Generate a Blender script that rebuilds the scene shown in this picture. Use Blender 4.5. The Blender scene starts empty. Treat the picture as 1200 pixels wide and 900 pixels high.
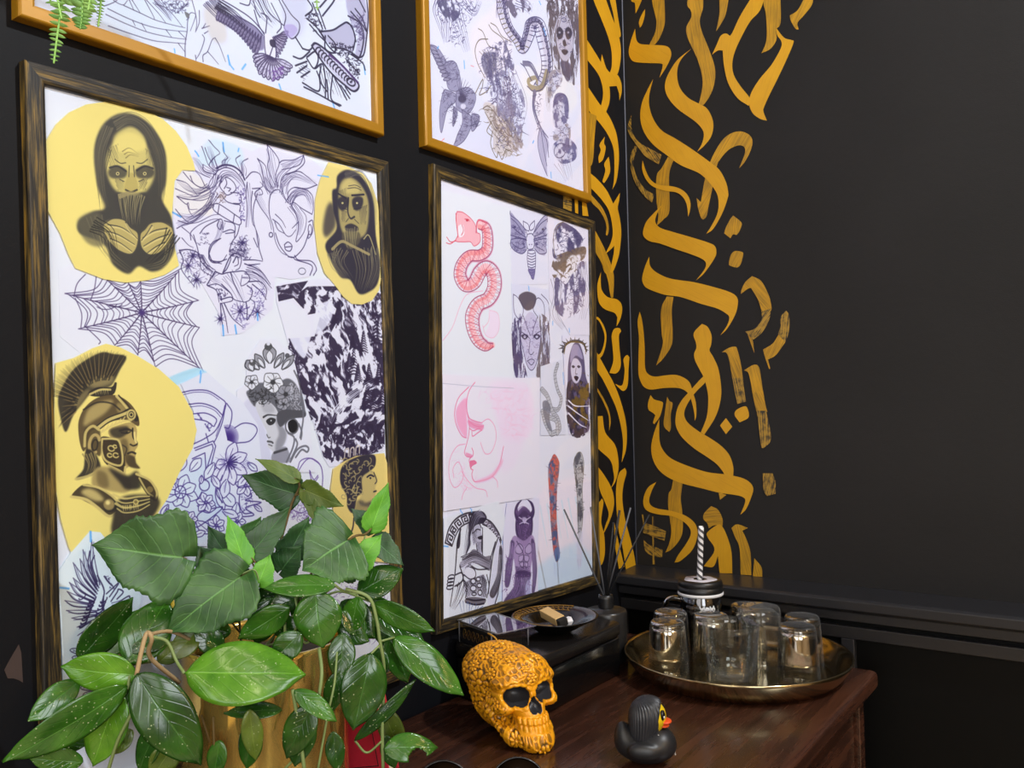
import bpy, math, random
import numpy as np
from mathutils import Vector, Matrix
R_ = random.Random(7)
# ---------------------------------------------------------------- camera (metres; the room corner is x = 0, y = 0; the chest top is z = 0.82)
ZS = 1.2542
CAM = np.array([0.8740, -1.6441, 0.0132 + ZS])
YAW, PITCH, ROLL, FPX = math.radians(35.948), math.radians(1.4793), math.radians(-1.2767), 1004.24
CF = np.array([-math.sin(YAW)*math.cos(PITCH), math.cos(YAW)*math.cos(PITCH), math.sin(PITCH)])
_r = np.array([math.cos(YAW), math.sin(YAW), 0.0]); _u = np.cross(_r, CF)
CR = math.cos(ROLL)*_r + math.sin(ROLL)*_u
CU = -math.sin(ROLL)*_r + math.cos(ROLL)*_u
def ray(x, y): return CF + (x-600)/FPX*CR - (y-450)/FPX*CU
def on_x(x, y, X=0.0): d = ray(x, y); return CAM + d*((X-CAM[0])/d[0])
def on_y(x, y, Y=0.0): d = ray(x, y); return CAM + d*((Y-CAM[1])/d[1])
def on_z(x, y, Z): d = ray(x, y); return CAM + d*((Z-CAM[2])/d[2])
def at_depth(x, y, t): return CAM + ray(x, y)*t
def to_px(P):
    d = np.asarray(P)-CAM; z = d@CF
    return 600+FPX*(d@CR)/z, 450-FPX*(d@CU)/z, z
TZ = 0.82
# frames: y0, z0 (top left), width, height, in-plane turn
FR = {'D1': (-1.2502, .3614+ZS, .5038, .7459, -.0201), 'D2': (-.6471, .3910+ZS, .4895, .7204, .0219),
      'G1': (-1.2641, 1.1206+ZS, .5004, .72, -.0099), 'G2': (-.6717, 1.1327+ZS, .4938, .72, -.0054)}
MOULD = {'D1': .0204, 'D2': .0200, 'G1': .0180, 'G2': .0175}
def fr_pt(k, a, b, X):          # a to the right, b downwards, both in metres from the outer top left corner
    y0, z0, W, H, dl = FR[k]
    c, s = math.cos(dl), math.sin(dl)
    return np.array([X, y0 + a*c - b*s, z0 - a*s - b*c])
def fr_inv(k, P):
    y0, z0, W, H, dl = FR[k]
    c, s = math.cos(dl), math.sin(dl)
    u, v = P[1]-y0, z0-P[2]
    return u*c + v*s, -u*s + v*c
# ---------------------------------------------------------------- drawing engine: ink and wash on the papers, worked out in numpy
PAPER_X = .0065
def spline(pts, n=6, closed=False):
    P = np.asarray(pts, float)
    if len(P) < 3 and not closed: 
        t = np.linspace(0, 1, 4)[:, None]; return P[0]*(1-t)+P[-1]*t
    if closed: Q = np.vstack([P[-1], P, P[0], P[1]])
    else: Q = np.vstack([2*P[0]-P[1], P, 2*P[-1]-P[-2]])
    t = np.linspace(0, 1, n, endpoint=False)[:, None]; out = []
    for i in range(len(Q)-3):
        a, b, c, d = Q[i:i+4]
        out.append(.5*((2*b)+(c-a)*t+(2*a-5*b+4*c-d)*t*t+(3*b-a-3*c+d)*t**3))
    out = np.vstack(out)
    return out if closed else np.vstack([out, P[-1]])
def blur(m, r):
    r = int(r)
    if r < 1: return m
    for _ in range(2):
        for ax in (0, 1):
            c = np.cumsum(np.pad(m, [(r+1, r) if a == ax else (0, 0) for a in (0, 1)], mode='edge'), axis=ax)
            n = m.shape[ax]
            m = (np.take(c, np.arange(2*r+1, 2*r+1+n), ax) - np.take(c, np.arange(0, n), ax))/(2*r+1)
    return m
def vnoise(h, w, cell, seed, ax=1.0, ay=1.0):
    g = np.random.RandomState(seed)
    cx, cy = cell*ax, cell*ay
    G = g.rand(int(h/cy)+3, int(w/cx)+3)
    y = np.arange(h)/cy; x = np.arange(w)/cx
    yi, xi = y.astype(int), x.astype(int); fy, fx = y-yi, x-xi
    fy = (fy*fy*(3-2*fy))[:, None]; fx = (fx*fx*(3-2*fx))[None]
    a = G[yi][:, xi]; b = G[yi][:, xi+1]; c = G[yi+1][:, xi]; d = G[yi+1][:, xi+1]
    return (a*(1-fx)+b*fx)*(1-fy)+(c*(1-fx)+d*fx)*fy
def fbm(X, Y, cell, seed, oct=4):
    g = np.random.RandomState(seed); out = 0; amp = .5
    for o in range(oct):
        G = g.rand(256, 256); x, y = X/cell+g.rand()*99, Y/cell+g.rand()*99; xi, yi = np.floor(x).astype(int), np.floor(y).astype(int); fx, fy = x-xi, y-yi
        fx = fx*fx*(3-2*fx); fy = fy*fy*(3-2*fy); q = lambda a, b: G[(yi+b) % 256, (xi+a) % 256]
        out = out+amp*((q(0, 0)*(1-fx)+q(1, 0)*fx)*(1-fy)+(q(0, 1)*(1-fx)+q(1, 1)*fx)*fy); amp *= .55; cell = max(cell*.5, 1.1)
    return out/(1-.55**oct)*.9
class Canvas:
    def __init__(s, key, res=2150, paper=(.885, .893, .965)):
        s.key = key; _, _, W, H, _ = FR[key]
        s.res = res; s.w, s.h = int(W*res), int(H*res)
        s.a = np.empty((s.h, s.w, 3)); s.a[:] = paper
        n = vnoise(s.h, s.w, 160, 3)*.5+vnoise(s.h, s.w, 60, 4)*.5
        s.a *= (1-.03*(n-.5))[..., None]
        s.rs = np.random.RandomState(11)
    def uv(s, P):
        P = np.atleast_2d(np.asarray(P, float))
        o = []
        for x, y in P:
            q = fr_inv(s.key, on_x(x, y, PAPER_X)); o.append((q[0]*s.res, q[1]*s.res))
        return np.array(o)
    def scale(s, P):
        x, y = np.mean(np.atleast_2d(P), 0)
        return (on_x(x, y, PAPER_X)-CAM)@CF/FPX*s.res
    def box(s, U, m):
        x0, y0 = np.floor(U.min(0)-m).astype(int); x1, y1 = np.ceil(U.max(0)+m).astype(int)
        return max(x0, 0), max(y0, 0), min(x1, s.w), min(y1, s.h)
    def mix(s, b, m, col):
        x0, y0, x1, y1 = b
        A = s.a[y0:y1, x0:x1]; A += (np.asarray(col)-A)*m[..., None]
    def polymask(s, U, m=2):
        b = s.box(U, m); x0, y0, x1, y1 = b
        if x1 <= x0 or y1 <= y0: return None, b
        X = np.arange(x0, x1)+.5
        mk = np.zeros((y1-y0, x1-x0)); V = np.roll(U, -1, 0); SS = 3
        for k in range(SS):
            for j, y in enumerate(np.arange(y0, y1)+(k+.5)/SS):
                t = (U[:, 1] <= y) != (V[:, 1] <= y)
                if not t.any(): continue
                xs = np.sort(U[t, 0]+(y-U[t, 1])/(V[t, 1]-U[t, 1])*(V[t, 0]-U[t, 0]))
                for i in range(0, len(xs)-1, 2):
                    mk[j] += np.clip(np.minimum(X+.5, xs[i+1])-np.maximum(X-.5, xs[i]), 0, 1)/SS
        return mk, b
    def segs(s, U, r0, r1, b):
        x0, y0, x1, y1 = b
        M = np.zeros((y1-y0, x1-x0)); n = len(U)
        R = np.linspace(r0, r1, n)
        for i in range(n-1):
            p, q = U[i], U[i+1]; r = max(R[i], R[i+1])+1
            a0 = max(int(min(p[0], q[0])-r), x0); a1 = min(int(max(p[0], q[0])+r)+2, x1)
            c0 = max(int(min(p[1], q[1])-r), y0); c1 = min(int(max(p[1], q[1])+r)+2, y1)
            if a1 <= a0 or c1 <= c0: continue
            X = np.arange(a0, a1)[None]+.5-p[0]; Y = np.arange(c0, c1)[:, None]+.5-p[1]
            d = q-p; L = d@d+1e-9
            t = np.clip((X*d[0]+Y*d[1])/L, 0, 1)
            D = np.sqrt((X-t*d[0])**2+(Y-t*d[1])**2)
            rr = R[i]+(R[i+1]-R[i])*t
            v = np.clip(rr-D+.5, 0, 1)*np.minimum(1, rr*2+.15)
            S = M[c0-y0:c1-y0, a0-x0:a1-x0]; np.maximum(S, v, out=S)
        return M
class Crop:
    """points in a zoomed crop's own pixels -> points on the photograph -> points on the paper"""
    def __init__(s, cv, x0, y0, sc): s.c, s.x0, s.y0, s.s = cv, x0, y0, sc
    def px(s, pts): return np.atleast_2d(np.asarray(pts, float))/s.s+np.array([s.x0, s.y0])
    def line(s, pts, w=1.0, col=(.25, .2, .45), op=.9, w1=None, sm=True, soft=0):
        P = s.px(pts); k = s.c.scale(P)
        if sm and len(P) > 2: P = spline(P, 5)
        U = s.c.uv(P); b = s.c.box(U, w*k+3+soft*k*1.3)
        if b[2] <= b[0] or b[3] <= b[1]: return
        M = s.c.segs(U, w*k/2, (w if w1 is None else w1)*k/2, b)
        if soft: M = blur(M, soft*k*.42)
        s.c.mix(b, M*op, col)
    def fill(s, pts, col, op=1.0, soft=0, sm=True, tex=None):
        P = s.px(pts); k = s.c.scale(P)
        if sm: P = spline(P, 5, True)
        U = s.c.uv(P); M, b = s.c.polymask(U, 3+soft*k*1.3)
        if M is None or M.size == 0: return
        if soft: M = blur(M, soft*k*.42)
        if tex is not None: M = M*tex(M.shape, b)
        s.c.mix(b, M*op, col)
    def noisefill(s, pts, col, cell=6, thr=.5, gain=6, ax=1, ay=1, op=1, seed=1, soft=0, sm=True):
        k = s.c.scale(s.px(pts))
        def t(sh, b):
            n = vnoise(sh[0], sh[1], max(cell*k, 1.2), seed, ax, ay)*.55+vnoise(sh[0], sh[1], max(cell*k*.45, 1.2), seed+1, ax, ay)*.3+vnoise(sh[0], sh[1], max(cell*k*.22, 1.2), seed+2)*.15
            return np.clip((n-thr)*gain+.5, 0, 1)
        s.fill(pts, col, op, soft, sm, t)
    def crag(s, pts, col, cell=6, thr=.5, ang=0, stretch=1.0, op=1, seed=1, gain=9, sm=False):
        k = s.c.scale(s.px(pts)); a = math.radians(ang)
        def t(sh, b):
            Y, X = np.mgrid[b[1]:b[1]+sh[0], b[0]:b[0]+sh[1]].astype(float); w = fbm(X, Y, cell*k*2.2, seed+50, 2)-.5
            X = X+w*cell*k*2.4; Y = Y+w*cell*k*1.6; u = X*math.cos(a)+Y*math.sin(a); v = -X*math.sin(a)+Y*math.cos(a)
            return np.clip((fbm(u/stretch, v, cell*k, seed)-thr)*gain+.5, 0, 1)
        s.fill(pts, col, op, 0, sm, t)
    def lines(s, L, w=1.0, **k):
        for l in L: s.line(l, w, **k)
    def dot(s, x, y, r, col, op=1, soft=0):
        a = np.linspace(0, 2*math.pi, 10, endpoint=False)
        s.fill([(x+r*math.cos(t), y+r*math.sin(t)) for t in a], col, op, soft)
    def ring(s, x, y, rx, ry, w=1.0, rot=0, a0=0, a1=360, **k):
        t = np.radians(np.linspace(a0, a1, 14)); c, q = math.cos(rot), math.sin(rot)
        s.line([(x+rx*math.cos(v)*c-ry*math.sin(v)*q, y+rx*math.cos(v)*q+ry*math.sin(v)*c) for v in t], w, **k)
    def petal(s, x, y, ang, L, W, col, w=1.0, fillc=None, vein=True, **k):
        a = math.radians(ang); d = np.array([math.cos(a), math.sin(a)]); n = np.array([-d[1], d[0]]); o = np.array([x, y])
        p = [o+d*L*t+n*W*h for t, h in ((0, .08), (.3, .42), (.65, .5), (.9, .22), (1, 0), (.9, -.22), (.65, -.5), (.3, -.42), (0, -.08))]
        if fillc is not None: s.fill(p, fillc)
        s.line(p, w, col, **k)
        if vein: s.line([o+d*L*.1, o+d*L*.7], w*.7, col, **k)
    def flower(s, x, y, L, W, n, rot, col, w=1.0, fillc=None, **k):
        for i in range(n): s.petal(x, y, rot+360*i/n, L*(.9+.2*((i*7) % 5)/5), W, col, w, fillc, **k)
        s.ring(x, y, L*.16, L*.16, w, col=col)
    def feather(s, p, q, W, col, w=.8, fillc=None, barbs=5):
        p, q = np.array(p, float), np.array(q, float); d = q-p; n = np.array([-d[1], d[0]])/ (np.hypot(*d)+1e-6)
        o = [p, p+d*.4+n*W*.5, p+d*.85+n*W*.45, q, p+d*.85-n*W*.35, p+d*.4-n*W*.45, p]
        if fillc is not None: s.fill(o, fillc, .9)
        s.line(o, w, col); s.line([p, p+d*.9], w*.7, col, op=.7)
        for i in range(barbs):
            t = .25+.6*i/max(barbs-1, 1); c = p+d*t
            s.line([c, c+d*.1+n*W*.36], w*.5, col, op=.55); s.line([c, c+d*.1-n*W*.36], w*.5, col, op=.55)
    def wing(s, root, tips, W, col, w=.8, fillc=None):
        for i, t in enumerate(tips):
            r = np.array(root[0])+(np.array(root[1])-np.array(root[0]))*i/max(len(tips)-1, 1)
            s.feather(r, t, W, col, w, fillc, 4)
    def hair(s, pts, n, spread, col, w=.7, op=.8, jit=.3, w1=.2):
        P = np.asarray(pts, float)
        for i in range(n):
            f = (i/(max(n-1, 1))-.5)*spread
            j = s.c.rs.randn(len(P), 2)*jit*spread/ n if n else 0
            T = np.gradient(P, axis=0); N = np.stack([-T[:, 1], T[:, 0]], 1)/(np.hypot(T[:, 0], T[:, 1])[:, None]+1e-6)
            s.line(P+N*f*np.linspace(1, .5, len(P))[:, None]+j, w, col, op, w1)
    def hatch(s, poly, ang, gap, col, w=.6, op=.7, jit=.15):
        P = np.asarray(poly, float); c = P.mean(0); a = math.radians(ang); d = np.array([math.cos(a), math.sin(a)]); n = np.array([-d[1], d[0]])
        t = (P-c)@n
        for v in np.arange(t.min()+gap/2, t.max(), gap):
            v += s.c.rs.randn()*gap*jit
            xs = []
            for i in range(len(P)):
                A, B = P[i]-c, P[(i+1) % len(P)]-c; ta, tb = A@n-v, B@n-v
                if ta*tb < 0: xs.append((A+(B-A)*ta/(ta-tb))@d)
            xs.sort()
            for i in range(0, len(xs)-1, 2):
                s.line([c+n*v+d*xs[i], c+n*v+d*(xs[i+1]-(xs[i+1]-xs[i])*.2*s.c.rs.rand())], w, col, op, w*.4)
    def scribble(s, poly, n, L, col, w=.6, op=.7, curl=1.0):
        """short curling ink marks spread over an outline: ornament too fine to read"""
        P = np.asarray(poly, float); lo, hi = P.min(0), P.max(0); k = 0; tries = 0; n = int(n*1.5); L = L*.58
        while k < n and tries < n*20:
            tries += 1
            p = lo+(hi-lo)*s.c.rs.rand(2); A = P-p; B = np.roll(A, -1, 0)
            t = (A[:, 1] <= 0) != (B[:, 1] <= 0)
            xs = A[t, 0]-A[t, 1]/(B[t, 1]-A[t, 1])*(B[t, 0]-A[t, 0])
            if (xs > 0).sum() % 2 == 0: continue
            a = s.c.rs.rand()*6.28; da = (s.c.rs.rand()-.5)*curl*1.6; q = [p]; l = L*(.5+s.c.rs.rand())
            for _ in range(5):
                q.append(q[-1]+np.array([math.cos(a), math.sin(a)])*l/5); a += da
            s.line(q, w*(.6+.8*s.c.rs.rand()), col, op, w*.3); k += 1
PUR, INK, DRK, BLU = (.27, .21, .50), (.20, .16, .34), (.16, .15, .17), (.35, .65, .92)
YEL, SHW = (.925, .85, .49), (.885, .893, .965)
SHEET = {}
def art_d1():
    cv = Canvas('D1', paper=(.885, .897, .97))
    c1, c2, c3 = Crop(cv, 50, 110, 3.913), Crop(cv, 200, 155, 6.667), Crop(cv, 200, 270, 6.667)
    c4, c5, c6 = Crop(cv, 320, 180, 5.0), Crop(cv, 60, 310, 6.667), Crop(cv, 310, 320, 3.913)
    c7, c8, c9 = Crop(cv, 60, 400, 3.75), Crop(cv, 180, 420, 4.09), Crop(cv, 270, 390, 5.625)
    c10, c11 = Crop(cv, 330, 520, 6.43), Crop(cv, 60, 610, 5.625)
    def sheet(nm, c, pts, col, sm=False):
        SHEET[('D1', nm)] = [tuple(p) for p in (spline(c.px(pts), 4, True) if sm else c.px(pts))]
        c.fill(pts, col, 1, 0, sm)
    # --- spider web on its white sheet
    sheet('web', c5, [(60, 40), (300, -60), (700, -60), (1010, 20), (1200, 180), (1190, 560), (1170, 815), (900, 900), (560, 900), (240, 700), (70, 560)], (.885, .89, .965))
    ctr = np.array([710., 375.])
    ends = [(110, 225), (220, 500), (500, 630), (680, 705), (815, 795), (1165, 810), (1160, 490), (1150, 280), (1000, 50), (700, 120), (600, 130), (430, 110)]
    E = [np.array(e, float) for e in ends]
    for e in E:
        c5.line([ctr, (ctr+e)/2+np.array([3, 4]), e], 1.5, (.20, .13, .30), .9, .9)
    for i in range(len(E)):
        a, b = E[i], E[(i+1) % len(E)]
        for k in range(10):
            t = .10+.095*k+.006*k*(i % 3); 
            p, q = ctr+(a-ctr)*t, ctr+(b-ctr)*min(t*(1+.04*((i*5+k) % 3-1)), 1)
            m = (p+q)/2; m = m+(ctr-m)*(.16 if k > 2 else .1)
            c5.line([p, m+(p-m)*.4+(ctr-m)*.03, m, m+(q-m)*.4+(ctr-m)*.03, q], .75+.03*k, (.25, .19, .36), .9)
    c5.dot(710, 375, 24, (.3, .22, .5), .7, 3)
    for q in ((500, 300, 60, 30), (430, 290, 90, 60)): c5.ring(*q, 1.0, 0, 20, 140, col=(.25, .2, .36))
    c5.line([(180, 250), (205, 150), (270, 75)], 1.0, (.25, .19, .36)); c5.line([(310, 280), (340, 190), (355, 90)], 1.0, (.25, .19, .36))
    c5.line([(190, 260), (240, 380), (235, 490)], 1.0, (.25, .19, .36)); c5.line([(265, 480), (380, 590), (375, 620)], 1.0, (.25, .19, .36))
    # --- a woman with streaming hair, thin line drawing on a torn sheet
    sheet('sketch', c2, [(150, 200), (300, 60), (470, 80), (640, 150), (760, 80), (1050, 170), (1195, 290), (1140, 450), (1115, 700), (1140, 900), (1150, 1080), (1080, 1130), (940, 1150), (820, 1130), (800, 1380), (700, 1470), (560, 1570), (400, 1590), (380, 1420), (330, 1330), (250, 1190), (60, 1000), (20, 700), (20, 480), (90, 290), (190, 320)], (.875, .865, .95))
    c2.fill([(20, 480), (90, 290), (190, 320), (300, 430), (330, 640), (150, 640), (20, 640)], (.91, .89, .86), .7, 3)
    c2.fill([(300, 60), (470, 80), (560, 140), (560, 260), (400, 250), (200, 250)], (.80, .88, .98), .8, 4)
    L = [[(300, 60), (340, 110), (385, 160), (350, 190), (300, 250)], [(410, 80), (415, 150), (445, 200), (405, 225), (405, 255)], [(160, 200), (180, 280), (250, 330), (310, 355)],
         [(245, 110), (270, 180), (300, 260), (360, 310)], [(270, 120), (300, 200), (330, 240)], [(350, 190), (320, 220), (305, 260), (350, 300), (370, 280), (345, 210)], [(255, 250), (260, 300), (320, 320), (355, 330), (330, 300), (255, 250)],
         [(545, 180), (510, 210), (530, 260), (555, 320)], [(605, 205), (560, 235), (560, 300)], [(50, 370), (130, 400), (210, 490)], [(100, 310), (160, 380), (230, 430), (300, 430)], [(155, 340), (180, 395), (240, 430), (330, 430), (380, 380)],
         [(40, 440), (110, 470), (200, 500), (270, 450)], [(50, 500), (130, 520), (250, 530), (340, 480), (360, 420)], [(50, 500), (120, 560), (140, 550), (150, 600), (210, 600)], [(40, 600), (90, 660), (150, 700), (240, 640), (300, 560), (330, 500)],
         [(60, 690), (150, 710), (240, 650), (320, 560)], [(50, 750), (110, 720), (220, 700), (320, 650), (390, 640)], [(90, 740), (160, 800), (200, 870)], [(160, 840), (160, 780), (230, 720), (330, 680), (400, 680)], [(90, 825), (140, 880), (180, 900)],
         [(270, 420), (230, 340), (180, 290)], [(370, 300), (330, 350), (300, 410), (320, 480)], [(130, 560), (150, 620), (180, 660)]]
    c2.lines(L, 1.15, col=INK, op=.85, w1=.5)
    c2.line([(360, 280), (420, 255), (490, 265), (550, 310), (580, 370)], 2.2, INK); c2.line([(365, 300), (430, 275), (500, 300), (560, 370), (580, 420)], 1.2, INK)
    c2.hair([(380, 380), (420, 330), (480, 330), (540, 380), (580, 430)], 5, 50, INK, .9, .8)
    c2.hair([(370, 330), (340, 420), (270, 480), (160, 510), (60, 500)], 5, 60, INK, .9, .85)
    c2.hair([(350, 480), (300, 570), (220, 650), (120, 700), (50, 720)], 5, 60, INK, .9, .85)
    c2.lines([[(400, 380), (385, 420), (420, 470), (450, 490), (510, 450), (500, 400), (460, 360), (430, 350)], [(440, 430), (470, 440), (455, 460)], [(430, 360), (440, 400), (420, 440)], [(470, 470), (540, 480), (550, 550), (490, 555)],
              [(400, 490), (440, 540), (500, 560), (545, 570), (540, 620)], [(340, 560), (380, 560), (500, 640), (550, 680), (545, 720), (500, 710), (380, 640), (335, 600), (340, 560)], [(380, 570), (370, 640)], [(500, 640), (490, 700)],
              [(420, 690), (500, 720), (500, 820)], [(410, 780), (470, 760), (500, 780), (430, 790)], [(390, 830), (330, 860), (300, 920), (310, 1000), (360, 1020), (440, 990)], [(540, 730), (520, 800), (480, 860), (460, 930)],
              [(230, 790), (270, 740), (340, 700), (400, 680), (410, 760)], [(180, 800), (210, 900), (240, 1010), (330, 1090)], [(380, 690), (365, 730), (390, 760), (400, 720)]], 1.1, col=INK, op=.9)
    c2.dot(400, 500, 26, (.55, .42, .35), .4, 4); c2.scribble([(350, 480), (420, 460), (450, 540), (350, 560)], 14, 30, (.3, .22, .25), 1.0)
    c2.scribble([(510, 430), (580, 440), (580, 700), (540, 690), (550, 560)], 26, 40, PUR, 1.1); c2.scribble([(200, 800), (300, 780), (300, 880), (220, 880)], 14, 40, INK, .9)
    c2.scribble([(470, 860), (600, 790), (610, 900), (630, 1000), (470, 960)], 40, 50, INK, 1.1)
    # her skirt, and the sprays of blossom (crop c3)
    c3.lines([[(70, 155), (150, 150), (230, 190), (240, 300), (330, 360)], [(70, 155), (100, 230), (90, 310), (190, 440)], [(300, 180), (330, 110), (395, 60)], [(300, 180), (310, 230), (400, 240), (440, 190)], [(410, 330), (470, 200), (530, 180), (555, 220), (540, 290), (510, 310)],
              [(410, 330), (440, 300), (470, 230), (470, 200)], [(490, 250), (520, 200), (530, 260), (500, 280)], [(350, 320), (300, 400), (290, 430), (370, 420), (470, 490)], [(350, 320), (400, 340), (440, 330), (520, 320), (580, 320), (620, 370), (600, 410), (550, 430), (560, 350)],
              [(470, 330), (500, 420), (570, 560)], [(400, 420), (470, 490), (500, 540), (580, 560)], [(600, 430), (640, 470), (620, 540), (580, 560)], [(590, 560), (600, 620), (600, 700), (660, 580), (620, 530)], [(390, 540), (470, 520), (480, 550), (390, 570)],
              [(400, 570), (430, 680), (450, 800)], [(420, 570), (480, 680), (570, 760)], [(390, 570), (400, 690), (410, 780)], [(290, 430), (360, 470), (380, 560)], [(580, 260), (660, 290), (720, 330), (780, 420)], [(610, 400), (700, 400), (750, 460), (740, 540)], [(640, 420), (700, 470), (750, 540)],
              [(570, 230), (650, 230), (720, 240)], [(620, 270), (700, 260)], [(640, 320), (720, 370), (790, 450)], [(300, 180), (330, 240), (400, 260)], [(240, 190), (280, 260), (350, 310)]], 1.5, col=INK, op=.9, w1=.8)
    for x, y, r in ((140, 275, 75), (205, 385, 70), (175, 200, 60), (545, 630, 80), (560, 95, 60), (680, 640, 60), (390, 690, 50)):
        for i in range(16): 
            a = 6.28*i/16; c3.line([(x, y), (x+r*math.cos(a)*(.6+.4*(i % 2)), y+r*math.sin(a))], 1.1, INK if i % 3 else PUR, .75, .3)
        c3.dot(x, y, 14, INK, .6, 2)
    c3.scribble([(70, 160), (230, 180), (330, 360), (280, 420), (200, 440), (100, 320)], 46, 45, INK, .9); c3.scribble([(600, 440), (740, 440), (730, 600), (650, 700), (610, 690), (640, 560)], 40, 45, PUR, .9)
    c3.scribble([(480, 560), (600, 570), (610, 740), (560, 770), (480, 660)], 30, 45, PUR, .9); c3.scribble([(340, 420), (470, 490), (390, 540)], 18, 40, INK, 1.2)
    c3.hatch([(460, 150), (630, 140), (600, 200), (560, 230), (460, 190)], 20, 9, INK, .9, .8); c3.hair([(600, 290), (680, 310), (760, 420)], 5, 60, INK, .7, .6)
    for p in ([(410, 740), (415, 820)], [(505, 740), (515, 805)], [(680, 650), (682, 700)]): c3.line(p, 2.2, BLU, .9)
    c2.line([(410, 80), (420, 150)], 2.0, BLU); c2.line([(195, 145), (220, 185)], 2.0, BLU); c2.line([(10, 620), (80, 660)], 2.2, BLU); c2.line([(535, 125), (528, 150)], 1.5, BLU)
    # a second woman, loose hair swept up and back
    L = [[(680, 205), (740, 260), (760, 350), (800, 440)], [(680, 205), (710, 270), (740, 420), (780, 470)], [(755, 95), (770, 200), (760, 280), (820, 420)], [(755, 95), (820, 170), (850, 240), (820, 340), (840, 430)], [(850, 240), (880, 220), (960, 215), (1040, 180)],
         [(1040, 180), (1010, 250), (930, 280), (870, 290)], [(1040, 180), (1045, 240), (980, 300), (900, 330), (865, 380), (870, 450)], [(900, 330), (1000, 305), (1060, 340), (1145, 410)], [(1145, 410), (1060, 440), (970, 430), (920, 470), (920, 550)],
         [(970, 430), (1060, 450), (1110, 500), (1115, 600), (1105, 640)], [(1105, 640), (1020, 590), (970, 550), (930, 560)], [(870, 450), (890, 500), (915, 550)], [(780, 490), (810, 455), (850, 450), (880, 500), (915, 550)], [(780, 490), (770, 560), (775, 650), (800, 730), (820, 850), (860, 930), (905, 960)],
         [(940, 560), (980, 640), (1000, 740), (980, 850), (1010, 830), (1050, 760), (1060, 660), (1010, 590)], [(800, 680), (850, 720), (900, 800), (940, 810), (980, 760)], [(815, 700), (840, 760), (890, 790)], [(820, 640), (870, 690), (900, 745)], [(1000, 700), (950, 750)],
         [(1080, 700), (1110, 690), (1110, 780), (1075, 830), (1085, 770)], [(700, 440), (660, 480), (700, 580), (770, 680), (790, 760)], [(640, 460), (630, 560), (640, 700), (660, 740)], [(680, 480), (650, 580), (650, 700), (690, 830), (690, 900)], [(590, 360), (640, 310), (700, 330), (720, 420), (660, 440)],
         [(600, 390), (590, 480), (600, 600), (590, 740)], [(640, 440), (700, 440), (720, 480), (690, 490)]]
    c2.lines(L, 1.25, col=INK, op=.85, w1=.7)
    c2.hair([(930, 560), (960, 500), (1050, 480), (1110, 560)], 6, 60, INK, .8, .7); c2.hair([(720, 370), (780, 440), (830, 470)], 4, 60, INK, .8, .7); c2.hair([(870, 260), (930, 240), (1020, 210)], 3, 26, INK, .7, .6); c2.hair([(945, 570), (1010, 680), (1000, 800)], 6, 60, INK, .8, .7)
    c2.hair([(770, 130), (800, 240), (830, 420)], 3, 40, INK, .7, .6); c2.hair([(880, 400), (960, 340), (1100, 390)], 4, 50, INK, .7, .6)
    c2.hatch([(640, 480), (700, 460), (780, 640), (780, 720)], 60, 10, INK, .6, .5)
    c2.ring(785, 800, 14, 18, 1.2, col=INK); c2.ring(1090, 760, 14, 40, 1.0, col=INK)
    c3.lines([[(890, 110), (920, 90), (950, 120), (935, 160), (900, 150), (890, 110)], [(900, 130), (945, 125)], [(820, 20), (850, 110), (900, 180), (940, 210), (980, 200), (1040, 130), (1080, 20)], [(920, 205), (960, 210), (980, 230), (1080, 260), (1110, 290), (1090, 350)], [(970, 195), (1000, 230), (1100, 240), (1140, 300), (1120, 350)],
              [(670, 0), (690, 130), (720, 230)], [(650, 60), (680, 130)]], 1.2, col=INK, op=.85)
    for h in ([(300, 420), (220, 460), (130, 440), (60, 380)], [(330, 560), (240, 620), (150, 660), (50, 640)], [(320, 330), (260, 300), (210, 230), (170, 200)], [(360, 300), (340, 240), (320, 180), (300, 110)], [(420, 270), (430, 220), (460, 190)], [(560, 340), (570, 280), (545, 220)]): c2.hair(h, 5, 46, INK, .8, .75)
    for h in ([(840, 440), (860, 340), (930, 270), (1030, 190)], [(880, 480), (900, 400), (980, 330), (1130, 400)], [(930, 540), (980, 470), (1060, 470), (1110, 600)], [(820, 430), (790, 330), (770, 160)], [(790, 470), (740, 380), (700, 250)]): c2.hair(h, 5, 60, INK, .8, .7)
    c2.hair([(400, 700), (380, 800), (330, 880)], 5, 50, INK, .7, .6); c2.hair([(600, 400), (610, 560), (600, 740)], 4, 40, INK, .7, .6); c3.hair([(440, 340), (500, 430), (560, 550)], 6, 110, INK, .7, .6); c3.hair([(350, 330), (330, 380), (400, 420)], 4, 50, INK, .8, .7); c3.hair([(580, 330), (680, 360), (760, 470)], 7, 90, INK, .8, .7); c3.hair([(240, 200), (290, 280), (340, 340)], 5, 40, INK, .9, .8)
    c3.ring(1028, 318, 28, 25, 1.1, col=(.4, .4, .5))
    # --- dark, white-flecked mountain forest
    SH6 = [(55, 62), (75, 45), (310, 22), (360, 60), (420, 140), (545, 80), (552, 810), (480, 832), (400, 850), (335, 885), (298, 890), (268, 840), (235, 720), (200, 600), (150, 470), (100, 290), (55, 130)]
    sheet('forest', c6, SH6, (.88, .875, .945))
    D6 = (.19, .15, .25)
    c6.crag([(350, 90), (545, 90), (550, 500), (400, 520), (330, 640), (240, 560), (270, 300), (320, 200)], D6, 5.5, .52, 68, 2.2, .95, 5)
    c6.crag([(400, 500), (550, 470), (552, 810), (480, 832), (340, 880), (300, 700)], D6, 4.8, .50, -35, 2.4, .95, 6)
    c6.crag([(130, 400), (240, 420), (340, 560), (330, 700), (230, 720), (150, 470)], D6, 4.6, .495, 60, 1.8, .95, 8)
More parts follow.
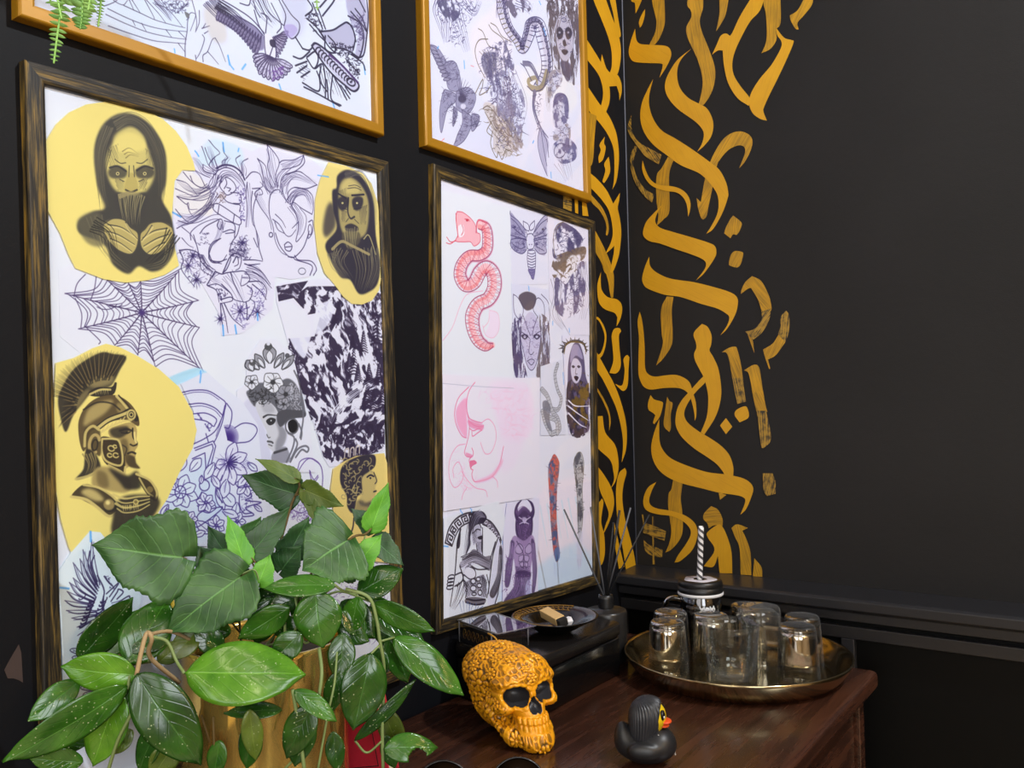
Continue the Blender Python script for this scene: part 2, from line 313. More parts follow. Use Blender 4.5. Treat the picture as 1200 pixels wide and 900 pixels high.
    c6.crag([(55, 60), (200, 35), (150, 110), (65, 130)], D6, 7, .40, -15, 2.2, .95, 9); c6.crag([(130, 110), (200, 60), (350, 60), (345, 200), (290, 300), (240, 400), (150, 420), (110, 300), (230, 290), (260, 180), (200, 190)], D6, 7, .50, 50, 1.5, .95, 12)
    c6.crag([(230, 690), (550, 690), (550, 800), (320, 880), (270, 840)], D6, 3.8, .47, 80, 1.4, .95, 15); c6.crag([(490, 90), (546, 90), (552, 420), (500, 420)], D6, 3.6, .49, 85, 2.0, .9, 17)
    c6.fill([(75, 140), (130, 140), (185, 180), (215, 260), (200, 340), (180, 390), (130, 330), (95, 240)], (.885, .885, .96), .92, 1.5); c6.fill([(250, 150), (300, 130), (310, 200), (270, 260), (235, 280), (225, 215)], (.885, .885, .96), .85, 1.5)
    for x, y, h in ((120, 320, 110), (150, 380, 80), (410, 350, 130), (455, 270, 100), (515, 190, 150), (470, 520, 110), (500, 540, 100), (540, 520, 110), (430, 420, 80), (525, 420, 90), (390, 370, 70), (265, 650, 60), (480, 420, 90), (405, 290, 60)):
        for j in range(9):
            w = 4+j*h*.02; yy = y+j*h/9
            c6.line([(x-w, yy+5), (x, yy-4), (x+w, yy+6)], 2.4, D6, .85, 1.2)
    for x, y in ((375, 820), (400, 815), (425, 805)): c6.line([(x-8, y+28), (x-4, y-8), (x+10, y-14), (x+10, y+20)], 1.6, (.9, .85, .8), .8)
    c6.hair([(330, 640), (400, 560), (500, 500)], 6, 40, (.9, .9, .97), 1.6, .8); c6.hair([(300, 560), (320, 620), (300, 690)], 4, 30, (.9, .9, .97), 1.4, .7)
    # --- woman under a crown of flowers, grey wash
    sheet('crowned', c9, [(40, 380), (110, 330), (100, 190), (200, 40), (300, 40), (400, 120), (430, 220), (470, 400), (520, 560), (540, 760), (560, 920), (130, 920), (60, 600)], (.885, .885, .955))
    c9.fill([(45, 560), (110, 440), (170, 480), (215, 600), (245, 700), (260, 860), (120, 880), (80, 700)], (.80, .80, .88), .8, 3)
    G1_, G2_, G3_ = (.24, .24, .26), (.48, .48, .52), (.76, .76, .80)
    c9.fill([(105, 400), (130, 370), (180, 330), (300, 330), (380, 300), (440, 350), (470, 440), (495, 545), (450, 560), (400, 560), (330, 620), (300, 520), (260, 460), (200, 450), (160, 485)], (.36, .36, .39), .92, 1.5)
    c9.fill([(165, 478), (215, 440), (270, 465), (310, 515), (330, 600), (370, 660), (350, 740), (295, 785), (268, 770), (246, 745), (248, 700), (238, 680), (240, 650), (215, 600)], (.80, .80, .83), 1, .6)
    c9.fill([(290, 560), (330, 600), (370, 660), (350, 740), (300, 780), (300, 720), (320, 660)], (.52, .52, .56), .8, 4); c9.fill([(205, 450), (270, 470), (290, 520), (220, 520)], (.62, .62, .66), .6, 4)
    c9.line([(218, 555), (250, 540), (310, 545)], 2.6, (.2, .2, .22), .9, 1.0); c9.fill([(235, 580), (265, 558), (298, 570), (285, 600), (255, 608)], (.16, .16, .18), .95, 1); c9.dot(268, 578, 5, (.8, .8, .82))
    c9.line([(245, 715), (270, 718), (280, 725)], 2.2, (.25, .25, .28)); c9.line([(252, 735), (275, 745)], 1.4, (.35, .35, .38)); c9.line([(240, 670), (250, 690), (262, 688)], 1.3, (.35, .35, .38))
    c9.fill([(280, 790), (350, 750), (380, 770), (390, 850), (280, 850)], (.55, .55, .6), .9, 2); c9.line([(290, 790), (370, 765)], 3, (.2, .2, .22), .8)
    for (x, y, a, l, w) in ((260, 200, -92, 120, 85), (225, 230, -125, 110, 50), (290, 230, -58, 115, 45), (190, 240, -140, 90, 50), (340, 240, -50, 120, 50), (150, 250, -120, 80, 60)):
        c9.petal(x, y, a, l, w, G1_, 1.3, (.60, .60, .64)); c9.petal(x, y, a, l*.7, w*.5, (.3, .3, .33), 1.0, (.86, .86, .9), False)
    c9.dot(250, 90, 26, (.28, .28, .3), .9, 1); c9.dot(250, 72, 12, (.85, .85, .9)); c9.dot(145, 195, 22, (.3, .3, .32), .9, 1); c9.dot(140, 185, 9, (.8, .8, .85)); c9.dot(375, 150, 16, (.3, .3, .33), .9, 1)
    for (x, y, r, n, f) in ((280, 325, 72, 5, (.88, .88, .91)), (140, 325, 50, 5, (.86, .86, .9)), (365, 405, 68, 5, (.58, .58, .62)), (350, 470, 44, 5, (.62, .62, .66))):
        c9.flower(x, y, r, r*.95, n, 20+x, (.30, .30, .33), 1.0, f); c9.dot(x, y, r*.24, (.2, .2, .22), .9, 2)
    c9.scribble([(110, 380), (300, 360), (320, 500), (270, 460), (160, 480)], 46, 40, (.15, .15, .17), 1.4); c9.scribble([(390, 320), (450, 360), (480, 520), (400, 520)], 40, 40, (.8, .8, .85), 1.0)
    c9.fill([(310, 530), (360, 505), (440, 510), (490, 510), (495, 550), (440, 560), (400, 570), (360, 590), (330, 620), (308, 580)], (.30, .30, .33), .95, 1); c9.fill([(380, 590), (420, 570), (445, 610), (430, 655), (390, 650)], (.10, .10, .12), .98, 1)
    c9.ring(405, 615, 42, 50, 2.0, col=(.35, .35, .38)); c9.lines([[(450, 600), (470, 650), (465, 700)], [(380, 660), (420, 690), (410, 760), (370, 850)], [(430, 700), (440, 740), (400, 830)], [(395, 850), (440, 770), (490, 745), (515, 760), (505, 785), (470, 770), (430, 820)], [(420, 250), (455, 330), (470, 440), (480, 560), (460, 690)], [(440, 280), (470, 400), (490, 520)]], 2.4, col=(.4, .4, .44), op=.9)
    # --- lily and blossom line drawing
    sheet('lilies', c8, [(130, 120), (250, 60), (350, 150), (420, 200), (500, 320), (520, 520), (560, 700), (560, 900), (40, 900), (20, 740), (100, 560), (200, 400), (190, 250)], (.865, .875, .965))
    c8.fill([(40, 720), (150, 520), (260, 480), (330, 560), (330, 740), (240, 880), (100, 860)], (.80, .86, .97), .75, 8)
    c8.lines([[(130, 165), (190, 152), (260, 155), (320, 190), (345, 215), (335, 260), (300, 340), (250, 380), (190, 410)], [(165, 220), (230, 215), (290, 235), (328, 270)], [(190, 265), (250, 262), (300, 290), (290, 325)], [(195, 290), (250, 300), (285, 325)], [(345, 215), (330, 300), (305, 370), (290, 400)],
              [(250, 360), (262, 400)], [(350, 215), (375, 260), (362, 330), (340, 330)], [(400, 405), (460, 395), (495, 350), (480, 318), (430, 310), (388, 332)]], 1.35, col=PUR, op=.92)
    c8.lines([[(195, 430), (285, 395), (297, 420), (262, 560)], [(185, 480), (245, 452), (250, 520), (243, 570)], [(200, 440), (280, 410), (285, 430), (250, 540)]], 1.4, col=PUR, sm=False)
    for i in range(12): c8.dot(210+(i*37) % 70, 262+(i*53) % 100, 3+(i % 3), PUR, .8)
    c8.ring(268, 322, 9, 12, 1.0, col=PUR)
    for i in range(26):
        a = -1.9+.1*i; c8.line([(355, 390), (355+52*math.cos(a), 375+58*math.sin(a))], 1.1, (.25, .17, .48), .9, .5)
    for a, l in ((-70, 105), (-25, 100), (30, 105), (75, 110), (130, 120), (165, 60), (110, 130)): c8.petal(355, 500, a, l, 52, PUR, 1.2, (.86, .86, .96))
    for i in range(9): c8.line([(355, 500), (355+45*math.cos(i*.35-1), 495+40*math.sin(i*.35-1))], 1.6, (.2, .14, .4), .9)
    for i in range(8): c8.petal(128, 640, 20+45*i, 88-(i % 3)*8, 52, PUR, 1.2, (.84, .88, .98))
    c8.ring(128, 640, 26, 30, 1.4, col=PUR); c8.ring(243, 608, 24, 26, 1.5, col=PUR)
    for x, y, a, l, w in ((175, 540, -50, 80, 45), (210, 700, 10, 90, 60), (300, 620, 70, 110, 40), (70, 700, 120, 70, 30), (205, 780, 40, 90, 50), (330, 640, 50, 90, 55), (400, 690, 100, 80, 40), (450, 500, 40, 60, 30), (290, 500, 120, 90, 40), (430, 560, 60, 70, 30), (60, 720, 60, 60, 28), (190, 850, -20, 60, 30)):
        c8.petal(x, y, a, l, w, PUR, 1.3, (.86, .88, .975))
    c8.lines([[(195, 805), (220, 740), (300, 715), (330, 715), (280, 760), (215, 805), (195, 805)], [(450, 620), (470, 660), (440, 680), (515, 690), (440, 715), (480, 750), (400, 760)], [(140, 735), (135, 800), (170, 860), (210, 890)], [(230, 640), (210, 690), (250, 730)], [(330, 560), (300, 640), (330, 690)], [(415, 620), (410, 690), (430, 740), (470, 740)]], 1.5, col=PUR)
    for x, y, l, n, ro in ((250, 690, 50, 6, 10), (75, 600, 44, 5, 40), (170, 770, 46, 6, 0), (440, 610, 52, 6, 15), (300, 800, 48, 6, 30), (400, 780, 46, 5, 5), (60, 800, 44, 6, 20)): c8.flower(x, y, l, l*.62, n, ro, PUR, 1.2, (.865, .875, .975))
    for x, y, an, l, w in ((280, 560, 60, 70, 34), (330, 730, 20, 80, 40), (350, 580, 100, 90, 46), (450, 560, 130, 70, 34), (120, 540, -60, 70, 34), (90, 560, -100, 60, 30), (230, 560, 95, 40, 20), (480, 700, 40, 50, 22)):
        c8.petal(x, y, an, l, w, PUR, 1.2, (.86, .87, .97)); c8.hatch([(x, y), (x+l*.8*math.cos(math.radians(an)), y+l*.8*math.sin(math.radians(an))), (x+l*.4*math.cos(math.radians(an))-w*.3, y+l*.4*math.sin(math.radians(an))+w*.2)], an, 5, PUR, .6, .6)
    for a_ in range(0, 360, 12): c8.line([(355+14*math.cos(a_/57.3), 500+14*math.sin(a_/57.3)), (355+(30+9*(a_ % 5))*math.cos(a_/57.3), 500+(30+9*(a_ % 5))*math.sin(a_/57.3))], .7, PUR, .7, .3)
    c8.lines([[(138, 175), (195, 162), (262, 166), (314, 198)], [(170, 232), (235, 228), (290, 248), (320, 280)], [(340, 225), (322, 300), (298, 372)]], .8, col=PUR)
    c8.scribble([(140, 740), (190, 760), (200, 860), (150, 830)], 40, 12, PUR, 1.0); c8.scribble([(420, 640), (470, 640), (470, 740), (420, 740)], 18, 30, PUR, .9); c8.hatch([(440, 470), (470, 500), (450, 540), (420, 520)], 30, 8, PUR, .7)
    c8.lines([[(690, 530), (705, 490), (750, 478), (800, 510), (812, 560), (810, 640)], [(750, 540), (770, 580), (790, 560)], [(700, 560), (690, 640), (720, 700)]], 1.3, col=(.42, .33, .6))
    c8.scribble([(650, 700), (760, 690), (770, 780), (660, 780)], 40, 30, (.38, .28, .55), .9)
    c8.fill([(70, 95), (200, 45), (255, 65), (225, 75), (100, 130)], (.62, .84, .97), .75, 2); c8.line([(228, 60), (222, 115)], 2.0, BLU, .8)
    c10.lines([[(100, 330), (125, 210), (200, 112), (280, 140), (312, 220), (310, 330)], [(210, 200), (240, 300), (280, 250)], [(270, 500), (330, 470), (370, 580)], [(60, 480), (140, 520), (200, 500)], [(150, 330), (200, 400), (260, 500)]], 1.3, col=(.42, .32, .6))
    c10.scribble([(60, 480), (200, 480), (360, 500), (370, 590), (200, 600), (60, 560)], 50, 50, (.42, .30, .58), .8)
    # right foot of the frame: more line work behind the leaves
    c10.scribble([(380, 760), (600, 830), (800, 760), (800, 1500), (300, 1500)], 190, 60, (.36, .26, .5), .9, .7)
    # --- yellow stencil sheets, airbrushed
    sheet('hooded', c1, [(15, 215), (60, 140), (120, 85), (200, 48), (290, 36), (380, 45), (470, 75), (550, 115), (610, 170), (660, 240), (690, 310), (700, 352), (640, 350), (605, 400), (592, 560), (600, 680), (625, 788), (560, 830), (480, 855), (380, 866), (280, 850), (150, 800), (120, 740), (80, 640), (25, 540)], YEL)
    K = (.19, .185, .20)
    c1.fill([(235, 260), (270, 150), (340, 95), (420, 95), (500, 150), (560, 260), (565, 400), (545, 480), (590, 570), (608, 700), (560, 790), (500, 815), (440, 790), (390, 825), (320, 780), (280, 690), (170, 640), (165, 580), (230, 540), (285, 520), (250, 420)], K, .92, 3.5)
    c1.fill([(160, 580), (260, 545), (280, 690), (200, 680)], (.38, .36, .28), .7, 5)
    c1.fill([(290, 290), (340, 200), (400, 175), (460, 210), (500, 300), (510, 380), (470, 450), (400, 475), (330, 440), (295, 370)], (.83, .765, .45), .95, 4)
    c1.fill([(330, 190), (400, 150), (460, 190), (470, 250), (400, 270), (330, 255)], (.90, .83, .48), .85, 4)
    for s_ in (-1, 1):
        x = 405+s_*62
        c1.fill([(x-42, 350), (x, 330), (x+42, 352), (x+30, 385), (x-30, 385)], K, .75, 3); c1.line([(x-36, 345+s_*6), (x, 332), (x+38, 348-s_*6)], 2.4, K, .9); c1.dot(x, 366, 8, (.85, .78, .5)); c1.dot(x, 366, 4, K)
        c1.hair([(405+s_*115, 250), (405+s_*140, 380), (405+s_*130, 540)], 6, 50, (.28, .26, .22), 1.2, .8)
    c1.fill([(392, 370), (420, 370), (438, 440), (405, 455), (372, 440)], (.70, .63, .36), .8, 2); c1.line([(380, 440), (405, 450), (432, 440)], 2.0, K); c1.hair([(370, 280), (400, 265), (440, 280)], 3, 30, (.35, .3, .2), 1.0, .7)
    c1.fill([(335, 455), (405, 462), (475, 455), (470, 540), (405, 600), (345, 545)], (.24, .23, .22), .92, 3); c1.hair([(405, 465), (400, 530), (405, 600)], 13, 120, (.72, .66, .44), 1.1, .75)
    for hd, fl in (([(275, 600), (320, 572), (372, 578), (402, 612), (436, 640), (432, 700), (405, 735), (355, 722), (315, 690), (285, 650)], [[(300, 600), (360, 612), (418, 650)], [(296, 630), (350, 648), (420, 690)], [(310, 664), (355, 684), (408, 722)], [(380, 590), (398, 626), (432, 664)]]),
                   ([(592, 612), (548, 588), (495, 592), (468, 620), (446, 645), (452, 705), (490, 738), (540, 726), (580, 690), (600, 650)], [[(570, 616), (510, 628), (458, 660)], [(574, 645), (520, 664), (462, 698)], [(560, 680), (520, 700), (480, 728)], [(500, 604), (480, 636), (452, 672)]])):
        c1.fill(hd, (.74, .67, .41), .95, 2.0)
        for l in fl: c1.line(l, 1.6, K, .85, .8); c1.line([(x+2, y+7) for x, y in l], 2.6, (.90, .83, .54), .6, 1.2, soft=1)
        c1.line(hd+hd[:1], 1.4, K, .7)
    c1.hair([(280, 640), (300, 730), (400, 810)], 4, 40, (.62, .57, .38), 1.0, .7); c1.hair([(590, 690), (560, 770), (470, 800)], 4, 40, (.62, .57, .38), 1.0, .7); c1.hair([(235, 560), (270, 680), (330, 770)], 5, 60, (.45, .42, .32), 1.2, .6)
    c1.hatch([(300, 250), (345, 230), (350, 330), (310, 360)], 70, 6, K, .7, .5); c1.hatch([(470, 250), (505, 280), (508, 370), (478, 400)], 100, 6, K, .7, .6); c1.hatch([(330, 390), (372, 400), (372, 445), (345, 445)], 60, 6, K, .8, .6); c1.hatch([(440, 400), (480, 390), (470, 445), (440, 445)], 115, 6, K, .8, .6)
    c1.hair([(330, 140), (400, 110), (480, 160), (540, 300), (545, 470)], 9, 60, (.46, .43, .33), 1.0, .7); c1.hair([(300, 150), (262, 270), (268, 420), (290, 520)], 8, 44, (.46, .43, .33), 1.0, .7); c1.lines([[(330, 300), (355, 318), (380, 316)], [(430, 316), (455, 318), (480, 300)], [(352, 392), (372, 402)], [(440, 402), (462, 392)], [(396, 330), (394, 380)], [(416, 330), (420, 380)]], 1.3, col=K, op=.7); c1.hair([(350, 470), (405, 455), (460, 470)], 7, 20, (.6, .55, .38), 1.2, .8)
    c1.hair([(230, 600), (300, 640), (330, 740)], 7, 70, (.10, .10, .11), 1.4, .8); c1.hair([(600, 640), (560, 700), (480, 780)], 7, 70, (.10, .10, .11), 1.4, .8)
    sheet('cloaked', c4, [(325, 50), (275, 150), (245, 270), (240, 420), (258, 580), (300, 700), (360, 770), (410, 840), (460, 880), (520, 885), (580, 860), (620, 800), (636, 700), (632, 500), (612, 290), (575, 175), (520, 112), (420, 70)], (.90, .82, .50))
    N = (.15, .14, .22)
    c4.fill([(370, 200), (375, 130), (430, 95), (500, 120), (560, 200), (590, 300), (600, 480), (625, 640), (610, 760), (560, 810), (500, 820), (450, 740), (390, 720), (330, 610), (305, 530), (370, 440), (350, 330), (345, 220)], N, .93, 2.5)
    c4.fill([(290, 440), (310, 320), (345, 290), (365, 420), (310, 490)], N, .75, 5)
    c4.fill([(385, 200), (430, 140), (490, 160), (545, 240), (560, 340), (540, 470), (470, 500), (415, 480), (385, 380)], (.68, .62, .40), .95, 3); c4.fill([(400, 190), (440, 150), (490, 180), (500, 230), (420, 230)], (.80, .73, .46), .8, 3)
    for x in (405, 490): c4.fill([(x-28, 270), (x, 250), (x+34, 262), (x+30, 310), (x, 335), (x-24, 315)], N, .85, 2); c4.dot(x, 290, 6, (.8, .75, .5))
    c4.line([(440, 260), (436, 340), (452, 380), (475, 370)], 2.4, N, .8); c4.fill([(420, 425), (455, 410), (495, 430), (490, 455), (430, 455)], N, .85, 1.5); c4.fill([(410, 460), (500, 460), (505, 520), (455, 560), (410, 520)], (.36, .33, .28), .85, 2)
    c4.hair([(450, 440), (452, 510), (455, 560)], 8, 80, (.75, .7, .5), 1.0, .7); c4.line([(460, 245), (530, 240)], 2.4, N); c4.line([(380, 235), (425, 262)], 2.2, N)
    c4.hair([(400, 560), (380, 640), (440, 740)], 6, 90, (.62, .57, .42), 1.1, .7); c4.hair([(520, 560), (540, 680), (510, 800)], 8, 120, (.62, .57, .42), 1.1, .7); c4.line([(345, 560), (400, 515), (460, 540), (560, 590)], 3.4, (.66, .6, .42), .9, soft=.5)
    c4.line([(530, 500), (560, 480), (600, 590)], 1.6, (.7, .65, .45))
    c4.hatch([(385, 220), (430, 200), (425, 250), (390, 260)], 80, 5, N, .6, .5); c4.hatch([(500, 320), (550, 300), (540, 420), (505, 430)], 100, 5, N, .7, .6); c4.hatch([(400, 330), (430, 340), (420, 410), (400, 400)], 70, 5, N, .7, .6); c4.lines([[(405, 320), (430, 328)], [(470, 326), (515, 318)], [(425, 400), (440, 380)], [(475, 385), (500, 410)], [(440, 190), (480, 185), (510, 200)], [(435, 205), (480, 200), (515, 215)]], 1.0, col=N, op=.7)
    c4.hair([(345, 580), (370, 660), (430, 720)], 9, 70, (.5, .47, .38), 1.0, .8); c4.hair([(590, 560), (600, 680), (560, 790)], 8, 60, (.5, .47, .38), 1.0, .8); c4.hair([(420, 130), (520, 120), (585, 260), (600, 420)], 6, 40, (.40, .38, .36), 1.0, .7)
    sheet('warrior', c7, [(18, 95), (100, 72), (180, 30), (240, 10), (300, 25), (380, 65), (470, 120), (560, 200), (620, 310), (638, 390), (620, 470), (560, 580), (510, 690), (470, 750), (450, 900), (380, 960), (240, 990), (120, 1000), (75, 900), (40, 780), (18, 650), (8, 400)], YEL)
    art_warrior(c7)
    sheet('curly', c10, [(385, 190), (470, 130), (560, 90), (770, 70), (800, 180), (815, 640), (800, 700), (820, 900), (480, 860), (470, 720), (400, 600), (365, 340)], (.90, .80, .48))
    c10.fill([(440, 200), (480, 140), (560, 100), (640, 80), (700, 90), (700, 165), (650, 215), (605, 260), (605, 360), (565, 400), (550, 480), (525, 520), (490, 470), (485, 390), (440, 300)], N, .92, 1.5)
    c10.fill([(600, 260), (650, 215), (690, 210), (718, 275), (700, 330), (708, 360), (690, 420), (640, 440), (585, 420), (605, 360)], (.76, .68, .44), .95, 2); c10.fill([(560, 430), (620, 450), (670, 440), (680, 540), (560, 560)], (.58, .52, .36), .9, 3)
    for i in range(46):
        x, y = 455+(i*61) % 225, 110+(i*97) % 330
        if x < 600 or y < 190: c10.ring(x, y, 12+(i % 4)*4, 9+(i % 3)*5, 1.3, i*.7, 0, 230, col=(.66, .60, .42), op=.85)
    c10.line([(640, 250), (665, 235), (690, 245)], 2.2, N); c10.dot(665, 258, 8, N, .9, .5); c10.line([(690, 215), (712, 275), (700, 300)], 1.4, N); c10.line([(690, 360), (708, 355)], 2.0, N); c10.line([(545, 310), (530, 350), (555, 370), (570, 330)], 2.0, (.7, .63, .43))
    c10.fill([(580, 420), (640, 440), (690, 420), (660, 470), (590, 460)], N, .5, 3); c10.lines([[(540, 560), (530, 640), (490, 710)], [(740, 560), (770, 590), (750, 640)]], 2.4, col=N, op=.8)
    # --- pair of wings on a pale sheet
    sheet('wings', c11, [(40, 340), (130, 205), (250, 68), (320, 75), (365, 130), (470, 330), (590, 490), (560, 700), (430, 900), (360, 1300), (70, 1300), (70, 900)], (.87, .915, .98))
    W_ = (.19, .15, .30)
    tips = [(262, 125), (205, 190), (185, 250), (140, 275), (140, 375), (115, 405), (100, 465), (85, 525), (95, 590), (130, 640), (165, 700), (170, 755)]
    for i, t in enumerate(tips):
        r = (300-10*i*.6, 430+22*i*.9) if i < 8 else (290+6*(i-8), 600+22*(i-8))
        m = ((t[0]+r[0])/2-26, (t[1]+r[1])/2+16)
        c11.line([r, m, t], 1.9, W_, .9, .7); c11.line([(r[0]+16, r[1]-8), (m[0]+30, m[1]-22), t], 1.3, W_, .9, .6); c11.line([(r[0]+6, r[1]), (m[0]+14, m[1]), (t[0]+14, t[1]+14)], .8, W_, .6)
    for i in range(34): 
        x, y = 200+(i*47) % 150, 500+(i*71) % 190
        c11.ring(x, y, 26, 12, 1.3, -.7, 10, 200, col=W_)
    c11.lines([[(300, 360), (345, 460), (330, 560), (370, 650)], [(280, 230), (262, 290), (300, 400)], [(250, 200), (240, 300), (290, 420)], [(345, 365), (370, 400), (400, 430)], [(360, 480), (440, 410), (380, 500)], [(390, 530), (430, 470), (440, 450), (470, 470), (430, 515)], [(400, 570), (450, 530), (510, 495), (500, 540), (440, 570)], [(400, 570), (440, 590), (420, 600)], [(340, 500), (345, 590), (400, 640)]], 1.6, col=W_, op=.9)
    c11.hair([(400, 560), (450, 540), (505, 510)], 4, 30, W_, 1.0); c11.scribble([(345, 360), (370, 360), (410, 440), (385, 445)], 14, 22, W_, 1.0)
    c11.line([(255, 72), (257, 135)], 2.6, BLU, .85); c11.line([(55, 440), (112, 446)], 2.2, BLU, .8); c11.line([(455, 360), (448, 400)], 2.2, BLU, .8)
    for i in range(9): c11.feather((330+(i % 3)*20, 900+i*40), (120+i*14, 850+i*50), 40, W_, 1.0)
    for p in ([(1230, 350), (1150, 335)],): c2.line(p, 1.5, BLU)
    return cv
def art_warrior(c):
    K, M, Hh = (.17, .155, .15), (.50, .43, .26), (.84, .76, .46)
    crest = [(42, 210), (90, 130), (150, 82), (220, 48), (270, 55), (328, 68), (300, 125), (272, 180), (250, 200), (180, 222), (135, 272), (95, 325), (62, 398), (38, 330), (28, 260)]
    c.fill(crest, K, .9, 2); c.fill([(160, 190), (200, 150), (260, 140), (270, 180), (200, 205)], (.66, .59, .38), .7, 5); c.fill([(100, 270), (140, 220), (170, 215), (120, 290)], (.6, .53, .34), .6, 4)
    for i in range(90):
        t = i/89; a = math.radians(196-t*140); r0 = 60+30*(i % 3)/3
        o = np.array([215-40*(1-t), 290-60*t]); q = o+np.array([math.cos(a)*1.0, -math.sin(a)])*(195+14*((i*7) % 5)/5) if t > .2 else np.array([28+t*120+(i % 4)*3, 380-t*700])
        b = o+np.array([math.cos(a), -math.sin(a)])*r0*1.2
        c.line([b, (b+q)/2, q], 1.6, (.14, .13, .13) if i % 4 else (.55, .46, .28), .75, .3)
    c.fill([(160, 228), (200, 202), (262, 200), (278, 180), (286, 188), (268, 235), (190, 242)], K, .95, .8); c.line([(168, 232), (215, 212), (258, 212)], 2.4, Hh, .9); c.hatch([(190, 238), (195, 215), (250, 208), (255, 232)], 80, 9, Hh, 1.0)
    c.fill([(118, 400), (120, 345), (148, 288), (205, 246), (280, 236), (340, 268), (378, 322), (382, 372), (330, 345), (270, 350), (212, 380), (170, 400), (145, 480), (128, 460)], (.36, .30, .20), .98, 1.2)
    c.fill([(140, 370), (160, 300), (215, 265), (270, 260), (240, 310), (180, 350)], (.72, .64, .40), .85, 5); c.fill([(290, 270), (330, 290), (340, 320), (290, 310)], (.62, .54, .33), .8, 3)
    c.line([(140, 300), (200, 268), (262, 272), (300, 300)], 2.0, K, .8); c.line([(285, 240), (325, 285), (350, 320)], 3.0, Hh, .9); c.line([(294, 236), (336, 280), (360, 318)], 1.4, K, .9)
    c.fill([(250, 390), (300, 366), (352, 356), (374, 385), (372, 440), (380, 456), (366, 482), (370, 500), (362, 525), (385, 556), (345, 548), (315, 555), (300, 440), (262, 425)], (.70, .61, .37), 1, .8)
    c.fill([(260, 385), (330, 372), (335, 400), (300, 425), (265, 415)], K, .8, 3); c.fill([(322, 500), (362, 505), (372, 535), (388, 558), (340, 548)], (.26, .22, .16), .9, 2); c.fill([(300, 440), (330, 430), (340, 490), (318, 540)], (.40, .34, .22), .8, 4)
    c.line([(300, 392), (330, 385), (352, 392)], 2.6, K); c.line([(306, 400), (330, 404), (345, 398)], 1.6, K); c.dot(330, 399, 4, K); c.line([(356, 382), (358, 420), (376, 448), (360, 458), (346, 452)], 2.0, K, .9); c.line([(335, 492), (352, 486), (368, 492)], 2.4, K); c.line([(312, 455), (330, 470), (322, 500)], 1.6, K, .7); c.line([(364, 400), (366, 430), (372, 444)], 2.2, (.95, .87, .55), .9)
    c.line([(205, 378), (250, 345), (310, 322), (345, 306), (372, 340)], 6.4, K, .95); c.line([(205, 378), (250, 345), (310, 322), (345, 308)], 3.6, Hh, .95); c.line([(214, 402), (262, 372), (320, 350), (350, 346)], 2.2, Hh, .8)
    c.dot(350, 322, 22, K, .9, .5); c.ring(350, 322, 17, 20, 2.2, col=Hh); c.ring(350, 322, 8, 9, 1.4, col=Hh)
    for i in range(6): c.line([(222+i*18, 392-i*9), (232+i*18, 376-i*9)], 1.6, Hh, .8)
    c.fill([(218, 420), (270, 425), (300, 438), (318, 500), (325, 575), (312, 586), (285, 572), (232, 530), (216, 475)], (.23, .19, .15), .97, .8)
    c.line([(222, 428), (272, 428), (298, 442), (312, 510), (300, 545), (240, 525), (220, 480), (222, 428)], 2.4, Hh, .92); c.line([(250, 545), (300, 570), (318, 582), (324, 552)], 3.0, Hh, .9)
    for x, y, r in ((262, 470, 14), (282, 500, 12), (255, 500, 10), (278, 462, 8)): c.ring(x, y, r, r*.8, 1.6, .4, 0, 300, col=Hh)
    c.fill([(142, 395), (165, 372), (205, 378), (215, 420), (215, 500), (185, 490), (150, 480)], (.30, .25, .17), .9, 1.5); c.line([(145, 460), (150, 400), (180, 372), (208, 388)], 3.2, Hh, .85); c.ring(188, 450, 22, 40, 3.6, .15, 60, 330, col=(.75, .66, .41)); c.ring(190, 455, 12, 24, 1.8, .15, col=K)
    c.fill([(150, 478), (190, 490), (216, 560), (165, 592), (104, 606), (140, 560)], K, .93, 1.5); c.hair([(165, 490), (180, 540), (160, 590)], 5, 50, (.6, .53, .33), 1.8, .8); c.line([(104, 604), (160, 590), (216, 560)], 2.6, Hh, .8)
    c.fill([(190, 560), (250, 552), (330, 590), (352, 640), (318, 665), (230, 650), (178, 632)], (.66, .58, .36), .97, 2.5); c.fill([(250, 555), (330, 590), (375, 570), (392, 640), (330, 650), (300, 620)], K, .92, 4); c.fill([(200, 570), (240, 580), (250, 640), (205, 630)], (.40, .34, .22), .7, 5)
    c.fill([(86, 680), (140, 628), (200, 640), (262, 672), (302, 715), (292, 748), (250, 772), (190, 726), (130, 694)], (.27, .23, .17), .97, 1); c.fill([(130, 664), (160, 645), (200, 660), (230, 695), (190, 700)], (.80, .72, .45), .9, 5)
    c.line([(86, 682), (150, 694), (200, 728), (252, 768), (292, 745)], 3.4, Hh, .95); c.line([(140, 630), (205, 642), (262, 676), (300, 716)], 2.6, Hh, .9); c.dot(255, 720, 30, K, .95, .5); c.dot(252, 716, 25, (.62, .54, .34), .95, 2); c.dot(247, 708, 10, (.92, .85, .55), .9, 2)
    c.fill([(368, 580), (430, 606), (466, 655), (462, 700), (430, 684), (398, 640)], (.25, .21, .16), .97, 1); c.line([(372, 582), (432, 610), (462, 660), (458, 690)], 2.8, Hh, .9); c.line([(385, 600), (420, 660), (445, 680)], 2.0, Hh, .8); c.dot(432, 650, 14, M, .9, 1)
    c.fill([(268, 780), (300, 690), (400, 672), (470, 690), (462, 745), (380, 840), (272, 850)], K, .9, 4)
    for k, o in enumerate((0, 20, 40, 62)): c.line([(270+k*6, 672+o), (320, 690+o), (380, 682+o), (430, 680+o*.6)], 3.0 if k % 2 == 0 else 1.6, Hh, .85, 1.4)
    c.hatch([(310, 722), (380, 716), (384, 740), (312, 748)], 84, 9, Hh, 1.4, .8); c.dot(370, 705, 12, M, .95, .5); c.ring(370, 705, 10, 10, 1.4, col=Hh)
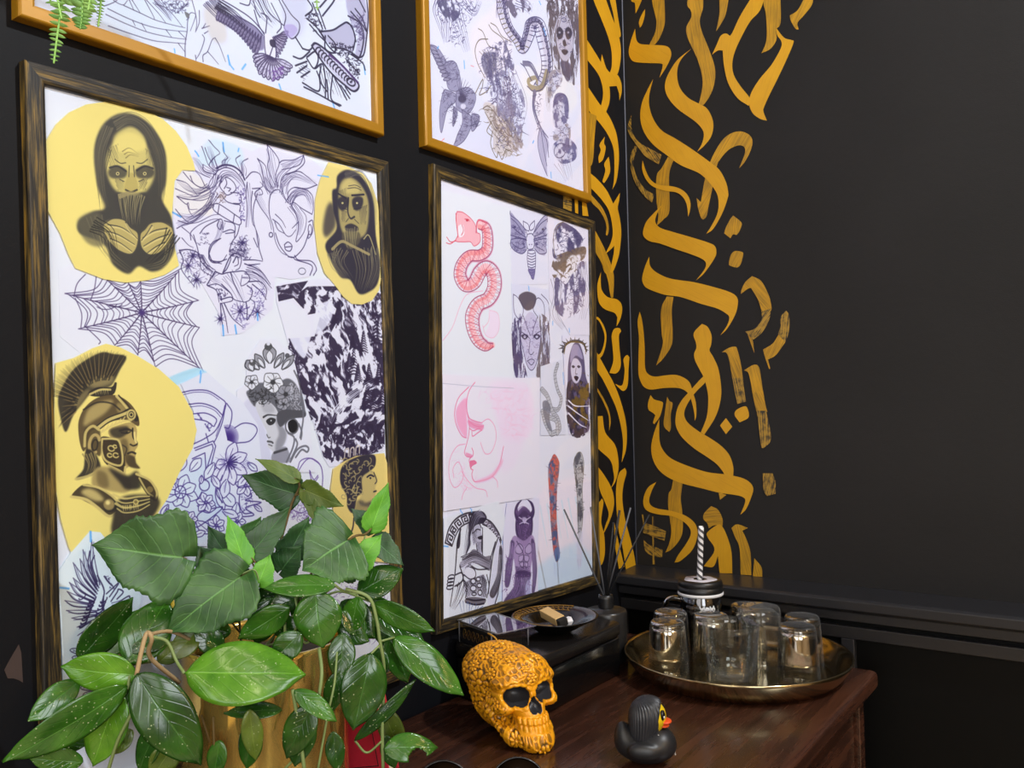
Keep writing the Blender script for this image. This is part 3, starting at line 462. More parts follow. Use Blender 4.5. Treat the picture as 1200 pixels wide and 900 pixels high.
def art_d2():
    cv = Canvas('D2', paper=(.90, .885, .955))
    d1, d2, d3 = Crop(cv, 515, 230, 4.5), Crop(cv, 590, 240, 8.18), Crop(cv, 590, 330, 4.737)
    d4, d5, d6, d7 = Crop(cv, 515, 435, 5.455), Crop(cv, 515, 580, 6.0), Crop(cv, 580, 570, 6.0), Crop(cv, 620, 510, 4.737)
    def sheet(nm, c, pts, col):
        SHEET[('D2', nm)] = [tuple(p) for p in c.px(pts)]
        c.fill(pts, col, 1, 0, False)
    RED, PNK = (.86, .30, .38), (.95, .62, .72)
    # tinted washes of the lower sheet
    d6.fill([(300, 60), (690, -40), (690, 420), (330, 600)], (.945, .885, .935), .8, 8); d6.fill([(300, 560), (560, 400), (690, 520), (690, 680), (330, 800), (40, 840), (60, 700)], (.80, .86, .96), .85, 8); d6.hatch([(310, 140), (640, 60), (600, 420), (330, 420)], 80, 50, (.80, .87, .97), 3.5, .6)
    # red snake
    sheet('snake', d1, [(2, -40), (372, 60), (390, 470), (395, 1010), (8, 1000)], (.90, .90, .965))
    body = [(215, 150), (245, 165), (255, 215), (250, 280), (215, 310), (160, 315), (120, 360), (110, 420), (140, 470), (185, 455), (215, 400), (250, 375), (285, 410), (290, 480), (260, 540), (205, 570), (175, 630), (180, 700), (205, 760), (245, 790), (285, 785)]
    S = spline(body, 8); n = len(S); T = np.gradient(S, axis=0); Nn = np.stack([-T[:, 1], T[:, 0]], 1)/np.hypot(T[:, 0], T[:, 1])[:, None]
    wd = np.interp(np.linspace(0, 1, n), [0, .1, .5, .8, .95, 1], [22, 26, 34, 36, 26, 8])
    Lf, Rt = S+Nn*wd[:, None], S-Nn*wd[:, None]
    d1.line(S, 13.5, (.97, .78, .80), .95, 7, sm=False)
    d1.line(S+Nn*wd[:, None]*.45, 6, (.94, .50, .50), .55, 3, sm=False, soft=1.2)
    for i in range(2, n-2, 2):
        if i % 4 == 0: d1.line([Lf[i], S[i]+Nn[i]*wd[i]*.3, Rt[min(i+2, n-1)]], .75, (.74, .25, .38), .75)
        d1.line([Lf[i], Rt[min(i+5, n-1)]], .55, RED, .6); d1.line([Rt[i], Lf[min(i+5, n-1)]], .5, RED, .5)
    d1.line(Lf, 1.2, (.62, .22, .38), .9, sm=False); d1.line(Rt, 1.3, (.55, .25, .45), .9, sm=False)
    d1.line(Rt-Nn*3, 2.2, (.82, .32, .42), .45, sm=False, soft=1)
    head = [(95, 80), (125, 85), (165, 115), (190, 150), (200, 190), (215, 200), (215, 240), (185, 262), (165, 240), (130, 240), (88, 235), (100, 200), (92, 150), (88, 110)]
    d1.fill(head, (.96, .70, .74), .95, .8); d1.line(head+head[:1], 1.0, RED, .85); d1.fill([(100, 160), (125, 150), (132, 200), (105, 215)], (.96, .92, .97), .95, .5)
    d1.lines([[(88, 90), (92, 150), (100, 215)], [(120, 150), (128, 180), (118, 205)], [(135, 120), (155, 122), (160, 132)], [(88, 235), (60, 240), (40, 215)], [(88, 230), (60, 250), (38, 245)]], 1.1, col=RED); d1.dot(148, 126, 7, (.8, .2, .3), .9)
    d1.line([(195, 190), (200, 140), (215, 125), (250, 140)], 2.4, (.86, .36, .46), .8)
    d1.lines([[(20, 760), (70, 690), (110, 580), (150, 515), (230, 498)], [(265, 600), (310, 620), (315, 700), (285, 745), (245, 730), (230, 680)], [(235, 690), (260, 660), (265, 610)]], .9, col=(.94, .66, .76), op=.9)
    d1.fill([(265, 600), (312, 630), (312, 710), (280, 745), (245, 725), (265, 670)], (.95, .84, .91), .7, 2)
    # moth, on the sheet with the masked woman
    sheet('moth', d2, [(65, 45), (330, 60), (420, 90), (425, 760), (80, 770)], (.885, .87, .945))
    MO = (.30, .26, .44)
    d2.fill([(70, 75), (130, 140), (200, 230), (215, 300), (215, 440), (170, 468), (100, 430), (75, 380), (72, 200)], (.56, .53, .68), .8, 1); d2.fill([(300, 230), (360, 140), (420, 95), (450, 130), (415, 200), (410, 460), (360, 475), (300, 420)], (.62, .59, .71), .7, 1)
    d2.lines([[(68, 60), (72, 100), (140, 150), (210, 240), (230, 290)], [(75, 130), (130, 180), (190, 270)], [(72, 290), (140, 310), (220, 330)], [(75, 330), (150, 320), (225, 340)], [(75, 330), (72, 390), (110, 440), (175, 468), (215, 440), (230, 400)], [(95, 380), (160, 420), (215, 400)], [(75, 200), (140, 260), (215, 310)],
              [(280, 290), (330, 190), (380, 120), (425, 95), (450, 130), (420, 160)], [(300, 260), (360, 180), (430, 130)], [(290, 330), (360, 310), (415, 290)], [(290, 345), (380, 325), (415, 325)], [(300, 420), (350, 470), (410, 460), (412, 420)], [(320, 400), (390, 440)], [(300, 300), (370, 270), (410, 220)], [(225, 300), (240, 280), (280, 280), (300, 330), (290, 410), (265, 425), (235, 420), (220, 350), (225, 300)],
              [(235, 440), (230, 520), (245, 620), (285, 715), (305, 620), (310, 520), (300, 440), (235, 440)], [(190, 155), (200, 220), (245, 250), (240, 190), (190, 155)], [(300, 150), (255, 200), (260, 245), (295, 220), (300, 150)]], 1.0, col=MO, op=.95)
    for y in range(460, 700, 26): d2.line([(236+max(0, y-600)*.35, y), (272, y+12), (306-max(0, y-600)*.25, y)], 1.0, MO, .9)
    d2.fill([(235, 620), (305, 620), (285, 710)], (.42, .37, .57), .8, .6)
    d2.dot(110, 212, 13, MO, .9); d2.dot(380, 235, 12, (.35, .30, .35), .9); d2.dot(320, 375, 14, MO, .8); d2.dot(195, 375, 12, MO, .7)
    d2.fill([(235, 310), (260, 295), (285, 320), (285, 380), (262, 420), (238, 390)], (.87, .85, .93), .95, .5); d2.dot(250, 380, 6, MO, .7); d2.dot(273, 380, 6, MO, .7)
    d2.scribble([(75, 130), (215, 280), (215, 330), (75, 330)], 34, 50, MO, .7); d2.scribble([(75, 340), (220, 340), (210, 450), (100, 430)], 26, 50, MO, .7); d2.scribble([(300, 280), (415, 200), (410, 460), (310, 420)], 46, 50, MO, .7)
    # woman with a dressed head of hair
    sheet('masked', d2, [(425, 80), (820, 215), (828, 900), (830, 1250), (640, 1250), (440, 900)], (.90, .87, .925))
    BR = (.45, .37, .33)
    d2.noisefill([(490, 250), (560, 170), (640, 200), (720, 260), (770, 360), (700, 440), (500, 520), (470, 400)], (.36, .33, .47), 14, .44, 7, seed=31); d2.noisefill([(480, 520), (600, 450), (780, 400), (770, 520), (640, 560), (560, 700), (470, 680)], BR, 12, .45, 7, 1.6, .7, .9, 33)
    d2.fill([(610, 540), (660, 480), (710, 510), (700, 600), (690, 720), (640, 760), (600, 700)], (.90, .87, .90), .9, 1.5); d2.line([(600, 600), (640, 570), (650, 600), (620, 640)], 2.0, BR, .9); d2.lines([[(490, 240), (520, 190), (575, 165)], [(490, 240), (480, 330), (490, 500)], [(555, 190), (510, 240), (500, 330)], [(470, 580), (520, 640), (600, 700)], [(680, 640), (700, 620), (720, 650), (700, 690)]], 1.2, col=BR)
    d2.noisefill([(690, 600), (770, 540), (790, 680), (770, 900), (640, 1080), (500, 1000), (500, 700), (600, 760)], (.40, .36, .50), 11, .50, 7, .6, 1.4, .9, 35); d2.hair([(740, 560), (760, 720), (790, 900), (760, 1100)], 7, 110, (.42, .36, .45), .9, .8); d2.hair([(500, 700), (520, 850), (490, 1050), (580, 1180)], 6, 90, (.42, .36, .45), .9, .8)
    d2.scribble([(500, 250), (640, 200), (770, 350), (700, 440), (500, 500)], 60, 60, (.25, .22, .40), 1.0); d2.scribble([(470, 520), (780, 400), (770, 540), (560, 720)], 46, 60, (.40, .32, .28), .9); d2.scribble([(520, 720), (780, 620), (780, 1000), (620, 1100)], 60, 70, (.34, .28, .42), .9)
    # horned woman
    sheet('horned', d3, [(45, 12), (250, 45), (262, 535), (60, 535)], (.865, .855, .925))
    H_ = (.29, .24, .40)
    d3.fill([(85, 80), (130, 55), (180, 80), (170, 140), (130, 160), (100, 130)], (.34, .29, .34), .9, 1); d3.noisefill([(50, 230), (100, 180), (95, 300), (110, 430), (130, 535), (70, 535), (52, 400)], H_, 7, .42, 7, .5, 2, .9, 41); d3.noisefill([(190, 180), (250, 220), (255, 400), (245, 530), (185, 535), (190, 430), (205, 300)], (.42, .36, .38), 7, .42, 7, .5, 2, .85, 43)
    d3.fill([(100, 270), (130, 180), (170, 180), (205, 270), (200, 360), (180, 450), (155, 490), (125, 450), (105, 360)], (.78, .74, .85), .85, 1.2)
    d3.lines([[(55, 70), (80, 90), (110, 150), (95, 210), (60, 170), (55, 70)], [(210, 70), (250, 120), (258, 220), (230, 240), (225, 130), (190, 90), (165, 150), (185, 190)], [(100, 270), (95, 310), (110, 380), (130, 460), (155, 492), (180, 460), (200, 370), (208, 290)], [(98, 278), (125, 295), (145, 315)], [(205, 275), (180, 290), (165, 315)], [(148, 320), (142, 390), (155, 405), (168, 390)], [(132, 440), (155, 430), (172, 440), (155, 462), (132, 440)], [(60, 240), (80, 330), (55, 380)], [(250, 230), (225, 330), (258, 460)], [(110, 190), (130, 250), (150, 300)], [(190, 190), (170, 250), (160, 300)]], 1.0, col=H_)
    for x in (118, 185): d3.fill([(x-20, 300), (x, 290), (x+20, 302), (x, 322)], (.22, .18, .3), .9, .6); d3.dot(x, 306, 7, (.9, .88, .95), .9)
    d3.scribble([(100, 200), (205, 200), (200, 400), (155, 480), (110, 400)], 50, 30, (.45, .38, .58), .7); d3.hair([(80, 250), (70, 400), (90, 530)], 8, 50, H_, .8, .8); d3.hair([(230, 250), (240, 400), (220, 530)], 8, 50, H_, .8, .8); d3.fill([(60, 80), (85, 100), (105, 150), (90, 200), (65, 160)], (.90, .89, .95), .7, 1)
    # small coiled snake
    sheet('coil', d3, [(205, 470), (330, 430), (345, 850), (205, 855)], (.865, .855, .905))
    for pts, w in (([(300, 460), (285, 520), (300, 600), (320, 650), (300, 710), (250, 700)], 4.5), ([(215, 600), (245, 640), (270, 720), (300, 760), (310, 820), (270, 845)], 6), ([(215, 720), (230, 780), (260, 840)], 5), ([(240, 680), (230, 740), (290, 770), (300, 840)], 5)):
        d3.line(pts, w+1.2, (.42, .40, .44), .9); d3.line(pts, w, (.76, .75, .78), .95)
        Q = spline(pts, 8)
        for i in range(0, len(Q)-1, 2): d3.line([Q[i]+(-8, 3), Q[i]+(8, -3)], .6, (.4, .38, .42), .7)
    d3.fill([(215, 680), (240, 660), (262, 700), (255, 760), (270, 830), (240, 800)], (.46, .45, .50), .8, 1)
    # veiled woman
    sheet('veiled', d3, [(325, 300), (470, 300), (480, 835), (365, 848), (345, 640)], (.895, .87, .93))
    V_, OL = (.20, .17, .25), (.44, .34, .16)
    d3.fill([(360, 440), (385, 350), (420, 345), (445, 420), (455, 520), (475, 600), (470, 720), (470, 830), (380, 840), (355, 720), (355, 560)], (.33, .28, .42), .9, 1)
    d3.noisefill([(355, 560), (475, 590), (470, 830), (370, 840)], V_, 7, .42, 8, 1, 1, .95, 51); d3.noisefill([(380, 560), (470, 520), (470, 760), (420, 830), (380, 830)], OL, 9, .52, 8, 1, 1, .95, 53)
    d3.fill([(372, 480), (385, 430), (410, 430), (432, 470), (428, 530), (405, 565), (382, 545)], (.84, .80, .88), .95, .8); d3.fill([(380, 360), (415, 355), (440, 430), (400, 410), (370, 450)], (.70, .65, .78), .8, 1.2)
    for x in (386, 416): d3.fill([(x-9, 470), (x, 464), (x+10, 472), (x, 480)], V_, .9, .4)
    d3.fill([(390, 530), (402, 522), (416, 532), (404, 552)], (.2, .13, .18), .95, .4); d3.line([(402, 480), (398, 510), (408, 512)], 1.0, V_, .7); d3.hatch([(385, 575), (425, 575), (420, 600), (390, 600)], 0, 6, V_, .7)
    d3.lines([[(360, 660), (400, 690), (475, 690)], [(358, 690), (410, 730), (470, 770)], [(360, 730), (420, 790), (460, 810)]], 2.2, col=(.93, .90, .96), op=.95, w1=.8)
    for i in range(15):
        a = math.radians(190+i*12); x, y = 390+62*math.cos(a), 375+45*math.sin(a)
        d3.line([(x, y), (x+22*math.cos(a+.4*(i % 3-1)), y+24*math.sin(a+.4*(i % 3-1)))], 2.0, (.27, .23, .24), .95, .3)
    d3.line([(330, 390), (345, 350), (390, 328), (440, 340), (460, 385)], 2.8, (.30, .26, .28), .9); d3.line([(335, 400), (350, 345), (400, 335), (450, 350), (455, 400)], 1.4, OL, .9)
    for p in ([(276, 220), (276, 240)], [(330, 505), (334, 570)], [(140, 25), (142, 50)], [(365, 260), (368, 280)]): d3.line(p, 1.6, BLU, .8)
    # pink profile
    sheet('pink', d4, [(18, 18), (480, 42), (640, 40), (640, 740), (600, 810), (25, 895)], (.915, .885, .955))
    d4.fill([(330, 80), (560, 90), (600, 300), (560, 420), (420, 440), (360, 300)], (.95, .83, .91), .55, 9); d4.fill([(400, 300), (570, 300), (480, 600), (380, 620)], (.94, .83, .91), .35, 9)
    d4.fill([(110, 230), (170, 170), (172, 280), (172, 420), (130, 380), (105, 310)], (.95, .62, .76), .8, 3)
    P_ = (.91, .42, .60)
    d4.lines([[(225, 70), (190, 120), (172, 190), (175, 260), (188, 330), (186, 400), (170, 470), (158, 520), (175, 545), (205, 545), (215, 520), (205, 490)], [(205, 545), (188, 565), (195, 590), (215, 570), (235, 585), (210, 600), (198, 620), (212, 630)], [(212, 630), (205, 660), (215, 695), (240, 705), (330, 675), (380, 600), (408, 480)], [(185, 100), (120, 170), (95, 260), (105, 340), (140, 410), (170, 425)],
              [(188, 320), (220, 345), (265, 355), (280, 345)], [(175, 260), (190, 300), (230, 320), (270, 330)], [(190, 365), (215, 380), (250, 365), (270, 378)], [(205, 385), (210, 415), (240, 395), (265, 378)]], 1.15, col=P_, op=.9)
    d4.fill([(180, 310), (230, 325), (280, 345), (270, 375), (210, 365), (185, 345)], (.93, .52, .68), .75, 1.6); d4.fill([(195, 570), (225, 575), (232, 588), (205, 605), (200, 628), (190, 600)], (.90, .40, .56), .8, .8); d4.fill([(230, 700), (330, 655), (400, 560), (395, 600), (340, 680), (250, 712)], (.95, .66, .78), .7, 2.5); d4.fill([(165, 520), (200, 530), (212, 545), (180, 548)], (.92, .5, .65), .7, 1.2)
    d4.lines([[(265, 330), (310, 305), (350, 350), (360, 430), (330, 515), (290, 525), (265, 470), (262, 455)], [(160, 465), (110, 480), (65, 560), (60, 670), (90, 740), (130, 720), (150, 660), (120, 580), (85, 620), (90, 680)], [(140, 640), (180, 700), (230, 745), (290, 760), (305, 800)], [(335, 670), (365, 700), (370, 740)], [(140, 820), (150, 780), (175, 740)]], .95, col=(.94, .55, .71), op=.85)
    d4.scribble([(250, 120), (560, 90), (590, 330), (470, 430), (370, 300)], 60, 120, (.95, .74, .85), .8, .6, .8); d4.scribble([(70, 450), (200, 600), (240, 760), (130, 800)], 20, 100, (.95, .72, .83), .8, .6, .7)
    # ancient foot soldier with spear, meander arch and shield
    sheet('soldier', d5, [(28, 160), (410, 40), (470, 180), (430, 340), (430, 560), (400, 810), (300, 860), (25, 880)], (.895, .895, .96))
    B_ = (.16, .13, .18)
    out_ = [(38, 335), (62, 240), (110, 170), (180, 130), (270, 116)]; in_ = [(85, 358), (112, 280), (150, 222), (210, 190), (270, 172)]
    d5.fill(out_+in_[::-1], (.90, .89, .95)); d5.line(out_, 2.2, B_); d5.line(in_, 1.8, B_); d5.line([out_[0], in_[0]], 1.8, B_)
    O_, I_ = spline(out_, 10), spline(in_, 10)
    def arc(t, r): return O_[int(min(t, 1)*(len(O_)-1))]*(1-r)+I_[int(min(t, 1)*(len(I_)-1))]*r
    for k in range(5):
        t = .04+.19*k; g = [(0, .85), (.02, .2), (.14, .2), (.135, .78), (.06, .75), (.065, .45), (.10, .45)]
        d5.line([arc(t+a, r) for a, r in g], 1.9, B_, .95, sm=False)
    o2, i2 = [(300, 160), (360, 190), (410, 260), (435, 330)], [(300, 205), (340, 225), (385, 270), (420, 320)]
    d5.fill(o2+i2[::-1], (.40, .36, .43), .9, .4); d5.line(o2, 2.0, B_); d5.line(i2, 1.6, B_)
    for i in range(5): d5.ring(325+i*22, 190+i*27, 9, 11, 1.2, .6, 0, 300, col=(.88, .87, .93))
    d5.fill([(205, 190), (240, 120), (300, 115), (330, 160), (300, 200), (250, 205), (215, 280), (215, 350), (180, 420), (200, 330)], (.17, .14, .22), .95, .5); d5.hair([(300, 125), (255, 150), (222, 250), (195, 380)], 9, 60, (.62, .60, .68), 1.0, .7); d5.hair([(230, 130), (205, 260), (180, 420)], 7, 40, B_, 1.0)
    d5.fill([(225, 260), (260, 205), (285, 215), (290, 260), (300, 300), (298, 400), (265, 430), (255, 340), (235, 350)], (.72, .70, .78), .95, .5); d5.fill([(264, 296), (298, 284), (301, 306), (278, 312)], B_, .95, .3); d5.fill([(292, 315), (302, 312), (300, 400), (290, 385)], B_, .85, .3); d5.hatch([(230, 270), (262, 240), (262, 330), (240, 340)], 60, 7, B_, .8, .7); d5.hatch([(262, 330), (290, 330), (286, 400), (268, 420)], 75, 7, B_, .8, .6); d5.lines([[(228, 270), (240, 220), (275, 200), (292, 230)], [(235, 265), (260, 240), (285, 245)], [(300, 230), (300, 420)], [(255, 340), (268, 430)]], 1.4, col=B_)
    d5.fill([(190, 430), (240, 380), (310, 430), (360, 430), (350, 530), (290, 490), (220, 470), (150, 510), (140, 480)], (.44, .41, .47), .9, .8); d5.hair([(170, 470), (250, 430), (350, 480)], 9, 80, B_, 1.3)
    d5.lines([[(140, 500), (160, 560), (170, 620)], [(170, 540), (190, 505), (240, 520), (250, 570), (215, 590), (170, 560)], [(110, 560), (150, 545), (165, 570), (150, 610), (105, 640)]], 1.8, col=B_); d5.fill([(168, 545), (190, 505), (240, 525), (248, 570), (210, 585)], (.89, .88, .95), .95, .5)
    d5.fill([(170, 620), (250, 580), (310, 560), (330, 640), (320, 720), (240, 700), (190, 720)], (.74, .72, .79), .8, 1); d5.hatch([(170, 620), (250, 580), (310, 560), (330, 640), (320, 720), (240, 700), (190, 720)], 65, 8, B_, 1.1, .8); d5.hatch([(290, 570), (330, 600), (325, 720), (300, 715)], 100, 6, B_, 1.2, .9)
    for x, y, rx, ry in ((235, 605, 16, 18), (270, 590, 14, 14), (235, 655, 20, 20), (278, 635, 16, 15), (282, 685, 14, 18), (240, 695, 16, 10)): d5.dot(x, y, (rx+ry)/2, (.90, .89, .95), .95, .4); d5.ring(x, y, rx, ry, 1.4, col=B_)
    d5.fill([(185, 725), (240, 715), (320, 730), (310, 765), (260, 775), (180, 755)], (.42, .38, .42), .9, .6); d5.line([(185, 728), (245, 740), (318, 732)], 2.0, B_); d5.line([(182, 752), (250, 770), (310, 762)], 2.0, B_); d5.lines([[(120, 640), (170, 600), (190, 660), (180, 720)], [(330, 560), (345, 640), (330, 720)], [(200, 480), (260, 520), (330, 520)], [(150, 500), (230, 470), (340, 520)]], 1.6, col=B_); d5.hair([(150, 500), (250, 460), (350, 500)], 8, 60, (.80, .78, .86), 1.1, .8); d5.hair([(230, 760), (220, 800), (210, 850)], 10, 180, (.38, .44, .62), 1.2, .8); d5.hair([(160, 620), (130, 720), (90, 800)], 6, 70, B_, 1.1, .8)
    d5.line([(145, 240), (122, 350), (105, 560), (72, 780)], 2.8, B_, .95, 1.2); d5.fill([(120, 320), (145, 240), (140, 360), (118, 370)], B_, .9)
    for k in range(4): d5.ring(80-k*3, 575+k*24, 24, 14, 1.5, -.3, 60, 330, col=B_)
    d5.fill([(405, 310), (436, 340), (440, 500), (400, 720), (370, 790), (335, 760), (345, 680), (390, 380)], (.86, .85, .92), 1, .5); d5.fill([(420, 360), (440, 420), (425, 620), (380, 720), (350, 690), (400, 560)], (.24, .21, .25), .9, 1.5); d5.lines([[(405, 310), (370, 440), (340, 690)], [(420, 310), (441, 400), (430, 600), (380, 790)], [(390, 330), (355, 450)]], 2.0, col=B_); d5.hair([(420, 420), (410, 560), (370, 700)], 7, 40, (.82, .8, .88), .8, .7)
    for p in ([(150, 100), (158, 130)], [(222, 95), (224, 118)], [(30, 358), (58, 362)], [(445, 325), (446, 345)], [(360, 800), (378, 800)]): d5.line(p, 1.8, BLU, .8)
    # bearded fighter in a horned helmet
    sheet('raider', d6, [(80, 115), (310, 80), (300, 420), (300, 800), (50, 850), (55, 340)], (.88, .855, .93))
    R1, R2 = (.27, .19, .35), (.52, .40, .60)
    d6.fill([(195, 90), (150, 120), (132, 180), (148, 240), (175, 200), (155, 160), (172, 115)], R1, .95, .5); d6.fill([(220, 88), (262, 115), (276, 180), (255, 235), (235, 200), (256, 165), (245, 120)], R1, .95, .5)
    d6.fill([(150, 200), (200, 140), (255, 200), (262, 300), (240, 380), (205, 420), (160, 370), (140, 300)], R1, .95, 1); d6.fill([(185, 225), (205, 215), (222, 230), (205, 260)], (.78, .72, .85), .85, .8); d6.hair([(200, 270), (200, 340), (200, 410)], 12, 90, R2, .9, .8)
    d6.fill([(110, 400), (135, 345), (200, 380), (255, 340), (276, 400), (250, 560), (240, 640), (150, 640), (135, 540)], (.64, .53, .71), .92, 1.2)
    for p in ([(140, 430), (165, 400), (195, 430), (180, 470), (145, 465)], [(210, 430), (240, 400), (258, 440), (240, 470), (212, 465)], [(165, 490), (195, 480), (190, 520), (165, 525)], [(205, 480), (235, 490), (230, 525), (205, 520)], [(168, 540), (195, 530), (190, 570)], [(205, 530), (228, 540), (215, 575)]): d6.line(p+p[:1], 1.3, R1, .9); d6.fill(p, (.78, .70, .84), .5, 1.5)
    d6.fill([(108, 380), (135, 400), (125, 500), (115, 600), (95, 700), (65, 690), (75, 540), (95, 480)], R1, .75, 1.2); d6.fill([(250, 380), (275, 390), (285, 480), (292, 600), (275, 740), (255, 740), (262, 600)], R1, .78, 1.2); d6.fill([(120, 410), (132, 440), (120, 480), (110, 450)], R2, .8, 1.2)
    d6.fill([(145, 600), (245, 600), (240, 680), (250, 800), (200, 820), (150, 800), (80, 840), (60, 800), (130, 700)], R1, .85, 2); d6.fill([(215, 680), (250, 660), (245, 780), (215, 790)], (.78, .78, .92), .8, 2)
    d6.hair([(125, 400), (112, 500), (85, 640)], 7, 44, (.66, .56, .74), 1.0, .8); d6.hair([(262, 400), (272, 520), (268, 700)], 6, 30, (.66, .56, .74), 1.0, .8); d6.hair([(160, 640), (150, 720), (100, 810)], 9, 80, (.62, .52, .70), 1.0, .8); d6.hair([(210, 640), (215, 720), (205, 800)], 8, 60, (.70, .64, .80), 1.0, .8); d6.lines([[(165, 215), (185, 228), (200, 240)], [(245, 215), (225, 228), (210, 240)], [(170, 262), (200, 250), (235, 262)], [(200, 240), (203, 256)]], 1.4, col=(.80, .74, .86)); d6.hair([(150, 190), (200, 150), (250, 190)], 5, 30, R2, 1.0, .8); d6.line([(150, 385), (195, 470), (197, 575)], 1.4, R1, .8); d6.hatch([(140, 560), (245, 560), (240, 610), (150, 610)], 15, 8, R1, 1.0, .8); d6.scribble([(140, 600), (245, 600), (240, 800), (90, 830)], 50, 40, R2, 1.0); d6.scribble([(75, 500), (120, 500), (95, 720), (60, 820)], 34, 30, (.42, .28, .52), 1.0); d6.scribble([(150, 200), (255, 200), (240, 370), (160, 370)], 34, 28, R2, .8); d6.scribble([(255, 480), (292, 480), (275, 740)], 20, 26, R2, .8)
    # two arm studies
    RE = (.80, .36, .33)
    armL = [(108, 190), (125, 130), (145, 105), (170, 150), (168, 210), (158, 300), (155, 440), (162, 560), (172, 650), (158, 705), (140, 660), (125, 520), (115, 340)]
    d7.fill(armL, (.56, .47, .55), .92, .8); d7.noisefill(armL, RE, 9, .45, 7, 1, 1.3, .9, 61); d7.noisefill(armL, (.30, .38, .55), 8, .56, 8, 1, 1.3, .9, 65); d7.scribble(armL, 60, 30, (.28, .25, .35), .8)
    d7.fill([(140, 640), (168, 620), (172, 680), (150, 690)], (.35, .45, .65), .8, 1); d7.hatch([(138, 710), (175, 710), (170, 810), (140, 790)], 86, 8, (.70, .76, .88), 1.2, .8)
    armR = [(250, 160), (265, 105), (290, 95), (305, 140), (305, 200), (298, 300), (302, 420), (295, 520), (280, 580), (272, 480), (268, 330)]
    d7.fill(armR, (.73, .71, .72), .95, .8); d7.noisefill(armR, (.34, .33, .37), 8, .52, 7, .8, 1.2, .9, 71); d7.scribble(armR, 50, 34, (.26, .25, .30), .9); d7.line(armR+armR[:1], .9, (.50, .46, .40), .8); d7.fill([(270, 560), (298, 540), (292, 720), (270, 700)], (.82, .80, .87), .7, 3); d7.hatch([(265, 690), (298, 690), (290, 760), (270, 750)], 86, 8, (.72, .72, .80), 1.2, .7)
    d1.line([(4, 985), (200, 1002), (390, 1012)], .8, (.72, .71, .78), .8)
    return cv
def art_g1():
    cv = Canvas('G1', res=2000, paper=(.845, .865, .955))
    a, b = Crop(cv, 90, 0, 6.667), Crop(cv, 240, 0, 6.0)
    N = (.22, .19, .33)
    a.fill([(-300, -300), (400, -200), (900, 100), (700, 330), (200, 190)], (.80, .86, .98), .5, 12); b.fill([(560, -40), (720, -40), (700, 200), (640, 260), (560, 160)], (.74, .74, .83), .6, 8); a.fill([(1000, 60), (1120, 60), (1180, 300), (1080, 330), (1010, 200)], (.80, .76, .72), .6, 6)
    # trailing robe and wing edge
    a.lines([[(215, 45), (260, 30), (310, 5), (330, -30)], [(290, 0), (330, 25), (370, 35), (400, 0)], [(245, 65), (400, 140), (560, 200), (700, 230), (865, 245)], [(230, 110), (380, 180), (560, 250), (740, 290), (860, 305)], [(250, 200), (420, 260), (600, 315), (740, 330), (855, 340)], [(370, 40), (500, 100), (620, 155), (760, 195), (850, 215)],
             [(410, -10), (450, 80)], [(430, -10), (500, 100)], [(530, -10), (600, 120), (610, 150)], [(540, -10), (640, 100), (700, 180)], [(600, -10), (680, 80), (740, 160)], [(620, 30), (700, 60), (770, 130), (830, 210)], [(700, 230), (745, 290)], [(510, 180), (545, 240)], [(440, 160), (460, 200)], [(800, 245), (855, 300)], [(795, 335), (845, 400)],
             [(850, 440), (850, 340), (865, 240), (870, 160), (890, 100), (930, 110), (920, 160), (890, 240)], [(900, -10), (930, 100), (940, 180), (930, 250)], [(960, 80), (960, 170), (935, 240)], [(870, 20), (830, 60), (770, 60), (700, 20)], [(850, 90), (880, 130), (860, 155)], [(985, 270), (1000, 300), (985, 360), (960, 420), (935, 460)], [(990, 480), (990, 430), (1025, 400), (1060, 310), (1085, 295)], [(1025, 400), (1060, 440), (1110, 500)], [(1085, 295), (1120, 360), (1165, 480)], [(980, 220), (1040, 200)], [(1000, 260), (1030, 240)], [(990, 215), (1010, 180)], [(930, 430), (935, 475)]], 1.1, col=N, op=.85, w1=.6)
    a.hair([(620, 0), (700, 90), (740, 150)], 6, 60, N, .9); a.scribble([(660, 0), (880, 0), (870, 80), (760, 110)], 40, 50, N, 1.1); a.fill([(845, 90), (885, 110), (865, 140)], (.40, .40, .42), .9, .6); a.hair([(1040, 0), (1120, 100), (1210, 200)], 12, 120, N, 1.4)
    for p in ([(765, 380), (770, 410)], [(1185, 430), (1195, 505)]): a.line(p, 1.8, BLU, .8)
    # dove diving, wings raised
    D_ = (.25, .21, .36)
    b.fill([(85, 70), (160, 100), (240, 110), (330, 170), (410, 240), (420, 340), (340, 340), (240, 230), (160, 180)], (.46, .42, .58), .8, 2)
    for i in range(16):
        t = i/15; r = (110+290*t, 60+190*t); q = (75+270*t, 90+250*t-40*math.sin(3.1*t)+30)
        b.feather(r, (q[0]+14, q[1]+24), 22, D_, 1.3, (.62, .59, .72), 3)
    b.hair([(90, 30), (200, 100), (300, 200)], 9, 70, (.16, .13, .24), 1.6, .9); b.lines([[(110, -10), (230, 60), (330, 130), (420, 230)], [(230, 110), (350, 180), (410, 245)], [(350, 70), (380, 170), (420, 240)]], 1.6, col=D_)
    for i in range(9):
        t = i/8; b.feather((440+90*t, 270-30*t), (520+130*t-60*t*t, 400-180*t), 22, D_, 1.2, (.70, .67, .78), 3)
    b.fill([(420, 250), (460, 235), (490, 300), (500, 380), (480, 440), (440, 430), (420, 340)], (.87, .87, .95), 1, .5); b.fill([(460, 280), (495, 280), (498, 330), (465, 320)], (.17, .14, .25), .9, 1); b.lines([[(420, 250), (425, 340), (440, 430)], [(495, 260), (505, 380), (490, 440)], [(450, 420), (480, 330)]], 1.4, col=D_)
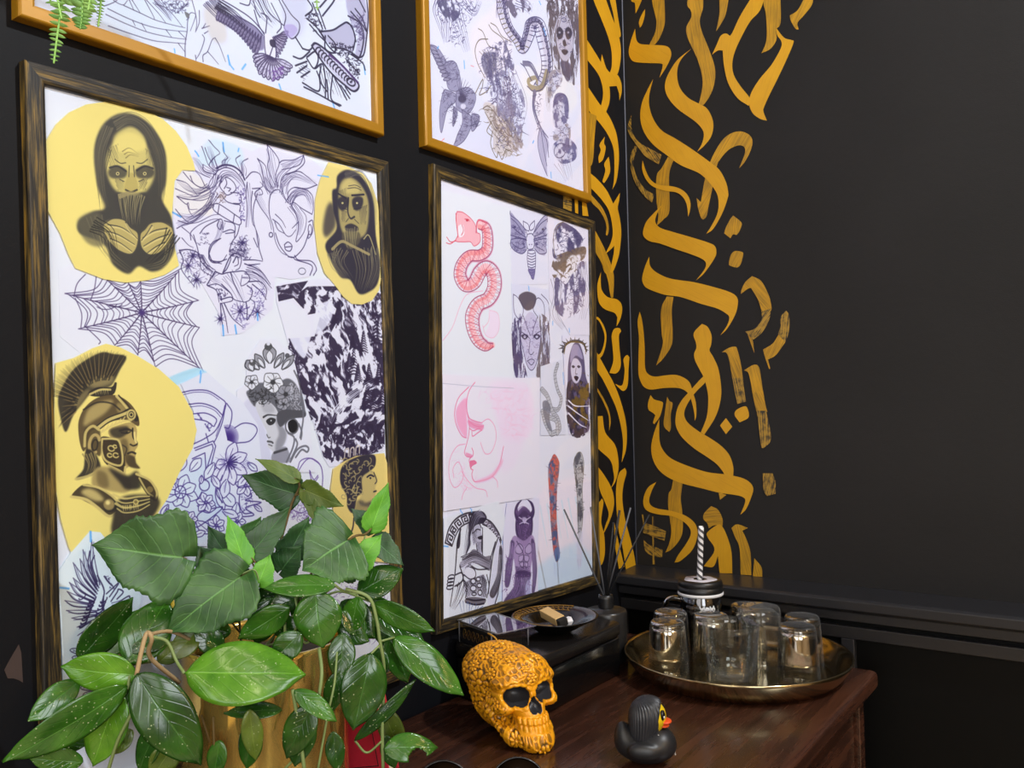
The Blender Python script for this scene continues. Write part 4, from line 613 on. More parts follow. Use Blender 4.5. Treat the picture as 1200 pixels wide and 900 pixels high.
    for i in range(13):
        t = i/12; an = math.radians(175-150*t); r = (455+40*t, 390+20*t); q = (r[0]+ (150-30*abs(t-.5))*math.cos(an)*(1 if t > .3 else .85), r[1]+(175-60*abs(t-.6))*math.sin(an)*.95)
        b.feather(r, q, 40, D_, 1.4, (.78, .76, .86), 3)
    b.scribble([(440, 480), (560, 460), (560, 540), (480, 570)], 30, 30, (.42, .25, .6), 1.2)
    b.lines([[(250, 20), (310, 35), (325, -10)], [(340, -20), (360, 60), (390, 120)], [(370, -20), (420, 90), (440, 130)], [(400, -20), (450, 80), (560, 180)], [(520, -10), (570, 100), (560, 180)], [(540, -10), (610, 100), (665, 160), (660, 230), (610, 270), (560, 190)], [(470, 20), (540, 170), (510, 230)], [(440, 130), (430, 230)], [(400, 90), (440, 110), (470, 150)]], 1.4, col=N); b.hair([(380, -10), (430, 90), (500, 170)], 8, 120, N, 1.0, .7); b.fill([(560, 180), (620, 170), (655, 210), (610, 265), (570, 240)], (.66, .60, .82), .7, 2)
    for p in ([(165, 390), (180, 450), (205, 485)], [(290, 450), (265, 485)], [(525, 590), (538, 628)], [(1120, 455), (1130, 520)], [(898, 710), (915, 760)]): b.line(p, 2.2, BLU, .8)
    # armoured warrior with a broad blade
    K = (.15, .13, .23)
    b.fill([(810, 220), (900, 215), (980, 160), (1030, 170), (1060, 250), (1040, 360), (920, 330), (850, 280)], (.66, .65, .76), .8, 2); b.fill([(1000, -20), (1120, -20), (1145, 220), (1100, 400), (1060, 380), (1080, 240), (1020, 130)], (.62, .60, .72), .7, 2)
    b.lines([[(810, 220), (900, 210), (960, 175), (1000, 155), (1030, 180), (1060, 260), (1045, 350)], [(1000, 155), (1040, 190), (1065, 290)], [(820, 235), (870, 320), (920, 370)], [(720, 130), (780, 180), (840, 260)], [(740, 170), (800, 240), (850, 290)], [(760, 20), (830, 200)], [(800, 60), (850, 200)], [(810, 50), (870, -20)], [(830, 110), (900, 20), (920, -20)], [(1030, 80), (1100, 160), (1140, 220)], [(1010, 110), (1090, 160), (1120, 260), (1090, 400), (1040, 380)], [(1140, -20), (1150, 120), (1140, 260), (1120, 380), (1085, 405)], [(1060, 60), (1110, 130), (1145, 230)], [(1080, -20), (1130, 80)], [(720, -10), (760, 60), (710, 110)], [(850, 250), (850, 340), (910, 370), (920, 310), (870, 250)], [(900, 330), (1000, 350), (1080, 400)], [(690, 340), (740, 350), (770, 310)], [(640, 260), (690, 340)]], 2.0, col=K)
    b.fill([(755, 320), (790, 305), (900, 390), (1060, 560), (1085, 610), (1050, 640), (990, 600), (880, 480), (780, 360)], (.76, .75, .85), .95, .5); b.line([(755, 320), (790, 305), (900, 390), (1060, 560), (1085, 610), (1050, 640), (990, 600), (880, 500), (780, 360), (755, 320)], 2.6, K)
    for i in range(12): b.ring(800+i*20, 350+i*20, 16, 20, 1.8, .6, 100, 330, col=K)
    b.ring(1030, 575, 34, 22, 2.0, .7, col=K); b.dot(1030, 575, 9, K, .8); b.line([(880, 385), (960, 450), (1080, 580)], 3.0, (.30, .20, .42), .9)
    b.scribble([(880, 300), (1050, 310), (1060, 390), (920, 390)], 44, 36, K, 1.6); b.scribble([(700, 80), (800, 100), (840, 240), (780, 250)], 26, 40, K, 1.5); b.scribble([(1020, 100), (1130, 100), (1130, 260), (1080, 380)], 40, 50, (.30, .26, .42), 1.3); b.scribble([(960, 380), (1100, 420), (1090, 560), (1000, 480)], 34, 50, K, 1.3)
    b.lines([[(720, 400), (780, 360), (800, 420), (770, 480), (720, 410)], [(780, 480), (830, 450), (850, 560), (850, 680)], [(640, 460), (720, 430)], [(650, 510), (720, 460)], [(680, 540), (740, 500)], [(690, 580), (800, 640), (810, 560), (790, 500)], [(700, 610), (800, 660), (950, 745)], [(860, 560), (870, 690)], [(900, 530), (890, 690), (960, 740)], [(900, 520), (960, 620), (1000, 700)], [(960, 600), (1020, 690)], [(990, 610), (1025, 660)], [(625, 395), (680, 410), (740, 360)], [(1030, 380), (1110, 440), (1130, 490)], [(1000, 420), (1090, 520)], [(820, 460), (810, 560), (860, 640)]], 2.0, col=K)
    b.hatch([(800, 460), (890, 520), (880, 690), (830, 640)], 75, 18, K, 1.3); b.hatch([(900, 540), (1000, 640), (1000, 700), (900, 660)], 70, 20, K, 1.1); b.hatch([(660, 480), (720, 440), (760, 500), (700, 570)], 30, 18, K, 1.0)
    # upper part of the sheet, above the picture's edge
    b.scribble([(-700, -900), (1150, -1300), (1150, -60), (-700, -300)], 160, 160, N, 1.3, .7)
    return cv
def art_g2():
    cv = Canvas('G2', res=2150, paper=(.865, .86, .95))
    h1, h2 = Crop(cv, 500, 0, 4.5), Crop(cv, 580, 0, 3.913)
    N, G, BR = (.31, .28, .44), (.40, .37, .50), (.44, .38, .33)
    h1.fill([(230, 180), (330, 60), (420, 0), (450, 300), (300, 420)], (.93, .875, .90), .6, 9); h2.fill([(120, 330), (300, 300), (380, 480), (200, 600)], (.93, .90, .86), .5, 9); h2.fill([(150, 480), (260, 430), (380, 700), (200, 780)], (.90, .86, .93), .5, 9)
    # hanging figure, top left
    h1.noisefill([(60, 0), (160, 0), (175, 80), (120, 120), (80, 60)], (.34, .32, .44), 9, .42, 7, .7, 1.2, .9, 81); h1.hair([(60, 0), (50, 60), (80, 160), (100, 225)], 3, 30, N, 1.3); h1.hair([(150, 60), (180, 150), (215, 270)], 8, 70, N, 1.0, .85); h1.hair([(200, 0), (250, 60), (280, 0)], 6, 60, N, 1.0, .8); h1.hair([(110, 100), (105, 170), (110, 220)], 6, 50, N, .9, .8); h1.scribble([(40, 0), (290, 0), (230, 120), (200, 240), (100, 220)], 70, 40, N, 1.0)
    # angel with spread feathered wings
    W = (.33, .30, .42); wf = (.56, .54, .66)
    for pts in ([(15, 235), (60, 250), (110, 330), (130, 380), (120, 420), (80, 380), (40, 300)], [(100, 330), (140, 320), (165, 350), (185, 440), (180, 480), (120, 470), (105, 400)], [(100, 470), (160, 500), (150, 540), (110, 580), (80, 700), (70, 600), (85, 500)], [(160, 480), (220, 460), (260, 500), (250, 560), (215, 600), (160, 570)], [(190, 580), (235, 610), (240, 660), (200, 740), (150, 770), (165, 710), (190, 650)], [(240, 600), (280, 610), (270, 660), (240, 690)], [(145, 560), (165, 590), (150, 650), (140, 660)]):
        h1.fill(pts, wf, .85, 1.2); h1.line(pts+pts[:1], .9, W, .8); h1.scribble(pts, 22, 40, W, .8, .8, .6)
    for i in range(9): h1.feather((60+i*9, 270+i*18), (18+i*9, 245+i*22), 16, W, .8, (.66, .64, .74), 2)
    for i in range(8): h1.line([(180, 500), (180+70*math.cos(-1.9+i*.25), 500+90*math.sin(-1.9+i*.25))], 1.3, W, .8, .3)
    h1.dot(190, 520, 22, (.25, .22, .33), .8, 2); h1.dot(195, 560, 14, (.9, .88, .95), .8, 1.5)
    # long-maned beast among flames
    h1.fill([(290, 300), (340, 270), (370, 300), (350, 400), (310, 390)], (.46, .44, .55), .8, 2); h1.fill([(300, 560), (340, 540), (400, 600), (450, 700), (450, 820), (360, 800), (350, 700)], (.80, .74, .72), .7, 2)
    h1.lines([[(325, 205), (280, 210), (258, 260), (270, 330), (310, 410)], [(275, 150), (300, 170), (330, 240), (380, 260)], [(330, 130), (350, 160), (400, 200), (430, 260)], [(340, 120), (370, 140), (400, 190), (450, 220)], [(260, 490), (290, 430), (300, 420), (295, 460), (280, 500), (320, 480), (340, 450)], [(300, 570), (330, 560), (380, 620), (420, 700), (450, 720)], [(350, 690), (340, 760), (370, 830), (380, 800), (400, 840), (420, 790), (450, 800)], [(310, 590), (350, 660), (370, 690)], [(345, 640), (320, 690), (350, 720)]], 1.2, col=BR)
    for i in range(9): h1.hair([(290+i*16, 270+i*4), (330+i*14, 330+i*30), (300+i*18, 420+i*44)], 2, 16, G if i % 2 else BR, .9, .8)
    h1.scribble([(290, 260), (450, 200), (470, 620), (330, 540), (290, 380)], 120, 46, N, .9, .8); h1.scribble([(300, 560), (400, 560), (500, 720), (480, 830), (360, 800)], 70, 44, BR, .9, .8); h1.noisefill([(310, 280), (440, 220), (460, 500), (350, 520), (330, 400)], (.36, .33, .47), 8, .55, 7, .8, 1.2, .75, 83); h1.noisefill([(330, 560), (450, 540), (520, 700), (480, 800), (380, 700)], (.50, .43, .42), 8, .52, 7, .8, 1.2, .6, 85)
    h2.scribble([(0, 320), (110, 360), (140, 480), (130, 640), (20, 700)], 110, 40, N, .9, .8); h2.noisefill([(20, 330), (100, 370), (140, 480), (110, 620), (20, 560)], (.48, .45, .58), 9, .52, 7, 1, 1, .7, 87); h2.hair([(60, 340), (110, 480), (90, 620)], 7, 90, G, .9, .8); h2.hair([(10, 560), (70, 640), (120, 690)], 7, 90, BR, .9, .8)
    for i in range(7): h2.dot(50+(i % 3)*8, 350+i*14, 4, N, .8)
    # scaled serpent
    body = [(30, -30), (40, 60), (65, 130), (105, 185), (130, 225), (160, 150), (170, 110), (200, 110), (220, 170), (240, 270), (235, 340), (200, 400), (160, 390), (160, 350), (190, 330), (160, 300), (130, 290)]
    S = spline(body[:12], 10); n = len(S); T = np.gradient(S, axis=0); Nn = np.stack([-T[:, 1], T[:, 0]], 1)/np.hypot(T[:, 0], T[:, 1])[:, None]
    wd = np.interp(np.linspace(0, 1, n), [0, .35, .45, .7, 1], [24, 18, 26, 28, 22])[:, None]
    h2.line(S, 13, (.80, .77, .84), .95, 11, sm=False); h2.line(S-Nn*wd*.45, 6, (.42, .39, .52), .85, 6, sm=False)
    h2.line(S+Nn*wd, 1.3, N, .9, sm=False); h2.line(S-Nn*wd, 1.4, N, .9, sm=False)
    for i in range(1, n-1, 3): h2.line([S[i]+Nn[i]*wd[i], S[i]+Nn[i]*wd[i]*.1], 1.1, BR if i < n*.4 else N, .9); h2.ring(*(S[i]-Nn[i]*wd[i]*.5), 9, 8, .9, 0, 0, 250, col=(.22, .19, .32))
    h2.line([(240, 330), (215, 400), (170, 400), (155, 370), (190, 355), (195, 380)], 8, (.62, .56, .46), .9, 4); h2.lines([[(130, 280), (170, 290), (205, 360)], [(120, 290), (140, 310), (170, 370)], [(245, 320), (225, 400), (180, 418), (150, 395)]], 1.5, col=N); h2.line([(135, 290), (165, 300), (200, 360)], 6, (.46, .43, .54), .9, 4)
    h2.line([(185, 420), (180, 490), (210, 580), (245, 630)], 6, (.46, .43, .55), .95, 1.5); h2.line([(178, 420), (176, 500), (205, 590), (240, 640)], 1.4, N); h2.scribble([(172, 420), (215, 430), (200, 540), (225, 600), (200, 590)], 24, 24, N, .9)
    h2.fill([(208, 585), (200, 640), (210, 720), (240, 805), (238, 720), (250, 660), (232, 620)], (.68, .65, .76), .8, 1); h2.lines([[(208, 585), (198, 650), (212, 730), (242, 805)], [(212, 590), (225, 680), (240, 760)], [(220, 600), (240, 650), (248, 720)]], 1.1, col=N); h2.noisefill([(45, 0), (170, 0), (160, 50), (120, 60), (100, 95), (75, 60)], (.40, .36, .45), 8, .48, 8, 1, 1, .9, 88); h2.hair([(100, 0), (150, 30), (170, 55)], 5, 50, N, 1.0)
    h1.hair([(400, -10), (380, 50), (380, 95)], 5, 40, N, 1.2)
    # skull-painted woman
    h2.noisefill([(240, 20), (300, -20), (380, 20), (390, 180), (370, 380), (340, 360), (270, 300), (255, 160)], (.38, .33, .36), 8, .42, 7, .5, 1.6, .92, 91)
    h2.fill([(280, 110), (310, 65), (345, 90), (362, 160), (355, 230), (330, 280), (305, 265), (285, 200)], (.74, .71, .78), .95, 1)
    for x in (298, 338): h2.fill([(x-15, 140), (x, 122), (x+17, 142), (x+12, 172), (x-6, 178)], (.22, .19, .25), .9, 1.2); h2.dot(x, 148, 5, (.75, .72, .78), .8)
    h2.fill([(312, 190), (322, 180), (330, 205), (318, 212)], (.2, .17, .22), .9, .8); h2.fill([(306, 232), (322, 225), (338, 236), (322, 252)], (.2, .16, .22), .9, .8); h2.ring(318, 90, 12, 9, 1.0, col=N); h2.hair([(275, 90), (262, 200), (290, 310)], 9, 50, (.42, .34, .33), 1.0); h2.hair([(365, 90), (380, 200), (350, 380)], 9, 50, (.27, .24, .32), 1.1); h2.scribble([(280, 110), (360, 110), (350, 240), (300, 250)], 26, 22, N, .8); h2.scribble([(240, 0), (390, 0), (370, 100), (270, 90)], 60, 30, (.30, .25, .28), 1.1); h2.fill([(300, 285), (345, 290), (350, 350), (330, 370)], (.33, .30, .40), .85, 2)
    # lower right: crouching figure
    for pts, col, sd in (([(250, 340), (300, 320), (310, 370), (270, 430), (245, 470)], (.62, .57, .60), 93), ([(275, 440), (320, 430), (340, 480), (335, 550), (300, 590), (268, 560)], (.42, .39, .54), 95), ([(280, 590), (340, 570), (345, 640), (300, 650), (270, 640)], (.62, .56, .58), 97), ([(270, 660), (330, 630), (375, 670), (370, 730), (310, 750), (275, 710)], (.40, .38, .54), 99)):
        h2.fill(pts, (.78, .76, .84), .8, 1.5); h2.noisefill(pts, col, 8, .48, 7, 1, 1, .9, sd); h2.scribble(pts, 24, 30, N, .8, .8)
    h2.hair([(310, 740), (330, 790), (340, 830)], 7, 70, (.52, .48, .58), .9, .7); h2.hair([(250, 400), (245, 450), (250, 510)], 4, 24, BR, .8, .7); h2.ring(305, 470, 30, 38, 1.1, .3, 150, 360, col=N); h2.ring(300, 690, 26, 34, 1.1, .3, 0, 300, col=N)
    for c, p in ((h1, [(65, 245), (60, 255)]), (h1, [(200, 320), (202, 360)]), (h2, [(205, 5), (212, 20)]), (h2, [(225, 130), (235, 160)]), (h2, [(258, 790), (260, 815)]), (h2, [(175, 655), (180, 645)])): c.line(p, 1.8, BLU, .8)
    for p in ([(95, 730), (80, 745)], [(235, 345), (250, 350)]): h1.line(p, 1.2, (.9, .5, .5), .7)
    h2.scribble([(-300, -1500), (380, -1300), (380, -60), (-300, -60)], 150, 120, N, 1.2, .7)
    return cv
# ---------------------------------------------------------------- materials
def srgb(*c): return tuple((v/12.92 if v <= .04045 else ((v+.055)/1.055)**2.4) for v in c)
def c255(r, g, b): return srgb(r/255, g/255, b/255)
MATS = {}
class NT:
    def __init__(s, name):
        s.m = bpy.data.materials.new(name); s.m.use_nodes = True; s.t = s.m.node_tree; s.n = s.t.nodes; s.l = s.t.links
        s.p = s.n['Principled BSDF']; s.out = s.n['Material Output']
    def add(s, k, **kw):
        n = s.n.new(k)
        for a, v in kw.items():
            if a.startswith('i_'): n.inputs[a[2:].replace('_', ' ')].default_value = v
            else: setattr(n, a, v)
        return n
    def link(s, a, b): s.l.new(a, b)
    def coords(s, kind='Object', scale=(1, 1, 1), rot=(0, 0, 0)):
        tc = s.add('ShaderNodeTexCoord'); mp = s.add('ShaderNodeMapping'); mp.inputs['Scale'].default_value = scale; mp.inputs['Rotation'].default_value = rot
        s.link(tc.outputs[kind], mp.inputs['Vector']); return mp.outputs['Vector']
    def noise(s, vec, scale, detail=4, rough=.55, dist=0):
        n = s.add('ShaderNodeTexNoise'); n.inputs['Scale'].default_value = scale; n.inputs['Detail'].default_value = detail; n.inputs['Roughness'].default_value = rough; n.inputs['Distortion'].default_value = dist
        if vec is not None: s.link(vec, n.inputs['Vector'])
        return n.outputs['Fac']
    def ramp(s, fac, stops, interp='LINEAR'):
        r = s.add('ShaderNodeValToRGB'); e = r.color_ramp.elements; r.color_ramp.interpolation = interp
        while len(e) < len(stops): e.new(.5)
        for q, (p, c) in zip(e, stops): q.position = p; q.color = (*c, 1) if len(c) == 3 else c
        s.link(fac, r.inputs['Fac']); return r.outputs['Color']
    def mix(s, fac, a, b):
        m = s.add('ShaderNodeMix', data_type='RGBA')
        for sock, v in ((m.inputs[0], fac), (m.inputs[6], a), (m.inputs[7], b)):
            if hasattr(v, 'is_linked'): s.link(v, sock)
            elif isinstance(v, (int, float)): sock.default_value = v
            else: sock.default_value = (*v, 1)
        return m.outputs[2]
    def math(s, op, a, b=None):
        m = s.add('ShaderNodeMath', operation=op)
        for i, v in enumerate((a, b)):
            if v is None: continue
            if hasattr(v, 'is_linked'): s.link(v, m.inputs[i])
            else: m.inputs[i].default_value = v
        return m.outputs[0]
    def bump(s, h, strength=.3, dist=.002):
        b = s.add('ShaderNodeBump'); b.inputs['Strength'].default_value = strength; b.inputs['Distance'].default_value = dist
        s.link(h, b.inputs['Height']); s.link(b.outputs['Normal'], s.p.inputs['Normal'])
    def set(s, col=None, rough=None, metal=None, **kw):
        for k, v in (('Base Color', col), ('Roughness', rough), ('Metallic', metal)):
            if v is None: continue
            if hasattr(v, 'is_linked'): s.link(v, s.p.inputs[k])
            else: s.p.inputs[k].default_value = (*v, 1) if k == 'Base Color' else v
        for k, v in kw.items(): s.p.inputs[k.replace('_', ' ')].default_value = v
        return s.m
def mat(name, fn):
    if name not in MATS: MATS[name] = fn(NT(name))
    return MATS[name]
def plain(name, col, rough=.5, metal=0, bump=0, bscale=200, var=.12, **kw):
    def f(t):
        v = t.coords(); n = t.noise(v, bscale*.25, 5)
        c = t.mix(n, tuple(x*(1-var) for x in col), tuple(min(1, x*(1+var)) for x in col))
        if bump: t.bump(t.noise(v, bscale, 4), bump, .001)
        return t.set(c, rough, metal, **kw)
    return mat(name, f)
def wall_mat(name, col, col2, bs=.25):
    def f(t):
        v = t.coords(); a = t.noise(v, 2.2, 5); b = t.noise(v, 420, 3)
        t.bump(t.math('ADD', t.math('MULTIPLY', b, .6), t.noise(v, 60, 3)), bs, .0012)
        return t.set(t.mix(t.ramp(a, [(.3, (0, 0, 0)), (.7, (1, 1, 1))]), col, col2), .62, 0, Specular_IOR_Level=.18)
    return mat(name, f)
def gold_paint(name, thin):
    """thin 0 = opaque, 1 = brushed thin, 2 = dry brush: the black of the wall shows between bristle marks"""
    def f(t):
        v = t.coords('UV', (1, 1, 1)); ob = t.coords()
        mp = t.add('ShaderNodeMapping'); mp.inputs['Scale'].default_value = (14, 420, 1); t.link(v, mp.inputs['Vector'])
        st = t.noise(mp.outputs['Vector'], 1.0, 3, .6); bl = t.noise(ob, 16, 4)
        g0, g1, k = c255(214, 162, 26), c255(190, 138, 18), c255(52, 46, 34)
        c = t.mix(bl, g1, g0)
        if thin == 0: c = t.mix(t.ramp(st, [(.3, (.25, .25, .25)), (.5, (0, 0, 0))]), c, c255(150, 105, 18))
        elif thin == 1: c = t.mix(t.ramp(t.math('ADD', t.math('MULTIPLY', st, .75), t.math('MULTIPLY', bl, .3)), [(.36, (.8, .8, .8)), (.62, (.12, .12, .12))]), c, c255(92, 76, 34))
        else: c = t.mix(t.ramp(t.math('ADD', t.math('MULTIPLY', st, .7), t.math('MULTIPLY', t.noise(ob, 90, 3), .4)), [(.47, (1, 1, 1)), (.60, (.12, .12, .12))]), c255(176, 138, 48), c255(42, 40, 36))
        return t.set(c, .48, .15)
    return mat(name, f)
def distressed(name='black and gold distressed wood'):
    def f(t):
        v = t.coords('UV'); mp = t.add('ShaderNodeMapping'); mp.inputs['Scale'].default_value = (16, 330, 1); t.link(v, mp.inputs['Vector'])
        mp2 = t.add('ShaderNodeMapping'); mp2.inputs['Scale'].default_value = (5, 40, 1); t.link(v, mp2.inputs['Vector'])
        a = t.noise(mp.outputs['Vector'], 1, 5, .65); b = t.noise(mp2.outputs['Vector'], 1, 3)
        sx = t.add('ShaderNodeSeparateXYZ'); t.link(v, sx.inputs[0]); ed = t.ramp(t.math('FRACT', t.math('MULTIPLY', sx.outputs[1], 10.0)), [(.0, (1, 1, 1)), (.035, (.15, .15, .15)), (.06, (0, 0, 0))])
        s = t.math('ADD', t.math('ADD', t.math('MULTIPLY', a, .75), t.math('MULTIPLY', b, .45)), t.math('MULTIPLY', ed, .085))
        c = t.ramp(s, [(.525, c255(20, 18, 17)), (.60, c255(46, 39, 27)), (.68, c255(100, 82, 42)), (.80, c255(150, 116, 44))])
        t.bump(a, .35, .0012)
        return t.set(c, .5, .1)
    return mat(name, f)
def gold_frame_mat():
    def f(t):
        v = t.coords('UV', (40, 300, 1)); n = t.noise(v, 1, 3)
        return t.set(t.mix(n, c255(158, 111, 6), c255(174, 125, 10)), t.ramp(n, [(.3, (.42,)*3), (.7, (.5,)*3)]), .2, Coat_Weight=.6, Coat_Roughness=.10)
    return mat('satin gold moulding', f)
def wood_mat():
    def f(t):
        v = t.coords('Object', (22, 1.6, 22)); a = t.noise(v, 2.5, 6, .6, .6); v2 = t.coords('Object', (160, 6, 160)); b = t.noise(v2, 1.5, 4)
        c = t.ramp(t.math('ADD', t.math('MULTIPLY', a, .7), t.math('MULTIPLY', b, .3)), [(.32, c255(34, 20, 15)), (.5, c255(58, 33, 23)), (.62, c255(78, 46, 31)), (.74, c255(46, 27, 20))])
        t.bump(b, .12, .0006)
        return t.set(c, t.ramp(a, [(.3, (.20,)*3), (.7, (.33,)*3)]), 0, Coat_Weight=.25, Coat_Roughness=.12)
    return mat('dark stained wood', f)
def glass_mat(name, col=(1, 1, 1), mirror=0.0, mcol=(.6, .56, .5), rough=.0):
    def f(t):
        t.set(col, rough, 0, Transmission_Weight=1.0, IOR=1.45)
        if mirror:
            g = t.add('ShaderNodeBsdfAnisotropic' if False else 'ShaderNodeBsdfGlossy'); g.inputs['Color'].default_value = (*mcol, 1); g.inputs['Roughness'].default_value = .04
            lw = t.add('ShaderNodeLayerWeight'); lw.inputs['Blend'].default_value = .35
            fac = t.math('ADD', t.math('MULTIPLY', lw.outputs['Facing'], .3), mirror)
            m = t.add('ShaderNodeMixShader'); t.link(fac, m.inputs[0]); t.link(t.p.outputs[0], m.inputs[1]); t.link(g.outputs[0], m.inputs[2]); t.link(m.outputs[0], t.out.inputs['Surface'])
        return t.m
    return mat(name, f)
def clear_mat(name, haze=.004, tint=(.97, .985, .98)):
    def f(t):
        tr = t.add('ShaderNodeBsdfTransparent'); tr.inputs['Color'].default_value = (*tint, 1); g = t.add('ShaderNodeBsdfGlossy'); g.inputs['Roughness'].default_value = .02; df = t.add('ShaderNodeBsdfDiffuse'); df.inputs['Color'].default_value = (.9, .92, .95, 1)
        lw = t.add('ShaderNodeLayerWeight'); lw.inputs['Blend'].default_value = .5
        fr = t.math('ADD', t.math('MULTIPLY', t.math('POWER', lw.outputs['Facing'], 3.0), .75), .06)
        m0 = t.add('ShaderNodeMixShader'); t.link(t.math('ADD', t.math('MULTIPLY', t.math('POWER', lw.outputs['Facing'], 5.0), .30), haze), m0.inputs[0]); t.link(tr.outputs[0], m0.inputs[1]); t.link(df.outputs[0], m0.inputs[2])
        m = t.add('ShaderNodeMixShader'); t.link(fr, m.inputs[0]); t.link(m0.outputs[0], m.inputs[1]); t.link(g.outputs[0], m.inputs[2]); t.link(m.outputs[0], t.out.inputs['Surface'])
        t.n.remove(t.p); return t.m
    return mat(name, f)
def lining_mat():
    def f(t):
        tr = t.add('ShaderNodeBsdfTransparent'); tr.inputs['Color'].default_value = (.6, .57, .52, 1); g = t.add('ShaderNodeBsdfGlossy'); g.inputs['Roughness'].default_value = .09; g.inputs['Color'].default_value = (.92, .88, .82, 1)
        m = t.add('ShaderNodeMixShader'); m.inputs[0].default_value = .85; t.link(tr.outputs[0], m.inputs[1]); t.link(g.outputs[0], m.inputs[2]); t.link(m.outputs[0], t.out.inputs['Surface']); t.n.remove(t.p); return t.m
    return mat('smoked mirror lining', f)
def pane_mat(name='picture glass', refl=1.0):
    def f(t):
        tr = t.add('ShaderNodeBsdfTransparent'); g = t.add('ShaderNodeBsdfGlossy'); g.inputs['Roughness'].default_value = .03
        lw = t.add('ShaderNodeLayerWeight'); lw.inputs['Blend'].default_value = .5
        fr = t.math('ADD', t.math('MULTIPLY', t.math('POWER', lw.outputs['Facing'], 5.0), .75*refl), .022*refl)
        m = t.add('ShaderNodeMixShader'); t.link(fr, m.inputs[0]); t.link(tr.outputs[0], m.inputs[1]); t.link(g.outputs[0], m.inputs[2]); t.link(m.outputs[0], t.out.inputs['Surface'])
        t.n.remove(t.p); return t.m
    return mat(name, f)
def leaf_mat(name, dark, light, rough, specks, vein, back=None):
    def f(t):
        uv = t.coords('UV'); sp = t.add('ShaderNodeSeparateXYZ'); t.link(uv, sp.inputs[0]); X, Y = sp.outputs[0], sp.outputs[1]
        ay = t.math('ABSOLUTE', t.math('SUBTRACT', Y, .5))
        ob = t.coords('Object'); n = t.noise(ob, 38, 4)
        c = t.mix(t.ramp(n, [(.35, (0, 0, 0)), (.68, (1, 1, 1))]), dark, light)
        # side veins run forward from the midrib
        ph = t.math('SUBTRACT', t.math('MULTIPLY', X, 7.0), t.math('MULTIPLY', ay, 5.0)); fr = t.math('ABSOLUTE', t.math('SUBTRACT', t.math('FRACT', ph), .5))
        sv = t.ramp(fr, [(.0, (vein,)*3), (.09, (0, 0, 0))]); c = t.mix(sv, c, tuple(min(1, v*1.6+.02) for v in light) if not specks else tuple(v*.55 for v in dark))
        mr = t.ramp(ay, [(.0, (min(1, vein*2.2),)*3), (.010, (min(1, vein*1.6),)*3), (.020, (0, 0, 0))]); c = t.mix(mr, c, tuple(min(1, v*2+.03) for v in light))
        if specks:
            vo = t.add('ShaderNodeTexVoronoi', feature='F1'); vo.inputs['Scale'].default_value = 300; vo.inputs['Randomness'].default_value = 1; t.link(ob, vo.inputs['Vector'])
            gate = t.ramp(t.noise(ob, 48, 2), [(.47, (0, 0, 0)), (.56, (1, 1, 1))]); rnd = t.ramp(vo.outputs['Color'], [(.42, (0, 0, 0)), (.5, (1, 1, 1))])
            sf = t.math('MULTIPLY', t.math('MULTIPLY', t.ramp(vo.outputs['Distance'], [(.13, (1, 1, 1)), (.24, (0, 0, 0))]), gate), rnd)
            c = t.mix(t.math('MULTIPLY', sf, specks), c, c255(190, 205, 160))
        t.bump(t.math('SUBTRACT', t.math('MULTIPLY', n, .4), t.math('ADD', sv, mr)), .35, .0015)
        return t.set(c, rough, 0, Specular_IOR_Level=.55)
    return mat(name, f)
def image_mat(key, cv):
    img = bpy.data.images.new('drawings '+key, cv.w, cv.h); px = np.ones((cv.h, cv.w, 4), np.float32); px[..., :3] = np.clip(cv.a[::-1]*np.array([.985, 1.015, 1.06]), 0, .985); img.pixels.foreach_set(px.ravel()); img.update(); img.pack()
    def f(t):
        tx = t.add('ShaderNodeTexImage', image=img, extension='EXTEND', interpolation='Cubic'); t.link(t.add('ShaderNodeTexCoord').outputs['UV'], tx.inputs['Vector'])
        v = t.coords(); t.bump(t.noise(v, 26, 3), .12, .004)
        return t.set(tx.outputs['Color'], .55, 0, Specular_IOR_Level=.3)
    return mat('paper '+key, f)
# ---------------------------------------------------------------- mesh helpers
COL = bpy.context.scene.collection
def empty(name, loc, label, cat, group=None, rotz=0):
    o = bpy.data.objects.new(name, None); COL.objects.link(o); o.location = loc; o.rotation_euler = (0, 0, rotz); o.empty_display_size = .02
    o['label'] = label; o['category'] = cat
    if group: o['group'] = group
    return o
def mesh(name, V, F, material, parent=None, smooth=True, uv=None, local=False, mi=None, label=None):
    """one mesh object; V in world metres unless local; uv = per-vertex list"""
    V = np.asarray(V, float)
    if parent is not None and not local: V = V-np.array(root_loc(parent))
    me = bpy.data.meshes.new(name); me.from_pydata([tuple(v) for v in V], [], [tuple(int(i) for i in f) for f in F]); 
    for m in (material if isinstance(material, (list, tuple)) else [material]): me.materials.append(m)
    if mi is not None: me.polygons.foreach_set('material_index', np.asarray(mi, np.int32))
    if uv is not None:
        L = me.uv_layers.new(name='UVMap'); li = np.empty(len(me.loops), np.int32); me.loops.foreach_get('vertex_index', li); L.data.foreach_set('uv', np.asarray(uv, np.float32)[li].ravel())
    me.polygons.foreach_set('use_smooth', [bool(smooth)]*len(me.polygons)); me.update()
    o = bpy.data.objects.new(name, me); COL.objects.link(o)
    if parent is not None: o.parent = parent
    if label: o['label'] = label
    return o
def root_loc(p):
    x = np.zeros(3)
    while p is not None: x = x+np.array(p.location); p = p.parent
    return x
def struct(o): o['kind'] = 'structure'; return o
def tag(o, label, cat, group=None):
    o['label'] = label; o['category'] = cat
    if group: o['group'] = group
    return o
def bevel(o, w, seg=2):
    b = o.modifiers.new('bevel', 'BEVEL'); b.width = w; b.segments = seg; b.limit_method = 'ANGLE'; b.harden_normals = True
    return o
